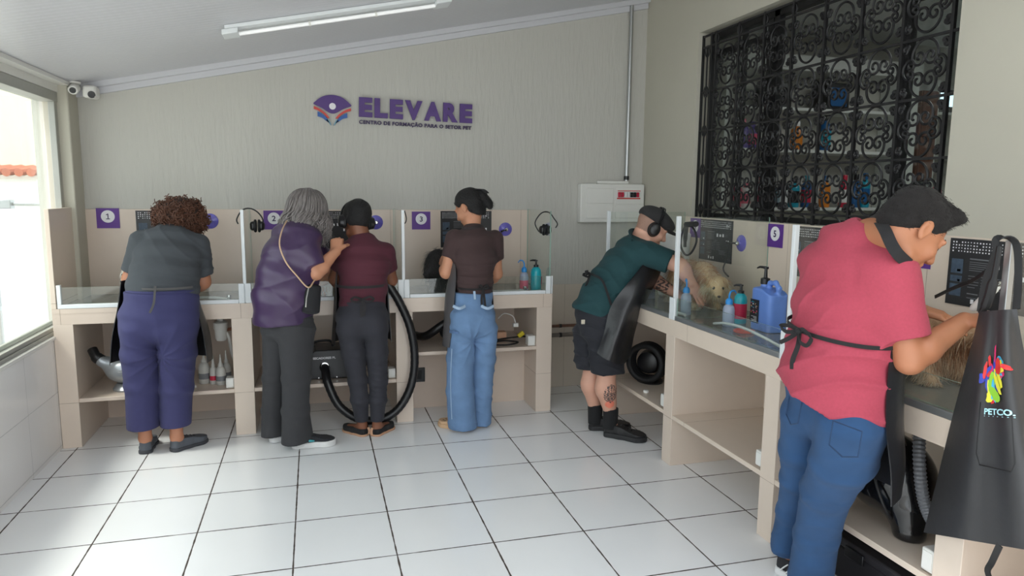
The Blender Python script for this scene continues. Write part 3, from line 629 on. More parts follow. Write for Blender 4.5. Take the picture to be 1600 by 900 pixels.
# ------------------------------------------------------------------ breaker panel, conduit, cameras, lamp
pb_ = thing('breaker_panel', 'white electrical breaker panel on the back wall beside the conduit', 'breaker panel', (2.32, YB, 1.51))
obj('casing', MB().box((2.045, YB-0.075, 1.357), (2.60, YB-0.001, 1.665)), M['white_plastic'], pb_, bevel=0.008)
obj('door', MB().box((2.095, YB-0.082, 1.51), (2.325, YB-0.0755, 1.63)), M['white_plastic'], pb_, bevel=0.004)
obj('door', MB().box((2.095, YB-0.082, 1.39), (2.325, YB-0.0755, 1.50)), M['white_plastic'], pb_, bevel=0.004)
obj('door', MB().box((2.345, YB-0.082, 1.39), (2.585, YB-0.0755, 1.50)), M['white_plastic'], pb_, bevel=0.004)
obj('breaker_cover', MB().box((2.345, YB-0.080, 1.505), (2.585, YB-0.0755, 1.64)), M['white_plastic'], pb_, bevel=0.003)
for k, c in enumerate(('red', 'red', 'white', 'white', 'black', 'black', 'red')):
    x = 2.362+k*0.027; obj('breaker_switch', MB().box((x, YB-0.092, 1.56), (x+0.022, YB-0.0805, 1.60)).box((x+.006, YB-0.1, 1.572), (x+0.016, YB-0.0925, 1.588)), SM[c], pb_, bevel=0.002)
obj('label_strip', MB().box((2.355, YB-0.0815, 1.545), (2.56, YB-0.0802, 1.555)).box((2.36, YB-0.0815, 1.608), (2.56, YB-0.0802, 1.614)), ored, pb_)
cp = thing('conduit', 'galvanised conduit pipe rising from the breaker panel to the ceiling', 'pipe', (2.46, YB-0.03, 1.69))
obj('pipe', MB().tube([(2.455, YB-0.032, 1.69), (2.455, YB-0.032, 3.06)], 0.0165, n=14), M['steel'], cp)
obj('coupling', MB().tube([(2.455, YB-0.032, 1.70), (2.455, YB-0.032, 1.73)], 0.021, n=14), M['black'], cp)
obj('base_fitting', MB().box((2.2, YB-0.05, 1.666), (2.47, YB-0.015, 1.69)), M['white_plastic'], cp, bevel=0.006)
for nm, lab, p, d in (('security_camera', 'small white bullet camera under the ceiling, nearer the window', at(116, 138, y=5.18), (0.1, -1, -0.35)), ('security_camera', 'larger white box camera on the back wall right of the bullet camera', at(143, 145, y=5.27), (0.25, -1, -0.3))):
    big = 'larger' in lab; t = thing(nm, lab, 'camera', p, 'security cameras')
    s, u, d_ = basis(d); rad = 0.030 if not big else 0.036
    if big: obj('housing', MB().box(p-np.array([.04, .06, .038]), p+np.array([.04, .045, .042])), M['white_plastic'], t, bevel=0.016)
    else: obj('housing', MB().lathe([(rad*.8, -0.06), (rad, -0.05), (rad, 0.045), (rad*.85, 0.055)], 20, p, d_), M['white_plastic'], t)
    q = p+d_*(0.055 if not big else 0.062)
    obj('lens', MB().lathe([(rad*.62, -0.02), (rad*.62, 0.004), (rad*.3, 0.006)], 18, q, d_), M['black'], t)
    top = CA+CB*p[0]
    if big: obj('wall_bracket', MB().tube([p+np.array([0, .04, 0]), (p[0]-.03, YB-0.045, p[2]+.02), (p[0]-.03, YB-0.003, p[2]+.02)], 0.011, n=10), M['white_plastic'], t)
    else: obj('ceiling_bracket', MB().tube([p, (p[0], p[1]+.02, top-.004)], 0.012, n=10).lathe([(.034, -.012), (.034, 0)], 18, (p[0], p[1]+.02, top-.001)), M['white_plastic'], t)
lt = thing('ceiling_lamp', 'long fluorescent batten lamp on the sloping ceiling', 'lamp', (0.13, 4.30, CA))
def ceil_box(mb, x0, x1, y0, y1, d0, d1):
    z = lambda x, d: CA+CB*x-d
    return mb.add([(x0,y0,z(x0,d1)),(x1,y0,z(x1,d1)),(x1,y1,z(x1,d1)),(x0,y1,z(x0,d1)),(x0,y0,z(x0,d0)),(x1,y0,z(x1,d0)),(x1,y1,z(x1,d0)),(x0,y1,z(x0,d0))], [(0,3,2,1),(4,5,6,7),(0,1,5,4),(1,2,6,5),(2,3,7,6),(3,0,4,7)])
obj('batten', ceil_box(MB(), -0.44, 0.80, 4.24, 4.37, 0.001, 0.022), M['white_metal'], lt, bevel=0.003)
for a, c in ((-0.455, -0.37), (0.72, 0.81)): obj('end_cap', ceil_box(MB(), a, c, 4.235, 4.375, 0.0225, 0.05), M['white_metal'], lt, bevel=0.004)
mb = MB(); z_ = lambda x: CA+CB*x-0.046
mb.tube([(-0.37, 4.30, z_(-0.37)), (0.72, 4.30, z_(0.72))], 0.0105, n=12)
obj('tube', mb, pm('fluorescent_tube', srgb(245, 245, 245), 0.3, emit=0.12), lt)
for x in (0.0, 0.37): obj('clip', MB().tube([(x, 4.30, z_(x)), (x+0.012, 4.30, z_(x+0.012))], 0.0145, n=12), M['white_plastic'], lt)
hp = thing('water_pipe', 'brown water pipe running low along the back wall', 'pipe', (1.95, 5.33, 0.52))
obj('pipe', MB().tube([(1.64, 5.335, 0.515), (2.6, 5.335, 0.515)], 0.012, n=12), pm('brown_pvc', srgb(112, 78, 62), 0.45), hp)
obj('clamp', MB().tube([(1.9, 5.335, 0.515), (1.92, 5.335, 0.515)], 0.015, n=12), M['black'], hp)
hp = thing('drain_pipe', 'grey drain pipe below the brown pipe on the back wall', 'pipe', (1.95, 5.33, 0.44))
obj('pipe', MB().tube([(1.64, 5.333, 0.44), (2.6, 5.333, 0.44)], 0.017, n=12), pm('grey_pvc', srgb(120, 112, 106), 0.45), hp)
obj('clamp', MB().tube([(1.9, 5.333, 0.44), (1.92, 5.333, 0.44)], 0.02, n=12), M['black'], hp)
# ------------------------------------------------------------------ implicit surfaces for bodies, clothes and animals
def V3(*a): return np.array(a if len(a) == 3 else a[0], float)
def nrm(v): v = np.asarray(v, float); return v/(np.linalg.norm(v)+1e-12)
class SDF:
    def __init__(s, lo, hi, h):
        s.h = h; s.lo = np.asarray(lo, float); n = np.ceil((np.asarray(hi, float)-s.lo)/h).astype(int)+1
        s.ax = [(s.lo[i]+h*np.arange(n[i])).astype(np.float32) for i in range(3)]
        s.D = np.full(tuple(n), 0.3, np.float32)
    def blk(s, lo, hi, m):
        sl = []
        for i in range(3):
            a = int(np.searchsorted(s.ax[i], lo[i]-m)); b = int(np.searchsorted(s.ax[i], hi[i]+m))
            if b <= a: return None
            sl.append(slice(a, b))
        sl = tuple(sl); g = [s.ax[0][sl[0]][:, None, None], s.ax[1][sl[1]][None, :, None], s.ax[2][sl[2]][None, None, :]]
        return sl, g
    def mix(s, sl, d, k, sub=False):
        a = s.D[sl]
        if sub:
            d = -d
            if k > 0: hh = np.maximum(k-np.abs(a-d), 0)/k; s.D[sl] = np.maximum(a, d)+hh*hh*k*0.25
            else: s.D[sl] = np.maximum(a, d)
        elif k > 0: hh = np.maximum(k-np.abs(a-d), 0)/k; s.D[sl] = np.minimum(a, d)-hh*hh*k*0.25
        else: s.D[sl] = np.minimum(a, d)
    def cone(s, a, b, ra, rb=None, k=0.02, sub=False):
        a, b = V3(a), V3(b); rb = ra if rb is None else rb; r = max(ra, rb)
        q = s.blk(np.minimum(a, b)-r, np.maximum(a, b)+r, k+4*s.h)
        if q is None: return s
        sl, (X, Y, Z) = q; d = b-a; L2 = float(d@d)+1e-12
        t = np.clip(((X-a[0])*d[0]+(Y-a[1])*d[1]+(Z-a[2])*d[2])/L2, 0, 1)
        dist = np.sqrt((X-a[0]-t*d[0])**2+(Y-a[1]-t*d[1])**2+(Z-a[2]-t*d[2])**2)-(ra+(rb-ra)*t)
        s.mix(sl, dist.astype(np.float32), k, sub); return s
    def chain(s, pts, rs, k=0.02):
        for i in range(len(pts)-1): s.cone(pts[i], pts[i+1], rs[i], rs[i+1], k)
        return s
    def ecap(s, a, b, wa, da, wb, db, side, k=0.03, e=0.7, sub=False, p=2.0):
        """elliptic tapered capsule; half-widths w along side, half-depths d across"""
        a, b = V3(a), V3(b); r = max(wa, wb, da, db)
        q = s.blk(np.minimum(a, b)-r, np.maximum(a, b)+r, k+4*s.h)
        if q is None: return s
        sl, (X, Y, Z) = q; d = b-a; L = math.sqrt(float(d@d))+1e-9; d = d/L
        sd = np.asarray(side, float); sd = nrm(sd-d*np.dot(sd, d)); dp = np.cross(d, sd)
        qx, qy, qz = X-a[0], Y-a[1], Z-a[2]
        tt = (qx*d[0]+qy*d[1]+qz*d[2]); t = np.clip(tt/L, 0, 1)
        u = qx*sd[0]+qy*sd[1]+qz*sd[2]; v = qx*dp[0]+qy*dp[1]+qz*dp[2]; over = tt-t*L
        W = wa+(wb-wa)*t; Dp = da+(db-da)*t; mn = np.minimum(W, Dp)
        if p == 2.0: rr = np.sqrt((u/W)**2+(v/Dp)**2+(over/(e*mn))**2)
        else: rr = (np.abs(u/W)**p+np.abs(v/Dp)**p+np.abs(over/(e*mn))**p)**(1/p)
        s.mix(sl, ((rr-1)*mn).astype(np.float32), k, sub); return s
    def ell(s, c, r, M=None, k=0.02, sub=False):
        c = V3(c); r = np.array([r]*3 if np.isscalar(r) else r, float); M = np.eye(3) if M is None else np.asarray(M, float); R_ = r.max()
        q = s.blk(c-R_, c+R_, k+4*s.h)
        if q is None: return s
        sl, (X, Y, Z) = q; X, Y, Z = X-c[0], Y-c[1], Z-c[2]
        u = [(X*M[0][i]+Y*M[1][i]+Z*M[2][i])/r[i] for i in range(3)]
        k0 = np.sqrt(u[0]**2+u[1]**2+u[2]**2); k1 = np.sqrt((u[0]/r[0])**2+(u[1]/r[1])**2+(u[2]/r[2])**2)+1e-9
        s.mix(sl, (k0*(k0-1)/k1).astype(np.float32), k, sub); return s
    def cut(s, p, n, where=None):
        p = V3(p); n = nrm(n)
        g = (s.ax[0][:, None, None]-p[0])*n[0]+(s.ax[1][None, :, None]-p[1])*n[1]+(s.ax[2][None, None, :]-p[2])*n[2]
        g = g.astype(np.float32)
        if where is not None:
            lo, hi = where; sl, _ = s.blk(lo, hi, 0); s.D[sl] = np.maximum(s.D[sl], g[sl])
        else: s.D = np.maximum(s.D, g)
        return s
    def grid(s): return np.broadcast_arrays(s.ax[0][:, None, None], s.ax[1][None, :, None], s.ax[2][None, None, :])
    def nets(s, disp=None):
        D = s.D; D[0] = D[-1] = 0.3; D[:, 0] = D[:, -1] = 0.3; D[:, :, 0] = D[:, :, -1] = 0.3
        ins = D < 0; nx, ny, nz = D.shape
        cnt = np.zeros((nx-1, ny-1, nz-1), np.int8)
        for i in (0, 1):
            for j in (0, 1):
                for k in (0, 1): cnt += ins[i:nx-1+i, j:ny-1+j, k:nz-1+k]
        act = np.argwhere((cnt > 0) & (cnt < 8)); ix = np.full(cnt.shape, -1, np.int32)
        ix[act[:, 0], act[:, 1], act[:, 2]] = np.arange(len(act))
        cor = np.array([(i, j, k) for i in (0, 1) for j in (0, 1) for k in (0, 1)])
        vals = np.stack([D[act[:, 0]+c[0], act[:, 1]+c[1], act[:, 2]+c[2]] for c in cor], 1)
        acc = np.zeros((len(act), 3)); num = np.zeros(len(act))
        for a in range(8):
            for b in range(a+1, 8):
                if abs(cor[a]-cor[b]).sum() != 1: continue
                va, vb = vals[:, a], vals[:, b]; m = (va < 0) != (vb < 0)
                t = np.where(m, va/(va-vb+1e-12), 0)[:, None]
                acc += np.where(m[:, None], cor[a]+t*(cor[b]-cor[a]), 0); num += m
        V = s.lo+s.h*(act+acc/num[:, None]); F = []
        for axis in range(3):
            o = [0, 1, 2]; o.remove(axis); p, q = o
            A = np.moveaxis(ins, axis, 0); sg = A[:-1] != A[1:]
            e = np.argwhere(sg); e = e[(e[:, 1] > 0) & (e[:, 2] > 0)]
            e = e[(e[:, 1] < A.shape[1]-1) & (e[:, 2] < A.shape[2]-1)]
            idx = np.zeros((len(e), 3), int); idx[:, axis] = e[:, 0]; idx[:, p] = e[:, 1]; idx[:, q] = e[:, 2]
            def at_(dp, dq):
                z = idx.copy(); z[:, p] += dp; z[:, q] += dq; return ix[z[:, 0], z[:, 1], z[:, 2]]
            quad = np.stack([at_(-1, -1), at_(0, -1), at_(0, 0), at_(-1, 0)], 1)
            flip = ~ins[idx[:, 0], idx[:, 1], idx[:, 2]]
            if axis == 1: flip = ~flip
            quad[flip] = quad[flip][:, ::-1]; F.append(quad)
        F = np.concatenate(F); F = F[(F >= 0).all(1)]
        return V, F
def smooth_v(V, F, it=1, lam=0.5):
    for _ in range(it):
        S = np.zeros_like(V); n = np.zeros(len(V))
        for a, b in ((0, 1), (1, 2), (2, 3), (3, 0)):
            np.add.at(S, F[:, a], V[F[:, b]]); np.add.at(n, F[:, a], 1); np.add.at(S, F[:, b], V[F[:, a]]); np.add.at(n, F[:, b], 1)
        V = V+lam*(S/np.maximum(n, 1)[:, None]-V)
    return V
def normals(V, F):
    N = np.zeros_like(V); f = np.cross(V[F[:, 2]]-V[F[:, 0]], V[F[:, 3]]-V[F[:, 1]])
    for k in range(4): np.add.at(N, F[:, k], f)
    return N/(np.linalg.norm(N, axis=1, keepdims=True)+1e-12)
def wavy(V, seed, scale=(10, 10, 10), octs=3):
    r = np.random.default_rng(seed); out = np.zeros(len(V)); amp = 1.0; sc_ = np.array(scale, float); Q = V*sc_
    Q = Q+0.6*np.sin(Q[:, [1, 2, 0]]*1.3+r.uniform(0, 6, 3))
    for o in range(octs):
        for _ in range(3):
            d = nrm(r.normal(size=3)); out += amp*np.sin(Q@d*(2**o)+r.uniform(0, 6.3))/3
        amp *= 0.5
    return out
def crease(V, seed, d, wl, warp=1.2, sharp=2.0):
    ph = V@nrm(d)/wl*math.pi+warp*wavy(V, seed, (7, 7, 7)); mk = np.clip(.45+.9*wavy(V, seed+50, (6, 6, 6)), 0, 1)
    return (1-np.abs(np.sin(ph)))**sharp*mk
def radial(V, c, n, r0, seed=0):
    c = V3(c); dx, dz = V[:, 0]-c[0], V[:, 2]-c[2]; rr = np.hypot(dx, dz); th = np.arctan2(dz, dx)
    ph = n*th+.8*wavy(V, seed, (9, 9, 9)); return (1-np.abs(np.sin(ph)))**1.6*np.exp(-(rr/r0)**2)*np.clip(rr/.05, 0, 1)
def fmesh(name, V, F, origin=(0, 0, 0)):
    V = (V-np.asarray(origin, float)).astype(np.float32); me = bpy.data.meshes.new(name); n = len(F); k = F.shape[1]
    me.vertices.add(len(V)); me.vertices.foreach_set('co', V.ravel()); me.loops.add(n*k); me.loops.foreach_set('vertex_index', F.astype(np.int32).ravel())
    me.polygons.add(n); me.polygons.foreach_set('loop_start', np.arange(0, n*k, k, dtype=np.int32)); me.polygons.foreach_set('use_smooth', np.ones(n, bool))
    me.update(calc_edges=True); me.validate(); return me
def sobj(name, sdf, mats, parent, label=None, fold=None, smooth=1, zones=None, want=False):
    """surface of an implicit shape as an object; fold(V, N) -> displacement; zones: list of (material index, mask(V))"""
    V, F = sdf.nets(); V = smooth_v(V, F, smooth)
    if fold is not None: V = V+normals(V, F)*fold(V, normals(V, F))[:, None]
    me = fmesh(name, V, F, origin_of(parent)); mats = mats if isinstance(mats, (list, tuple)) else [mats]
    o = obj(name, me, mats, parent, label=label)
    if zones:
        Cn = V[F].mean(1); mi = np.zeros(len(F), np.int32)
        for k, fn in zones: mi[fn(Cn)] = k
        me.polygons.foreach_set('material_index', mi); me.update()
    return (o, V, F) if want else o
# ---- strands: tapered hairs / curls as one mesh
def strands(paths, radii, n=3):
    """paths: list of (K,3) arrays of equal length; returns V, F (quads)"""
    P = np.asarray(paths, float); S, K, _ = P.shape; d = np.gradient(P, axis=1); d /= (np.linalg.norm(d, axis=2, keepdims=True)+1e-12)
    ref = np.where(np.abs(d[:, :1, 2:3]) < 0.9, np.array([0, 0, 1.0]), np.array([1.0, 0, 0])); a = np.zeros_like(d); a[:, :1] = np.cross(ref, d[:, :1])
    for k in range(K):
        q = a[:, max(k-1, 0)]; q = q-d[:, k]*np.sum(q*d[:, k], 1, keepdims=True); a[:, k] = q/(np.linalg.norm(q, axis=1, keepdims=True)+1e-12)
    b = np.cross(d, a)
    rad = np.asarray(radii, float); rad = rad[None, :, None] if rad.ndim == 1 else rad[:, :, None]
    ring = np.stack([P+rad*(math.cos(t)*a+math.sin(t)*b) for t in np.linspace(0, 2*math.pi, n+1)[:-1]], 2)
    V = ring.reshape(-1, 3); F = []
    base = (np.arange(S)*K*n)[:, None]+(np.arange(K-1)*n)[None, :]
    for k in range(n): F.append(np.stack([base+k, base+(k+1) % n, base+n+(k+1) % n, base+n+k], -1).reshape(-1, 4))
    return V, np.concatenate(F)
def fur(V, F, count, length, flow, spread=0.4, rad=0.0022, seed=1, lift=0.35, mask=None, droop=0.5, K=4):
    r = np.random.default_rng(seed); Cn = V[F].mean(1); N = normals(V, F)[F].mean(1); A = np.linalg.norm(np.cross(V[F[:, 2]]-V[F[:, 0]], V[F[:, 3]]-V[F[:, 1]]), axis=1)
    if mask is not None: A = A*mask(Cn)
    i = r.choice(len(F), count, p=A/A.sum()); p0 = Cn[i]+r.normal(size=(count, 3))*0.004; nn = N[i]
    fl = flow(p0) if callable(flow) else np.broadcast_to(np.asarray(flow, float), (count, 3))
    d = nn*lift+fl*(1-lift)+r.normal(size=(count, 3))*spread*0.5; d /= np.linalg.norm(d, axis=1, keepdims=True)
    L = (length(p0) if callable(length) else length)*r.uniform(0.6, 1.2, count); P = []
    for t in np.linspace(0, 1, K): P.append(p0-nn*0.004+d*(L*t)[:, None]+np.array([0, 0, -1.0])*(droop*L*t*t)[:, None])
    rr = np.linspace(1, 0.12, K)*rad
    return strands(np.stack(P, 1), rr)
def merge(*vf):
    Vs, Fs, o = [], [], 0
    for V, F in vf: Vs.append(V); Fs.append(F+o); o += len(V)
    return np.concatenate(Vs), np.concatenate(Fs)
# ------------------------------------------------------------------ human parts
def frame(f, u):
    f = nrm(f); u = nrm(np.asarray(u, float)-f*np.dot(u, f)); r = np.cross(f, u); return r, f, u
def head(s, c, f, u, sc_=1.0, ears=True, neck=None, nr=0.055):
    r, f, u = frame(f, u); c = V3(c); Mx = np.stack([r, f, u], 1)
    L = lambda a, b, z: c+sc_*(a*r+b*f+z*u)
    s.ell(L(0, -.012, .035), np.array([.077, .098, .085])*sc_, Mx, 0.02)
    s.ell(L(0, .028, -.035), np.array([.060, .064, .085])*sc_, Mx, 0.03)
    s.ell(L(0, .066, -.100), np.array([.024, .020, .018])*sc_, Mx, 0.025)
    for q in (-1, 1):
        s.ell(L(q*.038, .066, -.030), np.array([.024, .022, .024])*sc_, Mx, 0.02)
        s.cone(L(q*.052, .015, -.085), L(q*.02, .066, -.105), .018*sc_, .016*sc_, 0.02)
        s.ell(L(q*.031, .098, .004), np.array([.018, .014, .012])*sc_, Mx, 0.008, sub=True)
        s.ell(L(q*.031, .078, .003), np.array([.0145, .0125, .0120])*sc_, Mx, 0.003)
        s.cone(L(q*.010, .093, .021), L(q*.044, .082, .022), .009*sc_, .008*sc_, 0.010)
        s.ell(L(q*.012, .101, -.038), np.array([.009, .010, .008])*sc_, Mx, 0.006)
        if ears:
            e = L(q*.079, -.008, -.004)
            s.ell(e, np.array([.009, .019, .031])*sc_, Mx, 0.006); s.ell(e+q*r*.008*sc_+f*.004*sc_, np.array([.006, .011, .019])*sc_, Mx, 0.004, sub=True)
            s.ell(e-u*.028*sc_+f*.004*sc_, np.array([.006, .008, .009])*sc_, Mx, 0.005)
    s.cone(L(0, .090, .012), L(0, .112, -.030), .009*sc_, .0125*sc_, 0.010)
    s.cone(L(-.018, .088, -.064), L(.018, .088, -.064), .0075*sc_, .0075*sc_, 0.006); s.cone(L(-.014, .087, -.077), L(.014, .087, -.077), .008*sc_, .008*sc_, 0.006)
    if neck is not None: s.cone(L(0, -.030, -.050), neck, nr, nr*1.12, 0.03)
    return L, Mx
def hand(s, w, d, pn, thumb, curl=(25, 30, 32, 34), sc_=1.0, spread=4, tcurl=20, k=0.004):
    """w wrist, d hand direction, pn palm normal (curl side), thumb: +1/-1 which side of d x pn"""
    d = nrm(d); pn = nrm(np.asarray(pn, float)-d*np.dot(pn, d)); t = np.cross(d, pn)*thumb; w = V3(w)
    for q, ln in ((.028, .082), (.009, .088), (-.010, .086), (-.027, .078)):
        s.cone(w+t*q*.55*sc_, w+d*ln*sc_+t*q*sc_, .0165*sc_, .0125*sc_, .012)
    ends = []
    for i, (q, ln, L) in enumerate(((.028, .084, (.042, .026, .020)), (.009, .090, (.047, .030, .021)), (-.010, .087, (.043, .028, .020)), (-.027, .079, (.034, .021, .018)))):
        p = w+(d*ln+t*q)*sc_; a = R(curl[i]) if not isinstance(curl[i], tuple) else 0; ang = 0.0; dr = nrm(d+t*math.sin(R(spread))*(1.5-i)); r0 = (.0095, .0098, .0092, .0082)[i]*sc_
        for j in range(3):
            ang += (R(curl[i][j]) if isinstance(curl[i], tuple) else a); dd = dr*math.cos(ang)+pn*math.sin(ang); q2 = p+dd*L[j]*sc_
            s.cone(p, q2, r0*(1-.08*j), r0*(1-.08*(j+1)), k); p = q2
        ends.append(p)
    p = w+d*.022*sc_+t*.022*sc_; q2 = p+(d*.030+t*.030+pn*.012)*sc_; s.cone(p, q2, .016*sc_, .0125*sc_, .008)
    d2 = nrm(d*math.cos(R(tcurl))+t*.35+pn*math.sin(R(tcurl))); q3 = q2+d2*.032*sc_; s.cone(q2, q3, .0115*sc_, .0105*sc_, k); q4 = q3+nrm(d2+pn*.3)*.026*sc_; s.cone(q3, q4, .0105*sc_, .0085*sc_, k)
    return ends
def shoe_parts(ankle, toe_dir, L=0.26, W=0.047, sole_h=0.028, h=0.0045, ground=0.0, up=0.075):
    f = nrm((toe_dir[0], toe_dir[1], 0)); r = np.array([f[1], -f[0], 0.0]); a = V3(ankle); heel = np.array([a[0], a[1], ground])-f*0.055
    lo = np.minimum(heel, heel+f*L)-0.09; hi = np.maximum(heel, heel+f*L)+0.09; lo[2] = ground-0.02; hi[2] = ground+0.2
    P = lambda x, y, z: heel+f*x+r*y+np.array([0, 0, z])
    so_ = SDF(lo, hi, h); up_ = SDF(lo, hi, h)
    zz = sole_h*0.5
    for S, g, z0 in ((so_, 0.006, zz), (up_, 0.0, sole_h)):
        S.ecap(P(.04, 0, z0), P(.12, 0, z0), .034+g, .1, .034+g, .1, r, 0.03); S.ecap(P(.12, 0, z0), P(L-.055, .003, z0), .034+g, .1, W+g, .1, r, .03); S.ell(P(L-.055, .003, z0), (W+g, W+g+.012, .1), np.stack([r, f, [0, 0, 1]], 1), .02)
    so_.cut(P(0, 0, sole_h), (0, 0, 1)); so_.cut(P(0, 0, 0.001), (0, 0, -1))
    Z = up_; top = [(0.0, up+.0), (.075, up), (.13, up*.86+.006), (.19, up*.55+.012), (L, .045)]
    X, Y, Zg = Z.grid(); xx = (X-heel[0])*f[0]+(Y-heel[1])*f[1]
    prof = np.interp(xx, [t[0] for t in top], [t[1]+ground for t in top])
    Z.D = np.maximum(Z.D, (Zg-prof)*0.8).astype(np.float32); Z.cut(P(0, 0, sole_h-.002), (0, 0, -1))
    return so_, up_, P
def laces(P, rows, w_=0.022, mat=None, parent=None):
    mb = MB()
    for x, z in rows: mb.tube([P(x, -w_, z-.006), P(x+.004, 0, z+.004), P(x, w_, z-.006)], 0.003, n=6)
    return obj('laces', mb, mat, parent)
M['skin_tan'] = pm('skin_tan', srgb(176, 120, 92), 0.5, var=0.06, vscale=30, subs=0.08, bump=0.05, bscale=300)
M['skin_light'] = pm('skin_light', srgb(210, 160, 138), 0.5, var=0.06, vscale=30, subs=0.08, bump=0.05, bscale=300)
M['skin_brown'] = pm('skin_brown', srgb(172, 114, 82), 0.5, var=0.06, vscale=30, subs=0.08, bump=0.05, bscale=300)
M['skin_dark'] = pm('skin_dark', srgb(128, 82, 60), 0.5, var=0.06, vscale=30, subs=0.05, bump=0.05, bscale=300)
M['skin_warm'] = pm('skin_warm', srgb(194, 138, 108), 0.5, var=0.06, vscale=30, subs=0.08, bump=0.05, bscale=300)
def cloth(name, c, rough=0.85, bump=0.25, bscale=900, var=0.08, sheen=0.03, vscale=40, stretch=(1, 1, 1)): return pm(name, srgb(*c), rough, var=var, vscale=vscale, bump=bump, bscale=bscale, sheen=sheen, stretch=stretch)
M['apron_black'] = pm('black_coated_apron', srgb(30, 30, 33), 0.42, var=0.12, vscale=8, bump=0.15, bscale=22)
def bbox(pts, m): P = np.array(pts); return P.min(0)-m, P.max(0)+m

def legs(s, side, specs, k=0.006):
    """specs: per leg a list of (point, half-width, half-depth); the legs keep a groove between them"""
    keep = s.D.copy(); parts = []
    for sp in specs:
        s.D = np.full_like(keep, .3)
        for (p, w, d), (q, w2, d2) in zip(sp[:-1], sp[1:]): s.ecap(p, q, w, d, w2, d2, side, .03, .6)
        parts.append(s.D)
    a, b = parts; hh = np.maximum(k-np.abs(a-b), 0)/k; lg = np.minimum(a, b)-hh*hh*k*.25
    k2 = .05; hh = np.maximum(k2-np.abs(keep-lg), 0)/k2; s.D = np.minimum(keep, lg)-hh*hh*k2*.25

def sleeve(s, a, b, end, ra, rb, k=.03, side=None):
    """sleeve from the shoulder a towards the elbow b, cut square at the fraction end"""
    a, b = V3(a), V3(b); keep = s.D; s.D = np.full_like(keep, .3); e = a+(b-a)*end
    s.cone(a, a+(b-a)*(end+.12), ra, rb, 0); s.cut(e, b-a); d = s.D
    hh = np.maximum(k-np.abs(keep-d), 0)/k; s.D = np.minimum(keep, d)-hh*hh*k*.25
# ------------------------------------------------------------------ people
A = at
def side_of(f): f = nrm(f); return np.array([f[1], -f[0], 0.0])/math.hypot(f[0], f[1])
def torso(s, st, side, g=0.0, k=0.05):
    for (p, w, d), (q, w2, d2) in zip(st[:-1], st[1:]): s.ecap(p, q, w+g, d+g, w2+g, d2+g, side, k, 0.6)
def apron(rows, f, sd, th=0.004, n=15, nv=5, sway=0.0):
    G = []
    for i, (c, w_, d_, a) in enumerate(rows):
        a0, a1 = a if isinstance(a, tuple) else (-a, a)
        r = []
        for t in np.linspace(R(a0), R(a1), n):
            wob = 1+0.05*sway*math.sin(5*t+i)*(i/len(rows)); r.append(V3(c)+sd*w_*math.sin(t)*wob+np.array([f[0], f[1], 0])*d_*math.cos(t)*wob)
        G.append(r)
    return MB().sheet([list(r) for r in zip(*[smooth_path(c, nv) for c in zip(*G)])], th)
def body_sdf(J, B, h=0.0055, fine=None):
    """one continuous skin surface: torso, neck, arms with hands, legs with feet"""
    pts = [J[k] for k in ('sL', 'eL', 'wL', 'sR', 'eR', 'wR', 'aL', 'aR', 'kL', 'kR', 'head', 'pelvis')]
    lo, hi = bbox(pts, 0.24); lo[2] = -0.01
    s = SDF(lo, hi, h); torso(s, [(p, w-.034, d-.034) if i < 4 else (p, w-.024, d-.024) for i, (p, w, d) in enumerate(B['st']) if i > 0], B['side'], 0.0)
    for q in 'LR':
        s.chain([J['s'+q], J['e'+q]], [B['arm'][0], B['arm'][1]], 0.03)
        m = V3(J['e'+q])*.72+V3(J['w'+q])*.28
        s.chain([J['e'+q], m, J['w'+q]], [B['arm'][1]*.98, B['arm'][1]*1.02, B['arm'][2]], 0.02)
        s.chain([J['hip'+q]*1.0+np.array([0, 0, .03]), J['k'+q]], [B['leg'][0]*.85, B['leg'][1]], 0.02)
        m = V3(J['k'+q])*.68+V3(J['a'+q])*.32
        bk = -np.array([B['f'][0], B['f'][1], 0])*0.018
        s.chain([J['k'+q], m+bk, J['a'+q]], [B['leg'][1]*.96, B['leg'][1]*1.08, B['leg'][2]], 0.03)
        an = V3(J['a'+q]); td = nrm((J['t'+q][0], J['t'+q][1], 0)); s.chain([an, an+td*.03-np.array([0, 0, an[2]-.045]), an+td*.13-np.array([0, 0, an[2]-.034])], [B['leg'][2], .026, .016], .012); s.cone(an, an-td*.012-np.array([0, 0, an[2]-.045]), B['leg'][2], .022, .012)
        if 'h'+q in J: hand(s, J['w'+q], *J['h'+q][:3], **(J['h'+q][3] if len(J['h'+q]) > 3 else {}))
    return s
# ============ person with curly hair at bay one
Y0 = 4.56
p = thing('person', 'person with big curly brown hair, grey T-shirt and navy trousers bending over bay one', 'person', (-0.9, 4.55, 0), 'people at the counters')
f = nrm((0.12, 1, 0)); sd = side_of(f)
st = [(A(249,535,y=4.55), .205, .165), (A(249,497,y=4.56), .212, .172), (A(255,450,y=4.58), .175, .14), (A(262,408,y=4.63), .178, .13), (A(266,375,y=4.70), .175, .11), (A(270,356,y=4.74), .09, .08)]
J = dict(head=A(281,338,y=4.83), pelvis=A(249,500,y=4.56), sL=A(222,378,y=4.69), sR=A(309,383,y=4.69), eL=A(204,436,y=4.72), eR=A(317,440,y=4.72), wL=A(212,452,y=4.98), wR=A(302,452,y=4.99),
    hipL=A(226,530,y=4.56), hipR=A(273,530,y=4.56), kL=A(225,605,y=4.56), kR=A(275,605,y=4.57), aL=A(227,684,y=4.57), aR=A(276,682,y=4.56), tL=(-.1,1), tR=(.72,.7),
    hL=((0.1,.95,-.2), (0.6,0,-.8), 1), hR=((-.3,.9,-.25), (-.6,0,-.8), -1))
B = dict(st=st, side=sd, f=f, arm=(.055,.046,.030), leg=(.07,.042,.036))
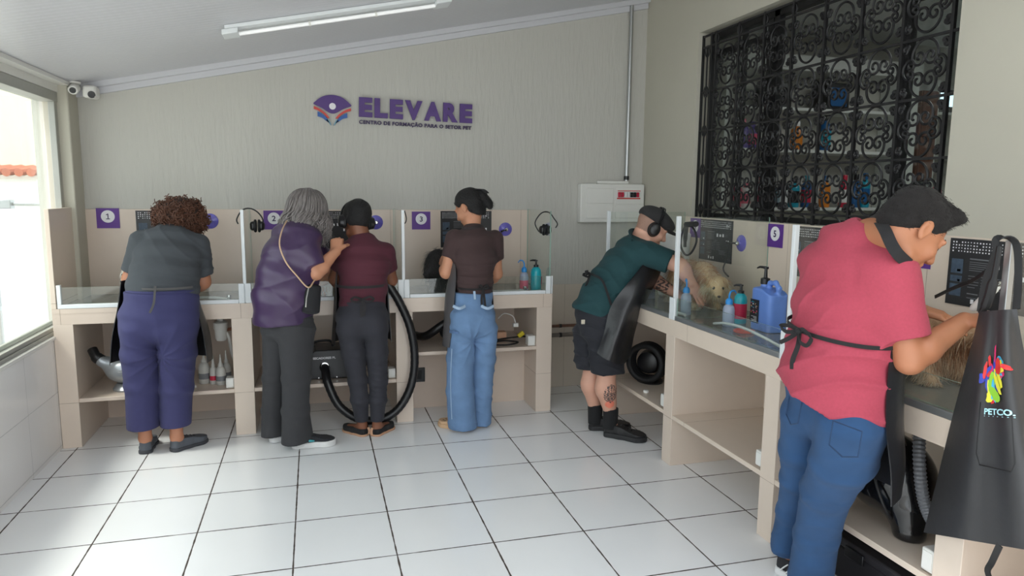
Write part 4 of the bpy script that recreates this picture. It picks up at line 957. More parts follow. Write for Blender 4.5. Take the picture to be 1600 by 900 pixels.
s = body_sdf(J, B); hf, hu = (.08, .62, -.75), (0, .75, .62); L_, Mx = head(s, J['head'], hf, hu, 1.0, neck=A(270,358,y=4.75), nr=.06)
sobj('body', s, M['skin_tan'], p)
shirt = cloth('charcoal_jersey', (66, 70, 75))
s = SDF(*bbox([J['sL'], J['sR'], J['eL'], J['eR'], st[0][0], st[5][0]], .26), .006)
torso(s, [(A(253,470,y=4.575), .190, .160), (A(255,450,y=4.585), .192, .157), (A(258,425,y=4.61), .183, .148), (A(263,400,y=4.65), .180, .135), (A(266,376,y=4.70), .172, .112), (A(269,361,y=4.735), .10, .075)], sd, 0)
s.cut(A(254,461,y=4.58), (0, 0, -1))
for q in 'LR': sleeve(s, J['s'+q], J['e'+q], .80, .072, .066, .02)
s.ell(A(271,352,y=4.75), (.052,.052,.03), None, .006, sub=True)
sobj('shirt', s, shirt, p, fold=lambda V, N: .009*crease(V, 3, (.25, 0, 1), .062)*np.clip((1.3-V[:, 2])*4, .1, 1.0)+.006*crease(V, 6, (1, 0, .8), .08)*np.clip((V[:, 2]-1.05)*5, 0, .8)+0.002*wavy(V, 9, (25, 25, 25)))
navy = cloth('navy_twill', (54, 54, 96), bscale=700)
s = SDF(*bbox([J['hipL'], J['hipR'], J['aL'], J['aR'], st[2][0]], .28), .006)
torso(s, [(A(249,512,y=4.55), .205, .155), (A(249,495,y=4.555), .212, .168), (A(253,462,y=4.575), .196, .162), (A(255,455,y=4.58), .190, .16)], sd)
legs(s, sd, [[(A(219,510,y=4.55), .098, .160), (A(220,550,y=4.555), .102, .140), (A(223,600,y=4.56), .095, .112), (A(223.5,675,y=4.57), .090, .095)], [(A(279,510,y=4.55), .098, .160), (A(278,550,y=4.555), .102, .140), (A(276,605,y=4.56), .093, .110), (A(274.5,670,y=4.57), .087, .093)]])
s.cut(A(250,666,y=4.57), (0, 0, -1)).cut(A(255,453,y=4.58), (0, 0, 1))
cr_ = A(250,560,y=4.4)
sobj('trousers', s, navy, p, fold=lambda V, N: .014*radial(V, cr_, 6, .17, 5)*(V[:, 1] < 4.56)+.007*crease(V, 5, (.5, 0, 1), .11)*np.exp(-((V[:, 2]-.5)/.2)**2)+.004*wavy(V, 5, (16, 8, 5))*(V[:, 2] < .6))
obj('belt', MB().tube([st[2][0]+np.array([0, 0, .0])+sd*.193*math.sin(t)+f*.164*math.cos(t)+np.array([0, 0, -.008]) for t in np.linspace(0, 2*math.pi, 40)[:-1]], .011, n=6, closed=True), navy, p)
ap = M['apron_black']
c0 = lambda z, y=4.60: np.array([A(250,500,y=y)[0], y, z])
obj('apron', apron([(c0(1.05), .20, .19, 95), (c0(.9), .225, .20, 100), (c0(.72, 4.58), .27, .20, 104), (c0(.56, 4.56), .285, .20, 106)], f, sd, sway=1), ap, p)
w0 = A(247,452,y=4.40)
obj('apron_tie', MB().ribbon(smooth_path([w0+np.array([-.012, -.01, .02]), A(241,468,y=4.365), A(239,478,y=4.36), A(234,489,y=4.355)], 5), .012, .003, (1, .2, 0)).ribbon(smooth_path([w0+sd*.19*math.sin(t)+f*.17*(math.cos(t)) + f*.172 for t in np.linspace(R(120), R(240), 14)], 2), .012, .003, (0, 0, 1)), cloth('grey_tie', (84, 82, 82)), p)
# curly hair: soft volume, its colour darkened for the shaded gaps, plus many helical curls
hc = A(281,334,y=4.79); hm = cloth('curly_hair_shaded_base', (40, 24, 18), rough=.7, bscale=200, var=.35, vscale=60); hm2 = cloth('curl_strand', (92, 56, 38), rough=.55, bump=0, var=.6, vscale=14)
s = SDF(hc-.25, hc+.25, .007); s.ell(hc+np.array([0, .0, .0]), (.132, .125, .098), None, .02).ell(hc+np.array([.045, -.02, -.035]), (.098, .09, .08), None, .03).ell(hc+np.array([-.045, .0, -.02]), (.09, .09, .08), None, .03)
ho, hV, hF = sobj('hair', s, hm, p, fold=lambda V, N: .008*wavy(V, 2, (70, 70, 70)), want=True)
def curls(V, F, n, turns, r0, ln, seed):
    r = np.random.default_rng(seed); Cn = V[F].mean(1); N = normals(V, F)[F].mean(1); i = r.choice(len(F), n); P = []
    for k in i:
        nn = N[k]; d = nrm(nn*.55+np.array([0, -.12, -.75])+r.normal(size=3)*.45); a, b, _ = basis(d); Lk = ln*r.uniform(.6, 1.25); rr = r0*r.uniform(.7, 1.3); ph = r.uniform(0, 6.3); sg = r.choice((-1, 1))
        t = np.linspace(0, 1, 20); th = ph+sg*2*math.pi*turns*t
        P.append(Cn[k]-nn*.012+d*(Lk*t)[:, None]+rr*(np.cos(th)[:, None]*a+np.sin(th)[:, None]*b))
    return strands(np.array(P), np.linspace(1, .6, 20)*.0038, 4)
V, F = curls(hV, hF, 1500, 2.0, .0095, .048, 4); me = fmesh('hair_curls', V, F, origin_of(ho.parent)); o = obj('hair_curls', me, hm2, p)
gsh = cloth('grey_mesh_shoe', (82, 86, 94), rough=.75); gso = cloth('dark_sole', (58, 60, 66), rough=.7)
for q in 'LR':
    so_, up_, P = shoe_parts(J['a'+q], J['t'+q], .255, .045, .022)
    so = sobj('shoe', up_, gsh, p); sobj('sole', so_, gso, so); laces(P, ((.12, .075), (.145, .068), (.17, .06)), .018, gso, so)
# ============ grey-haired person in the purple tunic
p = thing('person', 'person with long grey wavy hair in a satin purple tunic and dark flared trousers', 'person', (-0.2, 4.48, 0), 'people at the counters')
f = nrm((.78, .62, 0)); sd = side_of(f)
st = [(A(450,520,y=4.48), .165, .15), (A(449,490,y=4.48), .175, .165), (A(448,450,y=4.48), .175, .165), (A(456,408,y=4.50), .18, .15), (A(464,370,y=4.54), .165, .11), (A(470,350,y=4.56), .07, .07)]
J = dict(head=A(484,332,y=4.60), pelvis=A(449,490,y=4.48), sR=A(474,380,y=4.42), eR=A(493,426,y=4.38), wR=A(524,394,y=4.46), sL=A(478,374,y=4.68), eL=A(520,425,y=4.74), wL=A(505,440,y=4.92),
    hipL=A(440,520,y=4.52), hipR=A(458,520,y=4.43), kL=A(433,595,y=4.55), kR=A(458,595,y=4.44), aL=A(431,676,y=4.58), aR=A(466,682,y=4.43), tL=(.9,.4), tR=(1,.04),
    hR=((.12,.5,.8), (.15,.9,-.35), -1, dict(curl=((55,80,60),)*4, tcurl=50)), hL=((0,.9,-.3), (.3,0,-.9), 1))
B = dict(st=st, side=sd, f=f, arm=(.055,.045,.029), leg=(.07,.042,.036))
s = body_sdf(J, B); hf, hu = (.72, .58, -.38), (.25, .2, .9); head(s, J['head'], hf, hu, 1.0, neck=A(470,354,y=4.56))
sobj('body', s, M['skin_warm'], p)
purple = cloth('purple_satin', (64, 45, 79), rough=.34, bump=.05, var=.3, vscale=5)
s = SDF(*bbox([st[0][0], st[5][0], J['sR'], J['eR'], J['sL'], J['eL']], .25), .006)
torso(s, [(A(441,503,y=4.48), .172, .172), (A(444,470,y=4.48), .182, .178), (A(450,430,y=4.48), .178, .172), (A(458,398,y=4.50), .182, .155), (A(464,366,y=4.54), .17, .115), (A(468,352,y=4.56), .09, .08)], sd, 0)
s.cut(A(441,503,y=4.48), (0.05, 0, -1))
for q in 'RL': sleeve(s, J['s'+q], J['e'+q], .80, .078, .075, .03)
sobj('tunic', s, purple, p, fold=lambda V, N: .012*crease(V, 13, (-.45, 0, 1), .17, 1.0)*np.clip((1.36-V[:, 2])*4, .2, 1)+.006*crease(V, 4, (.7, .3, .6), .15, 1.0)*np.clip((1.3-V[:, 2])*4, .2, 1)+.003*wavy(V, 4, (12, 12, 20)))
grey = cloth('dark_grey_knit', (54, 54, 57))
s = SDF(*bbox([st[0][0], J['aL'], J['aR'], J['kL'], J['kR']], .25), .006)
torso(s, [(A(449,512,y=4.48), .155, .135), (A(449,490,y=4.48), .16, .15)], sd)
legs(s, sd, [[(A(438,515,y=4.52), .09, .115), (A(431,590,y=4.55), .068, .085), (A(428,640,y=4.57), .068, .078), (A(429,692,y=4.58), .078, .092)], [(A(463,515,y=4.43), .095, .12), (A(463,590,y=4.43), .074, .092), (A(461,640,y=4.43), .074, .086), (A(465,696,y=4.42), .086, .108)]])
s.cut((0, 0, .045), (0, 0, -1)).cut(A(449,480,y=4.48), (0, 0, 1))
sobj('trousers', s, grey, p, fold=lambda V, N: .008*crease(V, 6, (.3, 0, 1), .07)*np.exp(-((V[:, 2]-.42)/.2)**2)+.005*wavy(V, 6, (16, 16, 4))*np.clip(.6-V[:, 2], 0, .5)*2+.008*crease(V, 16, (.3, 0, 1), .05)*np.exp(-((V[:, 2]-.78)/.06)**2))
sn = cloth('black_knit_sneaker', (36, 37, 42)); wsole = cloth('white_foam_sole', (222, 222, 222), rough=.6, sheen=0); teal = cloth('teal_stripe', (60, 160, 170), rough=.5)
for q in 'LR':
    so_, up_, P = shoe_parts(J['a'+q], J['t'+q], .275, .046, .038, up=.085)
    so = sobj('shoe', up_, sn, p); sobj('sole', so_, wsole, so)
    sgn = 1 if q == 'R' else -1
    obj('side_stripe', MB().tube([P(.075, .047*1, .048), P(.115, .051, .054), P(.15, .052, .05)], [.005, .008, .004], n=6), teal, so)
    laces(P, ((.13, .082), (.155, .072), (.18, .062)), .016, sn, so)
# grey waves: locks falling from the crown
hm = cloth('grey_hair', (118, 112, 110), rough=.4, bscale=300, var=.75, vscale=26, stretch=(3, 3, .6)); hcn = V3(J['head']); r_, f_, u_ = frame((.78, .6, -.12), (.12, .1, .98))
s = SDF(hcn-.28, hcn+.26, .006); Mh = np.stack([r_, f_, u_], 1); HL = lambda a, b, z: hcn+a*r_+b*f_+z*u_
s.ell(HL(0, -.022, .045), (.096, .112, .104), Mh, .02).ell(HL(.01, -.055, -.03), (.10, .09, .10), Mh, .04).ell(HL(.03, -.06, -.085), (.10, .085, .07), Mh, .04).ell(HL(.07, .03, -.06), (.04, .065, .09), Mh, .03).ell(HL(-.06, .03, -.05), (.04, .06, .09), Mh, .03)
ho, hV, hF = sobj('hair', s, hm, p, fold=lambda V, N: .006*wavy(V, 21, (40, 40, 22)), want=True)
r = np.random.default_rng(11); lk = []
for k in range(430):
    az = r.uniform(-math.pi, math.pi)
    if abs(az) < .8: az = math.copysign(.8+r.uniform(0, .5), az)
    t = np.linspace(0, 1, 22); th = np.minimum(t/.42, 1)*R(98); fl_ = np.clip((t-.36)/.64, 0, 1); sp_ = r.uniform(.86, 1.07); ln = r.uniform(.13, .23); ph = r.uniform(0, 6.3); am = r.uniform(.008, .018)
    rad_ = (.098*np.sin(th)+.030*np.sin(fl_*2.6)+.006)*sp_; zz = .034+.112*np.cos(th)*(1+(sp_-1)*np.sin(th))-ln*fl_-.014*np.exp(-(t/.06)**2)
    wv = am*np.sin(fl_*11+ph)*np.clip(t*2, 0, 1); wv2 = am*np.cos(fl_*9+ph)*np.clip(t*2, 0, 1)
    lk.append(hcn+(rad_*math.sin(az)+wv)[:, None]*r_+(rad_*math.cos(az)*1.1-.022+wv2)[:, None]*f_+zz[:, None]*u_)
V, F = strands(np.array(lk), np.concatenate([[.02, .5], np.linspace(.7, 1, 5), np.linspace(1, .2, 15)])*.0066, 5)
lo_ = obj('hair_locks', fmesh('hair_locks', V, F, origin_of(p)), hm, p)
cord = cloth('beige_cord', (202, 170, 140), rough=.6)
obj('bag_strap', MB().tube(smooth_path([A(448,345,y=4.44), A(440,362,y=4.34), A(437,384,y=4.29), A(447,410,y=4.285), A(463,430,y=4.27), A(481,449,y=4.26), A(490,440,y=4.32), A(497,430,y=4.40)], 6), .0045, n=6), cord, p)
obj('lanyard_ring', MB().tube([A(482,450,y=4.26), A(479,466,y=4.27), A(478,480,y=4.27)], .004, n=6), M['chrome'], p)
bagm = cloth('black_cloth_bag', (26, 26, 30), rough=.8)
s = SDF(*bbox([A(486,470,y=4.34)], .2), .006); s.ecap(A(489,448,y=4.36), A(485,486,y=4.34), .05, .04, .055, .05, sd*0+np.array([1, .2, 0]), .02, .4); bo = tag(sobj('shoulder_bag', s, bagm, None), 'small black cloth bag hanging at the hip of the grey-haired person', 'bag')
# ============ person in the maroon shirt with black earmuffs
p = thing('person', 'person in a maroon shirt and black leggings wearing black earmuffs at bay two', 'person', (0.28, 4.53, 0), 'people at the counters')
f = nrm((-.05, 1, 0)); sd = side_of(f)
st = [(A(566,520,y=4.53), .150, .125), (A(566,495,y=4.53), .155, .13), (A(568,450,y=4.56), .135, .11), (A(568,410,y=4.60), .155, .12), (A(568,390,y=4.62), .15, .10), (A(567,374,y=4.64), .07, .07)]
J = dict(head=A(557,345,y=4.70), pelvis=A(566,498,y=4.53), sL=A(535,394,y=4.62), sR=A(602,394,y=4.62), eL=A(524,436,y=4.68), eR=A(611,438,y=4.70), wL=A(535,448,y=4.92), wR=A(592,448,y=4.93),
    hipL=A(551,525,y=4.53), hipR=A(582,525,y=4.53), kL=A(559,595,y=4.53), kR=A(591,595,y=4.53), aL=A(566,664,y=4.56), aR=A(589,666,y=4.54), tL=(-.62,.8), tR=(.6,.8), hL=((.2,.9,-.2), (.4,0,-.9), 1), hR=((-.2,.9,-.2), (-.4,0,-.9), -1))
B = dict(st=st, side=sd, f=f, arm=(.05,.041,.028), leg=(.07,.038,.030))
s = body_sdf(J, B); hf, hu = (-.15, .85, -.5), (0, .5, .86); L_, Mx = head(s, J['head'], hf, hu, 1.0, neck=A(567,378,y=4.64))
sobj('body', s, M['skin_dark'], p)
mar = cloth('maroon_jersey', (82, 34, 48))
s = SDF(*bbox([st[0][0], st[5][0], J['sL'], J['sR'], J['eL'], J['eR']], .2), .0055)
torso(s, [(A(566,479,y=4.545), .148, .125), (A(568,450,y=4.56), .140, .118), (A(568,415,y=4.59), .160, .126), (A(568,392,y=4.62), .158, .105), (A(567,377,y=4.64), .085, .075), (A(567,371,y=4.645), .062, .06)], sd)
s.cut(A(566,479,y=4.54), (0, 0, -1))
for q in 'LR': sleeve(s, J['s'+q], J['e'+q], .60, .064, .058, .03)
sobj('shirt', s, mar, p, fold=lambda V, N: .006*crease(V, 31, (.15, 0, 1), .05)*np.clip((1.26-V[:, 2])*5, .1, 1))
leg = cloth('black_leggings', (44, 44, 52))
s = SDF(*bbox([st[0][0], J['aL'], J['aR'], J['hipL'], J['hipR']], .22), .0055)
torso(s, [(A(566,510,y=4.53), .152, .122), (A(566,495,y=4.53), .156, .13), (A(567,474,y=4.54), .142, .12)], sd)
legs(s, sd, [[(A(547,515,y=4.53), .082, .115), (A(552,550,y=4.53), .074, .09), (V3(J['kL']), .058, .062), (V3(J['kL'])*.6+V3(J['aL'])*.4+np.array([0, -.015, 0]), .056, .062), (V3(J['aL']), .040, .044)], [(A(586,515,y=4.53), .082, .115), (A(588,550,y=4.53), .072, .09), (V3(J['kR']), .058, .062), (V3(J['kR'])*.6+V3(J['aR'])*.4+np.array([0, -.015, 0]), .054, .062), (V3(J['aR']), .040, .044)]])
for q in (-1, 1): s.ell(A(566+q*19,508,y=4.455), (.072, .06, .08), None, .04)
s.cut((0, 0, .10), (0, 0, -1))
sobj('leggings', s, leg, p, fold=lambda V, N: .004*crease(V, 6, (.2, 0, 1), .035)*np.exp(-((V[:, 2]-.35)/.25)**2))
c0 = lambda z, y=4.58: np.array([A(566,500,y=y)[0], y, z])
obj('apron', apron([(c0(1.12), .15, .15, 80), (c0(1.0), .165, .15, 100), (c0(.85), .175, .155, 106), (c0(.62), .19, .16, 108)], f, sd, sway=1), ap, p)
wb = A(566,468,y=4.41)
tie = MB().ribbon([c0(1.0, 4.555)+sd*.158*math.sin(t)-f*.135*math.cos(t) for t in np.linspace(R(-80), R(80), 18)], .016, .003, (0, 0, 1))
for sg in (-1, 1): tie.ribbon(smooth_path([wb, wb+np.array([sg*.045, -.015, .018]), wb+np.array([sg*.07, -.012, .0]), wb+np.array([sg*.035, -.015, -.012]), wb], 6), .014, .003, (0, -.5, 1))
tie.ribbon(smooth_path([wb, wb+np.array([-.008, -.02, -.06]), wb+np.array([-.004, -.015, -.13])], 5), .016, .003, (1, 0, 0)).ribbon(smooth_path([wb, wb+np.array([.012, -.02, -.04]), wb+np.array([.006, -.015, -.10])], 5), .016, .003, (1, 0, 0))
obj('apron_tie', tie, cloth('black_tie', (40, 38, 40)), p)
hm = cloth('black_tied_hair', (15, 13, 14), rough=.75, bscale=160, var=.2, vscale=60, bump=.4)
hcn = V3(J['head']); r_, f_, u_ = frame(hf, hu); Mh = np.stack([r_, f_, u_], 1); HL = lambda a, b, z: hcn+a*r_+b*f_+z*u_
s = SDF(hcn-.2, hcn+.2, .005); s.ell(HL(0, -.018, .04), (.088, .108, .096), Mh, .02).ell(HL(.01, -.085, .03), (.07, .055, .07), Mh, .03).ell(HL(0, -.06, -.03), (.07, .05, .055), Mh, .03); s.cut(HL(0, .05, .03), f_*.75-u_*.65); s.cut(HL(0, -.02, -.075), -u_)
sobj('hair', s, hm, p, fold=lambda V, N: .003*wavy(V, 3, (60, 60, 60)))
def earmuffs(name, hl, r_, f_, u_, lab, cat='earmuffs', wid=.093):
    t = thing(name, lab, cat, hl(0, 0, .1))
    mb = MB().tube([hl(wid*1.06*math.sin(a), .0, .02+.125*math.cos(a)) for a in np.linspace(-1.75, 1.75, 26)], .0055, n=8).tube([hl(wid*1.08*math.sin(a), .012, .02+.127*math.cos(a)) for a in np.linspace(-1.75, 1.75, 26)], .0035, n=6)
    obj('headband', mb, M['black'], t)
    for sg in (-1, 1):
        c = hl(sg*wid*.93, 0, -.01); Mq = np.stack([r_, f_, u_], 1); s = SDF(c-.08, c+.08, .004); s.ecap(c-r_*sg*.004, c+r_*sg*.022, .036, .046, .032, .040, f_, .005, .35)
        e = sobj('ear_cup', s, M['black'], t)
        obj('cushion', MB().tube([c-r_*sg*.008+f_*.030*math.cos(q)+u_*.038*math.sin(q) for q in np.linspace(0, 2*math.pi, 24)[:-1]], .011, n=8, closed=True), M['black_matte'], e)
    return t
earmuffs('earmuffs', HL, r_, f_, u_, 'black earmuffs worn by the person in the maroon shirt')
flat = cloth('black_flat_shoe', (30, 29, 31)); tan = cloth('tan_rubber_sole', (196, 152, 122), rough=.6, sheen=0)
for q in 'LR':
    so_, up_, P = shoe_parts(J['a'+q], J['t'+q], .235, .042, .014, up=.05); so = sobj('shoe', up_, flat, p); sobj('sole', so_, tan, so)
    obj('heel_tab', MB().ribbon(smooth_path([P(-.008, 0, .02), P(-.012, 0, .045), P(-.002, 0, .065)], 4), .014, .004, (1, .3, 0)), tan, so)
# ============ person in the brown top and wide jeans
p = thing('person', 'person in a brown top and wide blue jeans with black hair in a claw clip', 'person', (1.0, 4.52, 0), 'people at the counters')
f = nrm((-.28, .96, 0)); sd = side_of(f)
st = [(A(738,520,y=4.51), .145, .125), (A(738,492,y=4.51), .140, .125), (A(741,446,y=4.54), .110, .095), (A(742,405,y=4.58), .138, .11), (A(741,374,y=4.60), .148, .09), (A(738,356,y=4.62), .055, .055)]
J = dict(head=A(733,325,y=4.68), pelvis=A(738,495,y=4.51), sL=A(710,372,y=4.60), sR=A(773,373,y=4.62), eL=A(697,426,y=4.60), eR=A(776,428,y=4.68), wL=A(694,412,y=4.84), wR=A(757,446,y=4.90),
    hipL=A(725,520,y=4.51), hipR=A(754,520,y=4.51), kL=A(724,590,y=4.50), kR=A(750,590,y=4.52), aL=A(724,652,y=4.50), aR=A(752,650,y=4.56), tL=(-.68,.72), tR=(-.1,1), hL=((.1,.75,.5), (.7,.3,-.6), 1, dict(curl=(40,45,45,45))), hR=((-.3,.9,0), (-.5,0,-.8), -1))
B = dict(st=st, side=sd, f=f, arm=(.045,.039,.026), leg=(.07,.042,.030))
s = body_sdf(J, B); hf, hu = (-.62, .62, -.48), (-.25, .3, .9); L_, Mx = head(s, J['head'], hf, hu, .98, neck=A(738,360,y=4.62), nr=.045)
sobj('body', s, M['skin_warm'], p)
br = cloth('brown_jersey', (66, 48, 48))
s = SDF(*bbox([st[1][0], st[5][0], J['sL'], J['sR'], J['eL'], J['eR']], .2), .0055)
torso(s, [(A(741,460,y=4.53), .118, .105), (A(741,442,y=4.54), .116, .102), (A(742,405,y=4.58), .143, .117), (A(741,376,y=4.60), .152, .097), (A(739,362,y=4.62), .075, .065), (A(738,355,y=4.625), .055, .055)], sd)
s.cut(A(741,459,y=4.53), (0, 0, -1))
for q in 'LR': sleeve(s, J['s'+q], J['e'+q], .56, .060, .055, .03)
sobj('top', s, br, p, fold=lambda V, N: .006*crease(V, 17, (.1, 0, 1), .042)*np.clip((1.2-V[:, 2])*5, .06, 1))
def denimmat(name, c):
    m = cloth(name, c, rough=.9, bump=.3, bscale=1200, var=.34, vscale=9); return m
den = denimmat('light_blue_denim', (104, 134, 172))
s = SDF(*bbox([st[0][0], J['aL'], J['aR'], J['hipL'], J['hipR'], A(738,458,y=4.52)], .22), .0055)
torso(s, [(A(738,508,y=4.51), .142, .118), (A(738,492,y=4.51), .144, .124), (A(740,460,y=4.53), .120, .106), (A(740,455,y=4.53), .116, .103)], sd)
legs(s, sd, [[(A(721,512,y=4.51), .082, .112), (A(719,560,y=4.505), .086, .092), (A(719,610,y=4.50), .088, .088), (A(723,672,y=4.49), .094, .094)], [(A(756,512,y=4.51), .080, .112), (A(755,560,y=4.52), .074, .086), (A(752,610,y=4.54), .068, .076), (A(750,668,y=4.56), .072, .080)]])
for q in (-1, 1): s.ell(A(739+q*15,500,y=4.445), (.068, .058, .075), None, .04)
s.cut((0, 0, .02), (0, 0, -1)).cut(A(740,456,y=4.53), (0, 0, 1))
jo = sobj('jeans', s, den, p, fold=lambda V, N: .010*crease(V, 8, (.6, 0, 1), .085)*np.clip(1.0-V[:, 2]*.9, .15, 1)+.010*radial(V, A(739,535,y=4.4), 5, .14, 3)*(V[:, 1] < 4.5)+.004*wavy(V, 8, (18, 18, 5)))
pale = cloth('pale_denim_edge', (160, 182, 206)); seam = cloth('denim_seam', (84, 112, 152))
for q, px in ((-1, 718), (1, 762)):
    obj('back_pocket', MB().ribbon(smooth_path([A(px-10,478,y=4.395), A(px,482,y=4.372), A(px+9,478,y=4.39)], 4), .018, .006, (0, 0, 1)), pale, jo)
obj('belt_loop', MB().ribbon([A(741,455,y=4.415), A(742,468,y=4.395)], .014, .006, (1, 0, 0)), pale, jo)
obj('cargo_pocket', MB().ribbon(smooth_path([A(703,518,y=4.47), A(709,519,y=4.41), A(716,520,y=4.395)], 4), .018, .006, (0, 0, 1)), seam, jo)
obj('seam_line', MB().tube(smooth_path([A(706,545,y=4.42), A(704,600,y=4.42), A(706,655,y=4.40)], 6), .0025, n=5), pale, jo)
gap_ = pm('grey_coated_apron', srgb(76, 74, 76), 0.45, var=0.12, vscale=8, bump=.12, bscale=18)
c0 = lambda z, y=4.57: np.array([A(735,500,y=y)[0], y, z])
obj('apron', apron([(c0(1.16, 4.6), .125, .13, (-95, 70)), (c0(1.04, 4.585), .145, .13, (-112, 92)), (c0(.9), .17, .14, (-115, 95)), (c0(.72), .185, .15, (-114, 96)), (c0(.58), .20, .155, (-112, 96))], f, sd, sway=1.2), gap_, p)
ns = MB().ribbon(smooth_path([A(735,352,y=4.555)+f*.12, A(722,356,y=4.60), A(730,358,y=4.555), A(742,355,y=4.545), A(752,354,y=4.57), A(756,356,y=4.63)], 5), .022, .004, (0, .3, 1))
obj('apron_neck_strap', ns, cloth('dark_strap', (46, 38, 40)), p)
wb = A(755,452,y=4.42); tie = MB()
for sg in (-1, 1): tie.ribbon(smooth_path([wb, wb+np.array([sg*.02, -.015, .03]), wb+np.array([sg*.03, -.012, .01]), wb], 6), .012, .003, (0, -.5, 1))
tie.ribbon(smooth_path([wb, wb+np.array([.004, -.02, -.06]), wb+np.array([.012, -.012, -.12])], 5), .014, .003, (1, 0, 0)).ribbon(smooth_path([wb, wb+np.array([-.014, -.02, -.05]), wb+np.array([-.012, -.012, -.10])], 5), .014, .003, (1, 0, 0))
tie.ribbon([np.array([A(741,455,y=4.535)[0], 4.535, wb[2]])+sd*.123*math.sin(t)-f*.112*math.cos(t) for t in np.linspace(R(-85), R(85), 18)], .012, .003, (0, 0, 1))
obj('apron_tie', tie, cloth('black_tie_cord', (34, 32, 34)), p)
hm = cloth('black_updo_hair', (15, 13, 14), rough=.7, bscale=140, var=.25, vscale=50, bump=.5)
hcn = V3(J['head']); r_, f_, u_ = frame(hf, hu); Mh = np.stack([r_, f_, u_], 1); HL = lambda a, b, z: hcn+a*r_+b*f_+z*u_
s = SDF(hcn-.24, hcn+.24, .005); s.ell(HL(0, -.016, .038), (.085, .106, .096), Mh, .02).ell(HL(0, -.055, -.03), (.066, .055, .075), Mh, .03)
s.cut(HL(0, .052, .04), f_*.72-u_*.69); s.cut(HL(0, -.05, -.085), -u_*.85+f_*.5); s.ell(HL(-.088, .005, -.02), (.04, .045, .045), Mh, .01, sub=True)
for a_, b_, c_ in ((.035, -.115, .0), (.05, -.125, -.03), (.02, -.125, .03), (.062, -.11, .0)): s.ell(HL(a_, b_, c_), (.030, .028, .040), Mh, .010)
hV, hF = s.nets(); hs = fur(hV, hF, 900, .022, lambda q: nrm(-f_*.5-u_*.8)*np.ones((len(q), 1)), .7, .0012, 3, .15, None, .2)
sobj('hair', s, hm, p, fold=lambda V, N: .003*wavy(V, 3, (30, 30, 70)))
obj('loose_hair', fmesh('loose_hair', *hs, origin_of(p)), hm, p)
cl = MB()
for k in range(5): cl.tube(smooth_path([HL(-.012+.010*k, -.098, .082), HL(-.006+.011*k, -.140, .066), HL(.0+.012*k, -.158, .03)], 4), .0042, n=6)
cl.tube([HL(-.016, -.10, .084), HL(.034, -.10, .084)], .0065, n=8)
obj('claw_clip', cl, M['black'], p)
clog = cloth('tan_foam_clog', (208, 172, 136), rough=.65, bump=.1, sheen=0)
for q in 'LR':
    so_, up_, P = shoe_parts(J['a'+q], J['t'+q], .25, .048, .028, up=.062); so = sobj('clog', up_, clog, p); sobj('sole', so_, clog, so)
    mb = MB()
    for x, y in ((.16, .02), (.16, -.02), (.19, .0), (.185, .03), (.185, -.03), (.21, .015), (.21, -.015)): mb.lathe([(.006, -.002), (.006, .001)], 10, P(x, y, float(np.interp(x, [.13, .19, .25], [.06, .047, .045]))-.001))
    obj('vent_hole', mb, gso, so)
# ============ person in the flat cap reaching over bay four
p = thing('person', 'person in a flat cap, teal shirt, black apron and shorts reaching to the cream dog', 'person', (1.8, 4.2, 0), 'people at the counters')
f = nrm((.95, -.2, 0)); sd = side_of(f); lean = nrm((.55, -.05, .85))
st = [(A(936,530,y=4.2), .150, .135), (A(937,500,y=4.2), .155, .145), (A(948,460,y=4.2), .145, .125), (A(972,425,y=4.19), .16, .13), (A(995,392,y=4.17), .165, .115), (A(1003,376,y=4.16), .07, .07)]
J = dict(head=A(1018,356,y=4.12), pelvis=A(937,500,y=4.2), sR=A(1012,396,y=4.02), eR=A(1064,416,y=3.90), wR=A(1080,442,x=2.24), sL=A(1004,398,y=4.33), eL=A(1012,432,y=4.30), wL=A(1062,462,y=4.06),
    hipR=A(948,525,y=4.12), hipL=A(926,525,y=4.28), kR=A(948,583,y=4.13), kL=A(926,578,y=4.28), aR=A(954,648,y=4.14), aL=A(930,641,y=4.29), tR=(.76,-.62), tL=(.9,-.2),
    hR=((.45,-.3,-.75), (.2,-.5,-.6), 1, dict(curl=(25,28,30,32))), hL=((.75,-.6,-.1), (.3,-.2,-.9), -1, dict(curl=(22,26,28,30))))
B = dict(st=st, side=sd, f=f, arm=(.056,.046,.031), leg=(.09,.055,.038))
s = body_sdf(J, B); hf, hu = (.80, -.18, -.45), (.40, -.05, .90); L_, Mx = head(s, J['head'], hf, hu, 1.0, neck=A(1000,378,y=4.16), nr=.062)
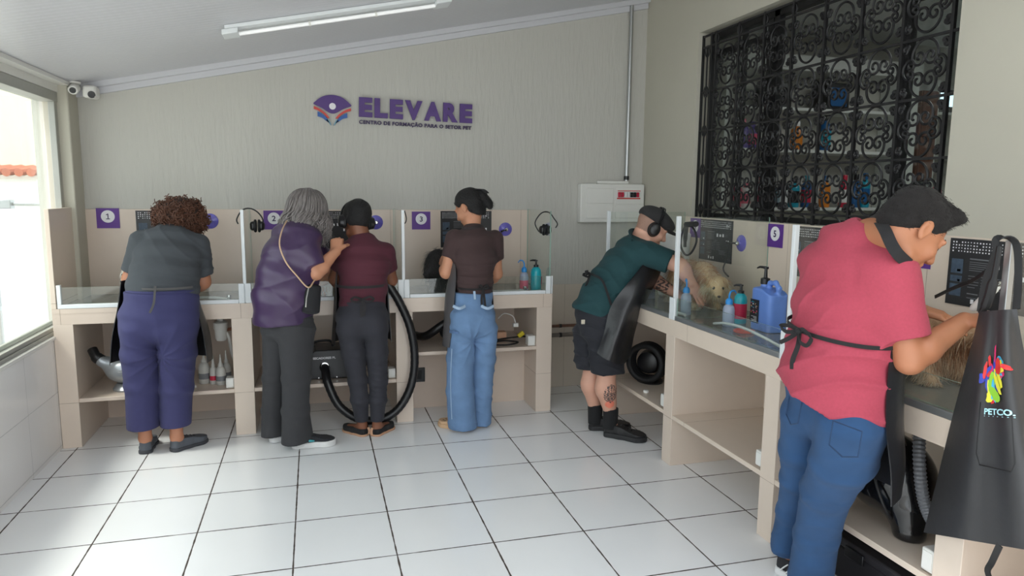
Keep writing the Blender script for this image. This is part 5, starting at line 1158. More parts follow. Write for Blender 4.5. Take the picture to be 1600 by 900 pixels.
# strong calves
for q in 'LR':
    k_, a_ = V3(J['k'+q]), V3(J['a'+q]); s.cone(k_*.85+a_*.15-np.array([.01, 0, 0]), k_*.6+a_*.4-np.array([.016, 0, 0]), .052, .058, .03); s.cone(k_*.6+a_*.4-np.array([.016, 0, 0]), k_*.3+a_*.7, .056, .042, .03)
tat = pm('skin_tattoo', srgb(92, 78, 76), 0.5, var=.5, vscale=150); red_ = pm('skin_red_patch', srgb(228, 128, 104), .5)
tz0, tz1 = A(955,602,y=4.09)[2], A(955,634,y=4.09)[2]; tc_ = A(954,615,y=4.08)
def on_tat(Cn):
    dx, dz = (Cn[:, 0]-tc_[0])/.048, (Cn[:, 2]-tc_[2])/.062
    fing = (np.abs(np.sin(Cn[:, 0]*150)) > .45) | (dz < .15)
    leg_ = (dx*dx+dz*dz < 1) & fing & (Cn[:, 1] < 4.16) & (np.hypot(Cn[:, 0]-V3(J['aR'])[0], Cn[:, 1]-V3(J['aR'])[1]) < .16) & (np.sin(Cn[:, 0]*260+6*np.sin(Cn[:, 2]*120)) > -.55)
    m = V3(J['eL'])*.45+V3(J['wL'])*.55; arm_ = (np.linalg.norm(Cn-m, axis=1) < .062) & (np.sin(Cn[:, 0]*190+3*np.sin(Cn[:, 2]*140)) > .1)
    m2 = V3(J['eL'])*.9+V3(J['sL'])*.1; arm2 = (np.linalg.norm(Cn-m2, axis=1) < .06) & (np.sin(Cn[:, 0]*150+4*np.sin(Cn[:, 2]*120)) > .2)
    return leg_ | arm_ | arm2
rc_ = A(954,632,y=4.08)
hd_ = V3(J['head']); hr_, hf_, hu_ = frame(hf, hu)
shaved = pm('skin_shaved_hair', srgb(150, 116, 100), .6, var=.25, vscale=220)
sobj('body', s, [M['skin_light'], tat, red_, shaved], p, zones=[(3, lambda Cn: (np.linalg.norm(Cn-hd_, axis=1) < .125) & ((Cn-hd_)@hf_ < .005+.25*((Cn-hd_)@hu_)) & ((Cn-hd_)@hu_ > -.045)), (2, lambda Cn: (np.hypot((Cn[:, 0]-rc_[0])/.03, (Cn[:, 2]-rc_[2])/.028) < 1) & (Cn[:, 1] < 4.12)), (1, on_tat)])
teal = cloth('dark_teal_shirt', (22, 62, 66), bscale=700)
s = SDF(*bbox([st[1][0], st[5][0], J['sL'], J['sR'], J['eL'], J['eR']], .22), .006)
torso(s, [(A(930,492,y=4.2), .165, .155), (A(941,468,y=4.2), .155, .14), (A(955,442,y=4.195), .158, .135), (A(975,416,y=4.18), .17, .13), (A(994,390,y=4.17), .175, .11), (A(1000,379,y=4.16), .085, .08)], sd)
for q in 'LR': sleeve(s, J['s'+q], J['e'+q], .68, .078, .076, .04)
s.ell(V3(J['sR'])*.5+V3(J['sL'])*.5+lean*.09, (.06, .06, .05), None, .01, sub=True)
s.cut(A(930,492,y=4.2), (-.35, 0, -1))
sobj('shirt', s, teal, p, fold=lambda V, N: .011*crease(V, 41, (-.5, 0, 1), .085)*np.clip((1.25-V[:, 2])*4, .25, 1)+.006*crease(V, 45, (1, .3, .4), .07)+.002*wavy(V, 4, (20, 20, 20)))
col = MB().ribbon(smooth_path([A(988,376,y=4.06), A(984,366,y=4.10), A(990,362,y=4.20), A(1003,368,y=4.26)], 6), .045, .006, (-.4, 0, 1)); obj('collar', col, teal, p)
sh = cloth('black_work_shorts', (36, 37, 44), bscale=500)
s = SDF(*bbox([st[1][0], J['kL'], J['kR'], st[2][0]], .25), .006)
torso(s, [(A(937,512,y=4.2), .155, .135), (A(936,492,y=4.2), .16, .148), (A(940,476,y=4.2), .155, .14)], sd)
legs(s, sd, [[(A(924,515,y=4.27), .085, .125), (A(924,560,y=4.28), .084, .105), (A(925,590,y=4.28), .084, .10)], [(A(946,515,y=4.13), .09, .13), (A(948,560,y=4.13), .088, .112), (A(949,590,y=4.13), .088, .108)]])
s.cut(A(945,582,y=4.13), (.05, 0, -1))
so_s = sobj('shorts', s, sh, p, fold=lambda V, N: .008*crease(V, 51, (.4, 0, 1), .07)+.004*wavy(V, 6, (18, 18, 6)))
lq = A(911,503,y=4.075); obj('label_patch', MB().box(lq-np.array([.012, .004, .014]), lq+np.array([.012, .004, .014])), cloth('beige_label', (196, 188, 170)), so_s, bevel=.002)
# apron: wraps his right side, hangs to the knee
arow = [[A(1014,402,y=3.99), A(1024,404,y=4.02), A(1036,400,y=4.08), A(1040,398,y=4.18), A(1034,396,y=4.30)],
        [A(990,432,y=3.985), A(1010,434,y=3.99), A(1024,432,y=4.05), A(1030,430,y=4.17), A(1024,430,y=4.30)],
        [A(956,476,y=4.02), A(985,476,y=3.96), A(1002,472,y=4.02), A(1010,470,y=4.15), A(1000,470,y=4.30)],
        [A(944,520,y=4.02), A(966,522,y=3.94), A(984,516,y=4.0), A(994,510,y=4.12), A(984,508,y=4.26)],
        [A(933,552,y=4.02), A(950,563,y=3.95), A(970,569,y=3.97), A(984,556,y=4.08), A(972,552,y=4.2)]]
G = spline_grid(arow, 6, 6)
obj('apron', MB().sheet(G, .004), pm('shiny_black_apron', srgb(30, 30, 33), .3, var=.12, vscale=8, bump=.35, bscale=14), p)
wb = A(922,427,y=4.2)+np.array([0, 0, 0]); tie = MB().ribbon(smooth_path([A(955,477,y=4.02), A(942,440,y=4.04), A(928,430,y=4.13), A(922,428,y=4.2)], 6), .014, .004, (.3, 0, 1))
for a_, b_ in (((-.06, -.03, -.005), (-.02, -.02, -.02)), ((-.03, -.04, .018), (-.05, -.05, .0))): tie.ribbon(smooth_path([wb, wb+np.array(b_), wb+np.array(a_), wb+np.array(b_)*.5+np.array([-.02, 0, .012]), wb], 6), .014, .003, (0, .4, 1))
tie.ribbon(smooth_path([wb, wb+np.array([-.02, -.02, -.04]), wb+np.array([-.035, -.02, -.08])], 5), .014, .003, (1, 0, .2))
obj('apron_tie', tie, cloth('black_tie_band', (30, 29, 31)), p)
hcn = V3(J['head']); r_, f_, u_ = frame(hf, hu); Mh = np.stack([r_, f_, u_], 1); HL = lambda a, b, z: hcn+a*r_+b*f_+z*u_
capm = cloth('dark_grey_wool', (46, 45, 46), rough=.95, bump=.5, bscale=250)
s = SDF(hcn-.24, hcn+.24, .0045); s.ell(HL(0, -.012, .062), (.090, .112, .072), Mh, .02).ell(HL(0, .06, .062), (.075, .075, .042), Mh, .03); s.cut(HL(0, 0, .032), -u_*1.0-f_*.12)
co_ = sobj('flat_cap', s, capm, p)
b_ = SDF(hcn-.24, hcn+.26, .004); b_.ell(HL(0, .115, .036), (.072, .058, .009), Mh, .004); sobj('cap_brim', b_, capm, co_)
obj('cap_button', MB().ball(HL(0, -.01, .137), .010, 10, 6), capm, co_)
eb = MB()
for sg in (-1, 1): eb.tube(smooth_path([HL(sg*.014, .098, .027), HL(sg*.032, .092, .032), HL(sg*.05, .076, .027)], 4), [.003]*9, n=6)
obj('eyebrows', eb, cloth('brow_hair', (58, 42, 34)), p)
earmuffs('earmuffs', HL, r_, f_, u_, 'black earmuffs worn over the flat cap', wid=.092)
sock = cloth('black_sock', (24, 24, 26), rough=.9); shm = cloth('black_leather_sneaker', (28, 27, 29), rough=.55, bump=.1)
for q in 'LR':
    a_ = V3(J['a'+q]); obj('sock', MB().tube([a_+np.array([0, 0, .045]), a_+np.array([0, 0, .02]), a_-np.array([0, 0, .05]), a_-np.array([0, 0, .09])], [.050, .051, .048, .046], n=18), sock, p)
    so_, up_, P = shoe_parts(J['a'+q], J['t'+q], .29, .05, .034, up=.088); so = sobj('shoe', up_, shm, p); sobj('sole', so_, cloth('black_rubber_sole', (36, 36, 38), rough=.6), so); laces(P, ((.125, .086), (.15, .077), (.175, .067), (.195, .06)), .02, sock, so)
# ============ person in the pink T-shirt
p = thing('person', 'person in a pink T-shirt and blue jeans leaning over bay six', 'person', (1.8, 2.15, 0), 'people at the counters')
f = nrm((.985, .12, 0)); sd = side_of(f)
st = [(A(1300,640,x=1.75), .165, .14), (A(1299,606,x=1.745), .175, .15), (A(1308,545,x=1.745), .165, .13), (A(1322,480,x=1.77), .178, .13), (A(1336,415,x=1.80), .185, .115), (A(1356,370,x=1.825), .075, .075)]
J = dict(head=A(1425,360,x=1.86), pelvis=A(1299,606,x=1.745), sR=A(1388,425,x=1.79), eR=A(1421,562,x=1.83), wR=A(1507,502,x=2.03), sL=A(1290,410,x=1.82), eL=A(1388,520,x=2.02), wL=A(1432,482,x=2.16),
    hipL=A(1275,640,x=1.75), hipR=A(1330,650,x=1.74), kL=A(1254,745,x=1.80), kR=A(1292,765,x=1.78), aL=A(1231,853,x=1.885), aR=A(1265,905,x=1.865), tL=(.15,-1), tR=(.75,-.65),
    hR=((.55,-.62,.22), (-.2,.35,-.75), -1, dict(curl=(48,55,58,60), tcurl=35, sc_=1.0)), hL=((.62,-.66,-.22), (.15,.0,-.95), 1, dict(curl=(14,16,18,22), tcurl=8, sc_=1.02)))
B = dict(st=st, side=sd, f=f, arm=(.056,.045,.030), leg=(.06,.034,.028))
s = body_sdf(J, B, h=.0045); hf, hu = (.70, -.18, -.64), (.60, -.06, .80); L_, Mx = head(s, J['head'], hf, hu, 1.03, neck=A(1362,372,x=1.825), nr=.062)
hcn = V3(J['head']); r_, f_, u_ = frame(hf, hu); Mh = np.stack([r_, f_, u_], 1); HL = lambda a, b, z: hcn+1.03*(a*r_+b*f_+z*u_)
lip = pm('lips', srgb(176, 104, 88), .45)
sobj('body', s, [M['skin_brown'], lip], p, zones=[(1, lambda Cn: (np.abs((Cn-hcn)@r_) < .022) & ((Cn-hcn)@f_ > .085) & (np.abs((Cn-hcn)@u_+.071) < .011))])
pink = cloth('pink_heather_jersey', (166, 62, 80), bscale=1400, var=.14, vscale=120, bump=.2)
s = SDF(*bbox([st[1][0], st[5][0], J['sL'], J['sR'], J['eR'], A(1299,636,x=1.745)], .22), .0055)
torso(s, [(A(1300,668,x=1.745), .194, .172), (A(1302,622,x=1.745), .190, .166), (A(1306,580,x=1.745), .184, .152), (A(1313,535,x=1.75), .177, .138), (A(1323,480,x=1.77), .184, .136), (A(1334,420,x=1.795), .198, .128), (A(1346,386,x=1.815), .15, .105), (A(1358,366,x=1.825), .085, .082)], sd, k=.06)
s.cut(A(1296,612,x=1.745), (-.1, .30, -1))
for q, e_ in (('R', .76), ('L', .6)): sleeve(s, J['s'+q], J['e'+q], e_, .082, .076, .05)
s.cone(A(1364,362,x=1.835), A(1378,344,x=1.85), .062, .075, .006, sub=True)
sobj('shirt', s, pink, p, fold=lambda V, N: .014*crease(V, 61, (.1, .45, 1), .10, 1.0)*np.clip((1.30-V[:, 2])*3.5, .12, 1)+.010*crease(V, 66, (.2, 1, .8), .10, 1.0)*np.clip((V[:, 2]-.98)*4, 0, .9)+.0015*wavy(V, 4, (24, 24, 24)))
nc = A(1364,368,x=1.832); nu = nrm((.5, -.05, .86)); na = sd; nb_ = np.cross(nu, na)
obj('neckband', MB().tube([nc+na*.074*math.cos(t)+nb_*.072*math.sin(t) for t in np.linspace(0, 2*math.pi, 40)[:-1]], .008, n=8, closed=True), pink, p)
jean = denimmat('dark_blue_denim', (38, 72, 112))
s = SDF(*bbox([st[0][0], J['aL'], J['aR'], J['hipL'], J['hipR'], st[2][0]], .24), .006)
torso(s, [(A(1302,640,x=1.75), .160, .13), (A(1303,606,x=1.745), .164, .134), (A(1305,585,x=1.745), .16, .13)], sd)
legs(s, sd, [[(A(1270,640,x=1.75), .088, .128), (A(1262,700,x=1.78), .084, .108), (V3(J['kL']), .070, .086), (A(1243,795,x=1.85), .062, .074), (A(1234,850,x=1.878), .066, .084)], [(A(1338,655,x=1.74), .098, .14), (A(1318,720,x=1.76), .096, .12), (V3(J['kR']), .084, .098), (A(1276,835,x=1.83), .076, .086), (A(1264,925,x=1.865), .080, .094)]])
for a_, b_ in ((1266, 645), (1326, 662)): s.ell(A(a_, b_, x=1.695), (.06, .08, .08), None, .05)
s.cut((0, 0, .03), (0, 0, -1))
jo = sobj('jeans', s, jean, p, fold=lambda V, N: .010*crease(V, 71, (.3, .5, 1), .07)*np.clip(1.05-V[:, 2], .2, 1)+.007*crease(V, 75, (.5, .5, 1), .045)*np.clip(.25-V[:, 2], 0, .2)*5+.003*wavy(V, 8, (18, 18, 6)))
dseam = cloth('denim_stitch', (30, 58, 92))
def pocket(c, w_, h_, nx):
    c = V3(c); nx = nrm(nx); ux_ = nrm(np.cross((0, 0, 1), nx)); uz_ = np.cross(nx, ux_); return MB().tube([c+ux_*a_+uz_*b_ for a_, b_ in ((-w_, h_), (w_, h_), (w_, -h_*.6), (0, -h_), (-w_, -h_*.6))], .0028, n=5, closed=True)
obj('back_pocket', pocket(A(1320,690,x=1.590), .056, .05, (-1, -.12, .12)), dseam, jo); obj('back_pocket', pocket(A(1240,640,x=1.60), .050, .055, (-1, .25, .12)), dseam, jo)
# apron front, ties and bow
c0 = lambda z, x=1.80: np.array([x, 2.05-.03*0, z])
ya = A(1318,520,x=1.76)[1]
obj('apron', apron([(np.array([1.80, ya-.02, 1.33]), .13, .14, 62), (np.array([1.78, ya, 1.17]), .185, .155, (-90, 92)), (np.array([1.765, ya, 1.03]), .205, .16, (-96, 98)), (np.array([1.76, ya, .86]), .215, .165, (-96, 96)), (np.array([1.765, ya-.03, .70]), .205, .165, (-80, 92)), (np.array([1.77, ya-.05, .585]), .18, .16, (-60, 88))], f, sd, sway=1), M['apron_black'], p)
wz = A(1275,522,x=1.62); ring = [np.array([1.757, ya, wz[2]])+sd*.201*math.sin(t)-f*.160*math.cos(t)+np.array([0, 0, .035*(1-math.cos(t))*.0-.02*math.sin(t)]) for t in np.linspace(R(-92), R(92), 30)]
tie = MB().ribbon(ring, .013, .004, (0, 0, 1)); kb = ring[13]-f*.006
def rib(pts, w_=.014): tie.ribbon(smooth_path([kb+V3(q) for q in pts], 7), w_, .003, (-.3, .2, 1))
sL_ = -sd
rib([(0,0,0), sL_*.035+np.array([-.01, 0, .012]), sL_*.075+np.array([-.012, 0, .004]), sL_*.04+np.array([-.016, 0, -.010]), (0,0,0)]); rib([(0,0,0), sd*.03+np.array([-.012, 0, .010]), sd*.065+np.array([-.012, 0, -.012]), sd*.05+np.array([-.014, 0, -.04]), sd*.02+np.array([-.016, 0, -.03]), (0,0,0)])
rib([(0,0,0), sL_*.03+np.array([-.012, 0, -.03]), sL_*.075+np.array([-.010, 0, -.055])], .015); rib([(0,0,0), sd*.012+np.array([-.014, 0, -.05]), sL_*.004+np.array([-.016, 0, -.10]), sd*-.006+np.array([-.014, 0, -.135])], .016)
tie.ball(kb-f*.004, (.012, .014, .012), 12, 8)
obj('apron_tie', tie, cloth('black_bow_tie', (26, 25, 27)), p)
obj('apron_neck_strap', MB().ribbon(smooth_path([A(1366,336,x=1.85), A(1373,343,x=1.785), A(1383,360,x=1.738), A(1393,382,x=1.732), A(1404,398,x=1.745), A(1419,412,x=1.80)], 6), .036, .005, nrm((.65, -.25, .55))), cloth('black_neck_strap', (28, 27, 29)), p)
# short dark hair
hm = cloth('short_black_brown_hair', (18, 13, 12), rough=.85, bscale=300, var=.35, vscale=60, bump=.5)
s = SDF(hcn-.22, hcn+.22, .004); s.ell(HL(0, -.014, .046), (.086, .108, .092), Mh, .02).ell(HL(0, .062, .104), (.062, .052, .040), Mh, .03).ell(HL(0, -.06, -.005), (.068, .058, .06), Mh, .03)
s.cut(HL(0, .060, .055), f_*.90-u_*.43); s.cut(HL(0, -.06, -.100), -u_*.9+f_*.42)
for sg in (-1, 1): s.ell(HL(sg*.088, .004, -.024), (.028, .030, .040), Mh, .006, sub=True); s.ell(HL(sg*.07, .075, .0), (.035, .042, .040), Mh, .006, sub=True)
hV, hF = s.nets(); sobj('hair', s, hm, p, fold=lambda V, N: .0025*wavy(V, 3, (70, 70, 70)))
hs = fur(hV, hF, 9000, .0095, lambda q: nrm(f_*.75+u_*.1)*np.ones((len(q), 1)), .28, .0008, 5, .10, None, .1)
obj('hair_strands', fmesh('hair_strands', *hs, origin_of(p)), hm, p)
eb = MB()
for sg in (-1, 1): eb.tube(smooth_path([HL(sg*.014, .095, .025), HL(sg*.03, .091, .031), HL(sg*.05, .076, .028)], 4), [.0015, .002, .0025, .0028, .0028, .0026, .0022, .0018, .0012], n=6)
obj('eyebrows', eb, hm, p)
el = MB()
for sg in (-1, 1): el.tube(smooth_path([HL(sg*.02, .086, -.003), HL(sg*.031, .0895, -.006), HL(sg*.043, .082, -.003)], 4), .0014, n=5)
obj('eyelashes', el, hm, p)
shm = cloth('black_suede_sneaker', (36, 36, 40)); wst = cloth('white_stripe', (226, 226, 224), rough=.6)
for q in 'LR':
    so_, up_, P = shoe_parts(J['a'+q], J['t'+q], .285, .05, .034, up=.086); so = sobj('shoe', up_, shm, p); sobj('sole', so_, wsole, so); laces(P, ((.125, .084), (.15, .075), (.175, .066)), .02, wst, so)
    for sg in (-1, 1):
        for k in range(3): x_ = .085+.028*k; obj('side_stripe', MB().ribbon(smooth_path([P(x_-.014, sg*.050, .04), P(x_, sg*.0485, .058), P(x_+.012, sg*.036, .074)], 4), .010, .004, (1, .2, 0)), wst, so)
# ------------------------------------------------------------------ dogs
def dog(label, hip, chest, headc, look, feet, size, cols, L, n, seed, earlen=.07, tail=True, patches=None):
    t = thing('dog', label, 'dog', V3(feet).mean(0) if False else (np.mean([q[0] for q in feet]), np.mean([q[1] for q in feet]), .873), 'dogs being groomed')
    hip, chest, headc = V3(hip), V3(chest), V3(headc); look = nrm(look); ax_ = nrm(chest-hip); sd = nrm(np.cross(ax_, (0, 0, 1)))
    lo, hi = bbox([hip, chest, headc]+[V3(q) for q in feet], .2*size/.3+.06); s = SDF(lo, hi, .006)
    a = size
    s.ecap(hip, chest, .24*a, .25*a, .27*a, .30*a, sd, .04, .8); s.ell(chest+np.array([0, 0, -.05*a]), (.24*a,)*3, None, .04)
    s.cone(chest+ax_*.06*a+np.array([0, 0, .06*a]), headc, .20*a, .17*a, .04)
    s.ell(headc, (.20*a, .20*a, .19*a), None, .03); s.cone(headc+look*.10*a-np.array([0, 0, .03*a]), headc+look*.27*a-np.array([0, 0, .07*a]), .115*a, .075*a, .03)
    hs_ = nrm(np.cross(look, (0, 0, 1)))
    for sg in (-1, 1): s.cone(headc+hs_*sg*.15*a+np.array([0, 0, .10*a]), headc+hs_*sg*.22*a+np.array([0, 0, .10*a-earlen]), .06*a, .05*a, .02)
    for i, q in enumerate(feet):
        q = V3(q); base = chest if i < 2 else hip; top = base+sd*((q-base)@sd)*.8+np.array([0, 0, -.10*a])
        if i < 2: mid = top*.45+q*.55+ax_*-.02*a; s.chain([top, mid, q+np.array([0, 0, .02])], [.12*a, .075*a, .06*a], .03)
        else:
            kn = top*.5+q*.5+ax_*.10*a; hk = top*.22+q*.78-ax_*.07*a; s.chain([top, kn, hk, q+np.array([0, 0, .02])], [.15*a, .10*a, .06*a, .055*a], .03)
        fw = nrm((ax_[0], ax_[1], 0)); s.ell(q+fw*.02*a+np.array([0, 0, .022]), (.07*a, .07*a, .021), None, .015)
    if tail: s.chain([hip-ax_*.2*a+np.array([0, 0, .1*a]), hip-ax_*.40*a+np.array([0, 0, .22*a]), hip-ax_*.40*a+np.array([0, 0, .38*a])], [.07*a, .06*a, .04*a], .03)
    s.cut((0, 0, .873), (0, 0, -1))
    o, V, F = sobj('body', s, cols[0], t, want=True, smooth=2)
    ok = lambda q: (q[:, 2] > .885).astype(float)
    for k, c in enumerate(cols[1:] if len(cols) > 1 else cols):
        m = ok if patches is None else (lambda q, k=k: ok(q)*patches(q, k)+1e-9)
        fc = headc+look*.26*a
        vf = fur(V, F, int(1.7*n)//max(1, len(cols)-1), lambda q: L*np.clip(np.linalg.norm(q-fc, axis=1)/(.33*a)-.15, .12, 1), lambda q: nrm(-ax_*.35+np.array([0, 0, -1.0]))*np.ones((len(q), 1)), .5, .0014, seed+k, .38, m, .55, 5)
        vf = (np.maximum(vf[0], [[-9, -9, .875]]), vf[1])
        obj('fur', fmesh('fur', *vf, origin_of(t)), c, t)
    for sg in (-1, 1): obj('eye', MB().ball(headc+look*.205*a+hs_*sg*.085*a+np.array([0, 0, .04*a]), .026*a+.003, 12, 8), M['black'], t)
    obj('nose', MB().ball(headc+look*.35*a-np.array([0, 0, .065*a]), (.034*a, .034*a, .026*a), 12, 8), M['black'], t)
    return t
furm = lambda n, c, v=.35: cloth(n, c, rough=.7, bump=0, var=v, vscale=18)
cream, cream2, tanf = furm('cream_fur', (198, 168, 130)), furm('pale_cream_fur', (232, 216, 190)), furm('ginger_fur', (176, 124, 82))
dog('cream long-haired dog standing on the counter under the person in the cap', (2.36, 4.16, 1.09), (2.35, 3.93, 1.08), A(1120,446,x=2.33), (-.35, -.85, -.35), [(2.27, 3.87, .873), (2.42, 3.86, .873), (2.28, 4.2, .873), (2.43, 4.2, .873)], .29, [cream, cream, cream2, tanf], .05, 6600, 3, patches=lambda q, k: (np.ones(len(q)) if k == 0 else (q[:, 2] < 1.05)+.15 if k == 1 else (q[:, 2] > 1.08)*.6+.05))
whit, whit2 = furm('offwhite_fur', (214, 204, 188)), furm('white_fur', (232, 228, 220))
dog('off-white dog mostly hidden in front of the curly-haired person', (-.86, 4.98, 1.03), (-1.06, 4.96, 1.04), (-1.12, 4.93, 1.06), (-.5, -.8, -.25), [(-1.08, 4.90, .873), (-1.08, 5.04, .873), (-.84, 4.90, .873), (-.84, 5.04, .873)], .27, [whit, whit, whit2], .06, 4200, 13)
dog('white fluffy dog seen between the grey-haired person and the person in maroon', (.33, 5.02, 1.05), (.12, 5.0, 1.04), (.03, 4.97, 1.10), (-.6, -.7, -.3), [(.10, 4.93, .873), (.10, 5.07, .873), (.33, 4.94, .873), (.33, 5.08, .873)], .28, [whit2, whit2, whit], .055, 4600, 23)
blk, blk2 = furm('black_fur', (26, 24, 25)), furm('black_grey_fur', (44, 41, 40))
dog('shaggy black dog beside the person in the brown top', (1.05, 5.0, 1.08), (.85, 4.98, 1.09), A(679,417,y=4.95), (-.75, -.55, -.25), [(.82, 4.92, .873), (.83, 5.05, .873), (1.06, 4.93, .873), (1.06, 5.06, .873)], .30, [blk, blk, blk2], .06, 5200, 33, earlen=.09)
lb, lb2, lb3 = furm('light_brown_fur', (186, 150, 116)), furm('pale_brown_fur', (214, 188, 160)), furm('rust_fur', (150, 98, 64))
dog('light brown dog being clipped by the person in the pink T-shirt', (2.34, 2.40, 1.05), (2.33, 2.14, 1.05), (2.40, 2.0, 1.10), (.35, -.85, -.3), [(2.26, 2.10, .873), (2.42, 2.08, .873), (2.27, 2.44, .873), (2.42, 2.44, .873)], .30, [lb, lb, lb2, lb3], .045, 6600, 43, patches=lambda q, k: (np.ones(len(q)) if k == 0 else (q[:, 2] < 1.02)+.1 if k == 1 else (np.abs(q[:, 2]-1.03) < .05)*.7+.05))
# ------------------------------------------------------------------ bottles on the counters
CZ = .8725
clearp = glassmat('translucent_plastic', (.82, .86, .93, 1), .6, .2); bluecap = pm('blue_cap_plastic', srgb(40, 140, 215), .35, var=.05)
milky = pm('milky_plastic', srgb(190, 200, 222), .3, var=.05, trans=.35); pinkl = pm('pink_label', srgb(214, 92, 120), .5, var=.2, vscale=60)
def wash_bottle(x, y, z, label, h=.17, r=.032, ang=0.0, lab=None):
    t = thing('wash_bottle', label, 'bottle', (x, y, z), 'squeeze bottles on the counters')
    obj('body', MB().lathe([(r*.92, 0), (r, .006), (r, h*.55), (r*.85, h*.66), (r*.5, h*.72), (r*.5, h*.76)], 20), milky, t, local=True)
    obj('cap', MB().lathe([(r*.62, h*.74), (r*.62, h*.86), (r*.4, h*.92), (r*.2, h*.94)], 18), bluecap, t, local=True)
    c, s_ = math.cos(ang), math.sin(ang)
    obj('spout', MB().tube(smooth_path([(0, 0, h*.92), (0, 0, h*1.05), (c*.012, s_*.012, h*1.16), (c*.04, s_*.04, h*1.17), (c*.055, s_*.055, h*1.08)], 5), [.005]*10+[.0045]*6+[.0035]*5, n=8), bluecap, t, local=True)
    if lab: obj('label_band', MB().lathe([(r*1.015, h*.1), (r*1.015, h*.42)], 20, caps=False), lab, t, local=True)
    return t
wash_bottle(2.142, 3.752, CZ, 'squeeze bottle with blue bent spout below the hands of the person in the cap', .18, ang=1.2)
wash_bottle(2.19, 3.37, CZ, 'squeeze bottle with blue bent spout beside the red-labelled pump bottle', .165, ang=.3)
wash_bottle(2.235, 4.40, CZ, 'squeeze bottle with blue cap behind the arm of the person in the cap', .17, ang=2)
wash_bottle(1.475, 4.93, CZ, 'clear squeeze bottle with pink label beside the teal pump bottle', .19, ang=2.2, lab=pinkl)
tealp = pm('teal_plastic', srgb(34, 164, 178), .25, var=.08); redl = pm('red_label', srgb(196, 44, 78), .45, var=.1)
def pump_bottle(x, y, z, label, h, r, body, lab, rz):
    t = thing('pump_bottle', label, 'bottle', (x, y, z), 'pump bottles on the counters'); t.rotation_euler = (0, 0, rz)
    obj('body', MB().lathe([(r*.94, 0), (r, .006), (r, h*.58), (r*.9, h*.68), (r*.55, h*.74), (r*.42, h*.76)], 24), body, t, local=True)
    obj('label_band', MB().lathe([(r*1.012, h*.12), (r*1.012, h*.50)], 24, caps=False), lab, t, local=True)
    pu = obj('pump_top', MB().lathe([(r*.48, h*.755), (r*.48, h*.82), (r*.2, h*.83), (r*.16, h*.93), (r*.3, h*.935), (r*.3, h*.97)], 18), M['black'], t, local=True)
    obj('nozzle', MB().tube([(0, 0, h*.955), (r*.8, 0, h*.96), (r*1.2, 0, h*.94)], [.008, .006, .004], n=8), M['black'], pu, local=True)
    return t
pump_bottle(1.562, 4.915, CZ, 'teal pump bottle with black pump at the end of bay three', .235, .038, tealp, tealp, 2.6)
obj('front_label', MB().prism([(-.018, -.03), (.018, -.03), (.018, .03), (-.018, .03)], (1.531, 4.893, CZ+.075), nrm((.6, -.8, 0)), (0, 0, 1), .001), redl, bpy.data.objects['pump_bottle'])
pump_bottle(2.305, 3.435, CZ, 'teal pump bottle with red label beside the blue jerrycan', .225, .036, tealp, redl, 2.8)
jb = pm('blue_jerrycan_plastic', srgb(104, 140, 214), .35, var=.05)
jx, jy = 2.33, 3.21; t = thing('jerrycan', 'large light blue jerrycan with black pump and dark label', 'jerrycan', (jx, jy, CZ))
s = SDF((jx-.12, jy-.15, CZ-.02), (jx+.12, jy+.15, CZ+.32), .0045)
s.ecap((jx, jy, CZ+.012), (jx, jy, CZ+.20), .062, .088, .062, .088, (1, 0, 0), .01, .5, p=5.0); s.cut((jx, jy, CZ+.001), (0, 0, -1)); s.cut((jx, jy-.02, CZ+.222), (0, -.35, 1))
s.chain([(jx, jy-.07, CZ+.19), (jx, jy-.075, CZ+.235), (jx, jy-.045, CZ+.262), (jx, jy+.0, CZ+.255), (jx, jy+.015, CZ+.215)], [.014, .012, .012, .012, .014], .015)
s.cone((jx, jy+.045, CZ+.20), (jx, jy+.045, CZ+.25), .024, .021, .012)
sobj('body', s, jb, t)
obj('label_panel', MB().box((jx-.0665, jy-.002, CZ+.04), (jx-.0635, jy+.072, CZ+.165)), M['poster'], t)
mb = MB(); rr_ = random.Random(4); cols4 = [SM['orange'], SM['teal'], SM['pink'], SM['white']]
for k in range(26): mb.cur = k % 4; y_, z_2, q = jy+.004+rr_.random()*.06, CZ+.085+rr_.random()*.07, .003+.006*rr_.random(); mb.box((jx-.0675, y_, z_2), (jx-.0666, y_+q, z_2+q*.8))
for k in range(5): mb.cur = 3; mb.box((jx-.0675, jy+.01, CZ+.048+k*.006), (jx-.0666, jy+.03+.03*rr_.random(), CZ+.050+k*.006))
obj('label_print', mb, cols4, t)
pu = obj('pump_top', MB().lathe([(.024, .245), (.024, .275), (.01, .28), (.008, .325), (.014, .327), (.014, .338)], 18, (jx, jy+.045, CZ)), M['black'], t)
obj('nozzle', MB().tube([(jx, jy+.045, CZ+.333), (jx-.01, jy+.085, CZ+.334), (jx-.012, jy+.105, CZ+.326)], [.008, .006, .004], n=8), M['black'], pu)
tag(obj('plastic_lid', MB().lathe([(.05, 0), (.055, .004), (.055, .012), (.047, .013), (.046, .005), (0.002, .005)], 32, (2.17, 3.19, CZ), caps=False), pm('orange_plastic', srgb(214, 84, 48), .4)), 'orange plastic lid lying beside the blue jerrycan', 'lid')
hosem = pm('white_hose', srgb(218, 220, 218), .35, var=.04)
def hose(label, pts, r, m=None, end=None):
    t = thing('shower_hose', label, 'hose', (pts[0][0], pts[0][1], pts[0][2]), 'white shower hoses'); obj('tube', MB().tube(smooth_path(pts, 8), r, n=10), m or hosem, t)
    if end is not None: obj('fitting', MB().tube([V3(end)+np.array([0, 0, -.012]), V3(end)+np.array([0, 0, .03])], r*1.5, n=12), M['chrome'], t)
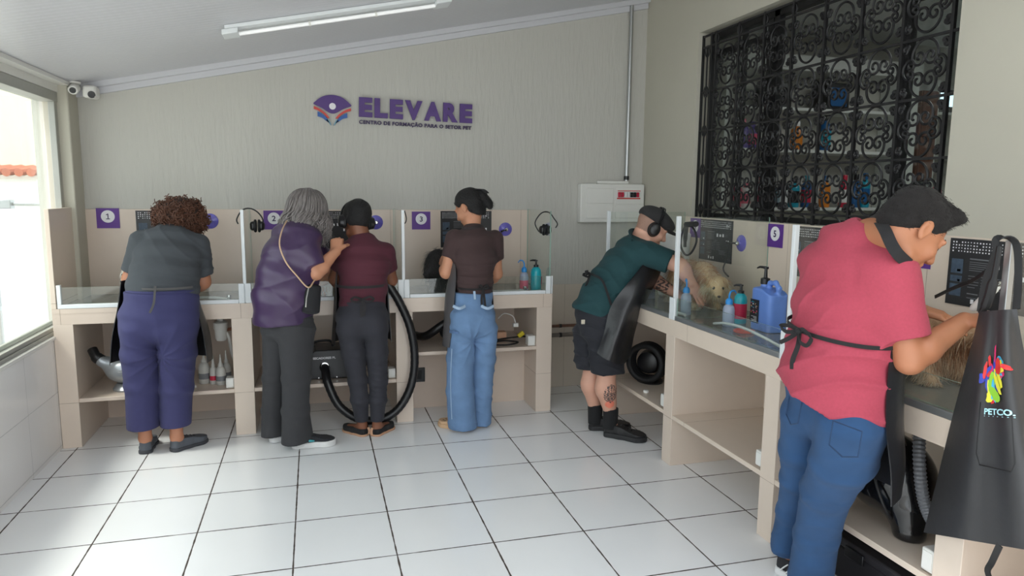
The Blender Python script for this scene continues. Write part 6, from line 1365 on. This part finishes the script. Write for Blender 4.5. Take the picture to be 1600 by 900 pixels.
hose('white shower hose arching over the front of bay five', [(2.12, 3.40, CZ+.01), (2.11, 3.27, CZ+.035), (2.10, 3.10, CZ+.045), (2.09, 2.92, CZ+.035), (2.10, 2.78, CZ+.012)], .0075)
hose('white shower hose lying at the front of bay four', [(2.10, 3.86, CZ+.01), (2.09, 3.76, CZ+.012), (2.10, 3.68, CZ+.01)], .009)
hose('white shower hose with chrome end in bay one', [(-.80, 4.86, CZ+.02), (-.72, 4.84, CZ+.032), (-.62, 4.83, CZ+.03), (-.55, 4.83, CZ+.016)], .009, end=(-.545, 4.83, CZ+.016))
hose('white shower hose with chrome end in bay three', [(1.12, 4.86, CZ+.012), (1.25, 4.85, CZ+.014), (1.36, 4.85, CZ+.013), (1.455, 4.86, CZ+.012)], .009, end=(1.462, 4.86, CZ+.014))
tag(obj('hand_shower', MB().lathe([(.018, 0), (.022, .02), (.016, .05), (.012, .11)], 16, (1.10, 4.90, CZ+.022), (1, -.15, 0)), M['white_plastic']), 'white shower head lying behind the person in the brown top', 'shower head')
bn = thing('bin', 'white round bin standing in the corner behind the person in the cap', 'bin', (2.44, 4.47, CZ))
obj('body', MB().lathe([(.075, 0), (.098, .012), (.104, .04), (.108, .42)], 32, (2.44, 4.47, CZ)), M['white_plastic'], bn); obj('lid', MB().lathe([(.112, .421), (.112, .44), (.10, .452)], 32, (2.44, 4.47, CZ)), M['white_plastic'], bn)
# ------------------------------------------------------------------ earmuffs and cables hung on the dividers
def hung_muffs(label, c, bandpts):
    t = thing('earmuffs', label, 'earmuffs', c, 'earmuffs hung on the glass'); c = V3(c)
    obj('headband', MB().tube(smooth_path([V3(q) for q in bandpts], 5), .0045, n=8), M['black'], t)
    for sg in (-1, 1):
        s = SDF(c-.08, c+.08, .004); q = c+np.array([sg*.026, 0, 0]); s.ecap(q-np.array([0, 0, .012]), q+np.array([0, 0, .012]), .020, .030, .020, .030, (1, 0, 0), .01, .9); e = sobj('ear_cup', s, M['black'], t)
        obj('cushion', MB().tube([q+np.array([-sg*.014, .026*math.cos(a), .034*math.sin(a)]) for a in np.linspace(0, 2*math.pi, 22)[:-1]], .009, n=8, closed=True), M['black_matte'], e)
P_ = lambda px, py, y=4.86: A(px, py, y=y)
hung_muffs('black earmuffs hung over the glass post between signs 1 and 2', P_(402,353), [P_(372,350), P_(370,342), P_(379,328), P_(392,326), P_(404,333), P_(411,345), P_(407,356)])
hung_muffs('black earmuffs hung on the glass end panel near the breaker panel', P_(852,359,4.9), [P_(842,362,4.9), P_(836,348,4.9), P_(846,333,4.9), P_(858,332,4.9), P_(866,342,4.9), P_(871,350,4.9), P_(868,356,4.9)])
cm = M['black_matte']
t = thing('cable_loop', 'thin black cable loop hung on the glass divider left of sign 3', 'cable', P_(632,337)); obj('cable', MB().tube(smooth_path([P_(631,329), P_(628,340), P_(632,349), P_(635,342), P_(632,329)], 6), .0035, n=7), cm, t)
t = thing('hanging_cable', 'thick black cable loop hung over the glass in front of sign 4', 'cable', A(1070,352,x=2.08))
Q = lambda px, py, x=2.08: A(px, py, x=x)
obj('loop', MB().tube(smooth_path([Q(1072,350), Q(1065,368), Q(1064,385), Q(1071,398), Q(1080,395), Q(1088,378), Q(1086,362), Q(1078,350)], 6), .006, n=8), cm, t)
obj('plug', MB().tube([Q(1072,351), Q(1088,350)], .016, n=12), cm, t); obj('handle', MB().tube(smooth_path([Q(1073,348), Q(1071,368), Q(1070,386)], 4), [.013]*6+[.009]*3, n=10), cm, t)
t = thing('tether', 'black grooming tether running down from the suction cup to the cream dog', 'tether', (2.55, 3.93, 1.28)); obj('cord', MB().tube(smooth_path([(2.54, 3.955, 1.283), (2.53, 3.94, 1.2), (2.46, 3.87, 1.13), A(1138,432,x=2.36)], 6), .005, n=7), cm, t)
# ------------------------------------------------------------------ under the counters
silver = pm('silver_plastic', srgb(160, 164, 168), .3, metal=.5, var=.05)
c = np.array([-1.19, 4.93, .31]); t = thing('pet_dryer', 'silver rounded pet dryer under bay one', 'dryer', c)
s = SDF(c-.25, c+.3, .006); s.ell(c+np.array([0, 0, .135]), (.125, .12, .092), None, .02).cone(c+np.array([-.08, -.02, .17]), c+np.array([-.13, -.04, .20]), .05, .036, .03); s.cut(c+np.array([0, 0, .03]), (0, 0, -1)); sobj('housing', s, silver, t)
obj('base', MB().lathe([(.085, 0), (.088, .012), (.06, .045)], 28, c), silver, t)
obj('control_panel', MB().prism([(-.04, -.03), (.045, -.03), (.03, .035), (-.05, .03)], c+np.array([.02, -.112, .16]), nrm((1, -.1, 0)), nrm((0, .55, .9)), .003), M['grey_print'], t)
obj('nozzle', MB().tube(smooth_path([c+np.array([-.12, -.035, .195]), c+np.array([-.16, -.03, .225]), c+np.array([-.19, .0, .27])], 5), [.036]*6+[.03]*5, n=14), M['black'], t)
drm = pm('black_steel_casing', srgb(34, 34, 37), .35, var=.1)
t = thing('pet_dryer', 'black boxy pet dryer with white lettering under bay two', 'dryer', (.07, 4.93, .31))
obj('casing', MB().prism([(-.17, 0), (.23, 0), (.20, .13), (.16, .20), (-.07, .20), (-.14, .14)], (.05, 4.865, .315), (1, 0, 0), (0, 0, 1), -.26) if False else MB().prism([(-.17, 0), (.23, 0), (.20, .13), (.16, .20), (-.07, .20), (-.14, .14)], (.05, 5.12, .315), (1, 0, 0), (0, 0, 1), .26), drm, t, bevel=.006)
mb = MB(); put_text(mb, 'SECADORES PL', (-.035, 4.8585, .455), (1, 0, 0), (0, 0, 1), width=.15, size=.02, depth=.0015, bold=.0006); obj('lettering', mb, M['white_print'], t)
obj('hose_port', MB().lathe([(.034, 0), (.034, .02), (.026, .022)], 20, (.04, 4.862, .40), (0, -1, 0)), M['chrome'], t)
for x, z in ((-.10, .325), (.0, .325), (.12, .325), (.25, .335)): obj('screw', MB().lathe([(.006, 0), (.005, .003)], 10, (x, 4.8599, z), (0, -1, 0)), M['chrome'], t)
obj('top_handle', MB().tube(smooth_path([(-.03, 4.98, .515), (-.02, 4.98, .55), (.08, 4.98, .555), (.10, 4.98, .515)], 4), .009, n=8), M['black'], t)
t = thing('dryer_hose', 'long thick black dryer hose looping over the floor behind the person in maroon', 'hose', (.45, 4.68, 0)); hz = lambda px, py, y: A(px, py, y=y)
hp_ = smooth_path([(.04, 4.85, .40), (.045, 4.80, .385), hz(512,598,4.735), hz(530,634,4.70), hz(560,654,4.68), hz(592,656,4.675), hz(621,640,4.675), hz(641,606,4.68), hz(648,562,4.685), hz(641,512,4.68), hz(623,470,4.68), hz(603,440,4.70), hz(592,425,4.80)], 10)
hp_ = [np.array([q[0], q[1], max(q[2], .03)]) for q in hp_]
obj('tube', MB().tube(hp_, [.0275+.0016*(k % 2) for k in range(len(hp_))], n=14), M['black'], t)
t = thing('coiled_hose', 'coiled black dryer hose on the shelf under bay three, left', 'hose', (.85, 5.0, .49))
obj('tube', MB().tube(smooth_path([(.70, 5.15, .53), (.76, 4.98, .56), (.90, 4.93, .66), (1.08, 5.0, .70), (1.18, 5.08, .62), (1.14, 5.0, .53), (1.0, 4.92, .525), (.88, 4.93, .58), (.92, 5.02, .63), (1.05, 5.12, .60), (1.15, 5.2, .53)], 8), .03, n=14), M['black'], t)
cy = pm('yellow_plug', srgb(206, 186, 40), .4); cw = M['white_plastic']
t = thing('power_cable', 'black power cable with yellow connector on the shelf under bay three', 'cable', (1.4, 5.0, .495)); 
obj('cord', MB().tube(smooth_path([(1.2, 4.85, .497), (1.32, 4.82, .497), (1.42, 4.88, .5), (1.33, 4.95, .5), (1.22, 4.9, .503), (1.30, 4.98, .505), (1.44, 4.97, .52), (1.49, 4.92, .53), (1.505, 4.84, .53)], 6), .006, n=7), cm, t)
obj('connector', MB().box((1.425, 4.90, .535), (1.475, 4.93, .565), rot=Matrix.Rotation(-.6, 3, 'Y')), cy, t, bevel=.004); obj('connector', MB().box((1.40, 4.94, .60), (1.44, 4.97, .63)), cw, t, bevel=.004)
obj('lead', MB().tube(smooth_path([(1.42, 4.955, .63), (1.40, 4.96, .68), (1.34, 4.98, .70), (1.30, 5.0, .66)], 5), .004, n=6), cw, t)
t = thing('spray_bottle', 'white spray bottle on the shelf under bay three', 'bottle', (1.27, 5.15, .49)); obj('body', MB().lathe([(.035, 0), (.037, .01), (.037, .11), (.016, .15), (.016, .17)], 18, (1.27, 5.15, .49)), cw, t); obj('trigger_head', MB().box((1.235, 5.135, .66), (1.29, 5.165, .69)).tube([(1.245, 5.15, .66), (1.238, 5.15, .63)], .005, n=6), cw, t, bevel=.004)
tag(obj('cardboard_box', MB().box((1.30, 5.02, .491), (1.37, 5.09, .55)), pm('peach_card', srgb(206, 160, 130), .8), bevel=.003), 'small peach coloured box beside the white spray bottle', 'box')
def socket_box(label, c, sz, side):
    c = V3(c); t = thing('socket_box', label, 'socket box', c, 'white socket boxes under the counters'); h_ = np.array(sz)/2
    obj('casing', MB().box(c-h_, c+h_), cw, t, bevel=.005); q = c+V3(side)*h_; obj('cover_plate', MB().box(q-np.where(np.abs(side) > 0, .003, h_*.8), q+np.where(np.abs(side) > 0, .003, h_*.8)), cw, t, bevel=.002)
socket_box('white socket box inside the second leg of the back counter', (-.557, 4.82, .345), (.052, .07, .066), (0, -1, 0))
socket_box('white socket box inside the third leg of the back counter, behind the hose', (.488, 4.82, .345), (.052, .07, .066), (0, -1, 0))
socket_box('white socket box at the end of the raised shelf under bay three', (1.493, 4.81, .527), (.055, .07, .072), (0, -1, 0))
socket_box('white socket box beside the leg next to the person in the cap', (2.02, 3.712, .36), (.06, .05, .075), (-1, 0, 0))
socket_box('white socket box at the second leg of the right counter', (2.02, 2.752, .36), (.06, .05, .075), (-1, 0, 0))
socket_box('white socket box below the printed hanging apron', (2.02, 1.795, .36), (.06, .05, .08), (-1, 0, 0))
t = thing('outlet_plate', 'black square outlet plate on the panel under bay three', 'outlet', (.73, 5.05, .25)); q = A(650,586,y=5.054); obj('plate', MB().box((q[0]-.045, 5.045, q[2]-.052), (q[0]+.065, 5.0555, q[2]+.055)), M['black'], t, bevel=.003); obj('insert', MB().box((q[0]-.02, 5.042, q[2]-.03), (q[0]+.04, 5.0448, q[2]+.035)), M['black_matte'], t, bevel=.002)
# siphon and tips bottles under bay one
t = thing('siphon_trap', 'white plastic drain siphon under bay one', 'drain trap', (-.65, 5.1, .6)); sq = A(345,515,y=5.08)
obj('cup', MB().lathe([(.03, -.075), (.038, -.06), (.040, .0), (.046, .01), (.046, .05), (.03, .06)], 24, sq), cw, t)
obj('upper_pipe', MB().tube([sq+np.array([0, 0, .06]), (sq[0], sq[1], .843)], .02, n=14), cw, t)
obj('outlet_pipe', MB().tube(smooth_path([sq+np.array([.035, 0, -.02]), sq+np.array([.05, 0, -.06]), sq+np.array([.06, .02, -.16]), (sq[0]+.075, sq[1]+.08, .40), (sq[0]+.08, sq[1]+.24, .36)], 5), .011, n=10), cw, t)
obj('wall_stub', MB().tube([sq+np.array([.04, 0, .0]), (sq[0]+.10, sq[1]+.02, sq[2]), (sq[0]+.10, YB-.015, sq[2])], .012, n=10), pm('brown_stub', srgb(130, 84, 60), .5), t)
for x, y, h, r, lq, lab in ((-.735, 4.96, .24, .036, None, 'tallest clear nozzle bottle under bay one'), (-.675, 4.93, .19, .024, 'red', 'clear nozzle bottle holding red liquid under bay one'), (-.625, 4.90, .205, .032, None, 'clear nozzle bottle nearest the white socket box under bay one'), (-.60, 4.99, .21, .03, None, 'clear nozzle bottle behind the others under bay one')):
    t = thing('nozzle_bottle', lab, 'bottle', (x, y, .31), 'nozzle bottles under bay one')
    obj('body', MB().lathe([(r*.92, 0), (r, .005), (r, h*.45), (r*.8, h*.55), (r*.45, h*.6)], 20), pm('frosted_plastic', srgb(214, 212, 206), .35, var=.05, trans=.3) if 'frost' not in M else M['frost'], t, local=True)
    M['frost'] = t.children[0].data.materials[0]
    obj('nozzle', MB().lathe([(r*.5, h*.6), (r*.5, h*.66), (.009, h*.72), (.003, h)], 14), M['frost'], t, local=True)
    obj('label_band', MB().lathe([(r*1.01, h*.14), (r*1.01, h*.30)], 20, caps=False), M['grey_print'] if not lq else SM['red'], t, local=True)
tag(obj('small_tube', MB().tube([(-.86, 4.82, .322), (-.77, 4.84, .322)], [.012, .010], n=12), cw), 'small white tube lying on the shelf beside the nozzle bottles', 'tube')
tag(obj('adapter', MB().box((-1.10, 4.77, .311), (-1.04, 4.80, .335)), cw, bevel=.004), 'small white adapter lying in front of the silver dryer', 'adapter')
# black coiled dryer under bay four
c = np.array([2.20, 4.30, .31]); t = thing('pet_dryer', 'round black dryer wrapped in its coiled hose under bay four', 'dryer', c); fr = nrm((-.75, -.66, 0)); s1 = nrm(np.cross(fr, (0, 0, 1)))
obj('base', MB().lathe([(.105, 0), (.11, .012), (.08, .03)], 28, c, sy=.8), M['black'], t)
obj('motor', MB().lathe([(.03, -.10), (.072, -.08), (.085, 0), (.072, .06), (.045, .075)], 26, c+np.array([0, 0, .14]), fr), M['black'], t)
for k in range(3): obj('hose_coil', MB().tube([c+fr*(.02+.035*k)*1.0+np.array([0, 0, .145])+s1*.118*math.cos(a)+np.array([0, 0, 1])*.118*math.sin(a) for a in np.linspace(0, 2*math.pi, 30)[:-1]], .021, n=10, closed=True), M['black_matte'], t)
obj('power_cord', MB().tube(smooth_path([c+s1*.10+np.array([0, 0, .17]), c+s1*.2+np.array([0, 0, .22]), c+s1*.26+np.array([0, 0, .16]), c+s1*.2+np.array([0, 0, .12]), c+s1*.28+np.array([0, 0, .09])], 6), .006, n=7), cm, t)
tag(obj('round_stopper', MB().lathe([(.018, 0), (.018, .012), (.014, .016)], 16, (2.05, 4.05, .3105)), cw), 'small white stopper on the shelf in front of the coiled dryer', 'stopper')
# big blower, case and ribbed hose under bay six
c = np.array([2.17, 2.19, .31]); t = thing('pet_dryer', 'large glossy black blower under bay six', 'dryer', c); gl = pm('glossy_black_plastic', srgb(20, 20, 22), .15, var=.1, coat=.4)
s = SDF(c-.32, c+.45, .006); s.ell(c+np.array([0, -.02, .20]), (.15, .19, .16), None, .03).cone(c+np.array([-.02, -.15, .10]), c+np.array([-.03, -.17, .03]), .08, .06, .05).cone(c+np.array([-.10, .12, .10]), c+np.array([-.13, .19, .045]), .05, .042, .05).cone(c+np.array([.10, .12, .10]), c+np.array([.1, .18, .045]), .05, .042, .05); s.cut(c+np.array([0, 0, .001]), (0, 0, -1)); sobj('housing', s, gl, t)
obj('seam_ring', MB().tube([c+np.array([-.012, -.02, .20])+np.array([.152*math.cos(a)*.9, .10*math.cos(a)+.0, .0])*1.0+np.array([0, .14*math.sin(a)*.6, .158*math.sin(a)]) for a in np.linspace(0, 2*math.pi, 40)[:-1]], .006, n=6, closed=True), M['black_matte'], t)
obj('carry_handle', MB().tube(smooth_path([c+np.array([-.03, .10, .33]), c+np.array([-.03, .07, .40]), c+np.array([-.03, -.06, .41]), c+np.array([-.03, -.11, .34])], 6), .012, n=8), gl, t)
rp = smooth_path([A(1437,672,x=2.12), A(1436,705,x=2.09), A(1438,745,x=2.07), A(1443,780,x=2.07), A(1452,805,x=2.09), A(1462,822,x=2.13)], 12)
t = thing('ribbed_hose', 'grey ribbed hose hanging in front of the glossy black blower', 'hose', rp[0]); obj('tube', MB().tube(rp, [.0185 if k % 2 else .0225 for k in range(len(rp))], n=14), pm('grey_hose', srgb(108, 110, 114), .4), t, smooth=20)
t = thing('storage_case', 'black plastic case on the floor under the shelf of bay six', 'case', (2.3, 2.25, 0)); obj('tray', MB().box((2.08, 1.85, .001), (2.52, 2.56, .15)), pm('dark_case_plastic', srgb(38, 36, 40), .55, var=.1), t, bevel=.012); obj('lid', MB().box((2.07, 1.84, .151), (2.53, 2.57, .19)), pm('dark_case_lid', srgb(44, 42, 46), .5, var=.1), t, bevel=.01); obj('latch', MB().box((2.06, 2.15, .13), (2.069, 2.25, .175)), M['black'], t, bevel=.003)
# ------------------------------------------------------------------ printed apron hung on the divider post
t = thing('hanging_apron', 'black apron with colourful PETCO. print hung from the glass post', 'apron', (1.93, 1.6, .5))
rowsA = []
for py, x0, x1, n_ in ((487, 1531, 1589, .02), (520, 1524, 1594, .05), (580, 1508, 1606, .08), (660, 1487, 1628, .10), (750, 1465, 1655, .11), (832, 1444, 1680, .115)):
    rw = []
    for k, u in enumerate(np.linspace(0, 1, 9)):
        bul = math.sin(u*math.pi); fold = math.cos(u*4*math.pi+.6)*n_*.16; yy = py+(40 if py > 800 else 10 if py > 600 else 2)*(u-.0)*(1.0 if py > 600 else -2.0 if py < 500 else .5)
        rw.append(A(x0+(x1-x0)*u, yy, x=1.948-n_*bul*.9+fold))
    rowsA.append(rw)
GA = spline_grid(rowsA, 5, 6); obj('cloth', MB().sheet(GA, .004), pm('charcoal_coated_apron', srgb(46, 46, 48), .48, var=.12, vscale=8, bump=.25, bscale=12), t)
GN = np.array(GA); 
def on_apron(u, v, off=.004):
    i, j = v*(GN.shape[0]-1), u*(GN.shape[1]-1); a, b = int(min(i, GN.shape[0]-2)), int(min(j, GN.shape[1]-2)); fi, fj = i-a, j-b
    p_ = (GN[a, b]*(1-fj)+GN[a, b+1]*fj)*(1-fi)+(GN[a+1, b]*(1-fj)+GN[a+1, b+1]*fj)*fi
    n_ = np.cross(GN[a, b+1]-GN[a, b], GN[a+1, b]-GN[a, b]); n_ = nrm(n_); n_ = n_ if n_@(EYE-p_) > 0 else -n_
    return p_+n_*off
def uv_of(px, py):
    best = None
    for v in np.linspace(0, 1, 90):
        for u in np.linspace(0, 1, 60):
            q = on_apron(u, v, 0)-EYE; z = q@_f; e = (800+FPX*(q@CR)/z-px)**2+(450-FPX*(q@CU)/z-py)**2
            if best is None or e < best[0]: best = (e, u, v)
    return best[1], best[2]
u0, v0 = uv_of(1536, 562); u1, v1 = uv_of(1580, 632)
inks = [pm('ink_'+n_, srgb(*c_), .5, var=.15) for n_, c_ in (('yellow', (226, 222, 70)), ('cyan', (70, 180, 226)), ('magenta', (214, 48, 110)), ('red', (206, 50, 50)), ('green', (140, 200, 60)), ('blue', (50, 70, 170)))]
mb = MB(); rr_ = random.Random(12)
def splash(mb, cu, cv, ru, rv, rot, off):
    pts = []
    for a in np.linspace(0, 2*math.pi, 15)[:-1]:
        k = rr_.uniform(.82, 1.08); x_, y_ = ru*k*math.cos(a), rv*k*math.sin(a); pts.append(on_apron(min(.99, max(.01, cu+(x_*math.cos(rot)-y_*math.sin(rot)))), cv+(x_*math.sin(rot)+y_*math.cos(rot))*.55, off))
    n_ = len(pts); c_ = np.mean(pts, 0); mb.add(pts+[c_], [(k, (k+1) % n_, n_) for k in range(n_)])
du, dv = (u1-u0), (v1-v0)
for k in range(46):
    mb.cur = rr_.choice([0, 0, 1, 1, 2, 3, 4, 5]); tt = rr_.random()*.88; wd_ = .28+.22*math.sin(tt*5+.5)
    splash(mb, u0+du*(.5+wd_*rr_.uniform(-1, 1)), v0+dv*tt, du*rr_.uniform(.08, .26), du*rr_.uniform(.05, .12), rr_.uniform(0, 3), .0032+.0001*k)
for k in range(3): mb.cur = 2; splash(mb, u0+du*.62, v0-dv*(.08+.1*k), du*.035, du*.12, .2, .0075)
obj('colour_print', mb, inks, t)
def wrap_text(txt, ua, va, ub, hgt, m, nm, bold):
    mbt = MB(); V, F = textmesh(txt, .05, .001, bold, 'LEFT', 1.0, 3); V[:, 0] -= V[:, 0].min(); V[:, 0] /= V[:, 0].max(); V[:, 1] /= V[:, 1].max()
    mbt.add([on_apron(ua+(ub-ua)*a, va-hgt*b_, .0075+c_*.5) for a, b_, c_ in V], F); return obj(nm, mbt, m, t)
pale = pm('ink_pale_blue', srgb(176, 226, 236), .5)
ua, va = uv_of(1540, 645); ub, _ = uv_of(1586, 650)
wrap_text('PETCO.', ua, va, ub, abs(uv_of(1560, 632)[1]-uv_of(1560, 645)[1])*.95, pale, 'lettering', .0012)
ua2, va2 = uv_of(1540, 653); wrap_text('· · · · · · ·', ua2, va2, ub, .006, pale, 'small_print', .0004)
obj('pocket_seam', MB().tube([on_apron(u, v, .003) for u, v in ((.30, .52), (.30, .70), (.34, .74), (.62, .76), (.66, .73), (.68, .56))], .0016, n=5), cm, t)
top = np.array([1.975, 1.62, 1.47])
for (a_, b_) in ((.05, .985),): 
    pl, pr_ = V3(GA[0][1]), V3(GA[0][-2])
    obj('neck_strap', MB().ribbon(smooth_path([pl, A(1540,440,x=1.955), A(1556,395,x=1.955), top+np.array([-.02, .012, .003]), top+np.array([.0, -.02, .004]), A(1590,392,x=1.99), A(1591,440,x=1.985), pr_], 6), .02, .004, nrm((.3, -1, 0))), cm, t)
obj('strap_bundle', MB().tube(smooth_path([A(1562,385,x=1.95), A(1556,420,x=1.945), A(1548,455,x=1.945), A(1540,478,x=1.95), A(1533,488,x=1.955)], 5), [.008]*8+[.014]*8+[.010]*5, n=8), cm, t)
obj('waist_tie', MB().ribbon(smooth_path([V3(GA[-1][20]), A(1550,878,x=1.93), A(1543,893,x=1.93), A(1552,915,x=1.93)], 5), .018, .004, (0, 1, .2)), cm, t)
t = thing('leash', 'thin black grooming strap stretched from the post towards the light brown dog', 'leash', A(1530,432,x=1.97)); obj('strap', MB().ribbon(smooth_path([A(1548,418,x=1.965), A(1520,438,x=2.02), A(1490,450,x=2.10), A(1461,464,x=2.2)], 6), .012, .003, (0, .2, 1)), cm, t)
t = thing('hair_clipper', 'white hair clipper held by the person in the pink T-shirt', 'clipper', A(1528,478,x=2.10)); d_ = nrm(A(1541,463,x=2.10)-A(1518,484,x=2.09)); q0 = A(1518,484,x=2.085)
obj('body', MB().lathe([(.008, 0), (.012, .01), (.014, .06), (.013, .10), (.010, .115)], 18, q0, d_), cw, t); obj('blade', MB().lathe([(.013, .115), (.012, .128), (.004, .13)], 12, q0, d_, sy=.5), M['chrome'], t)
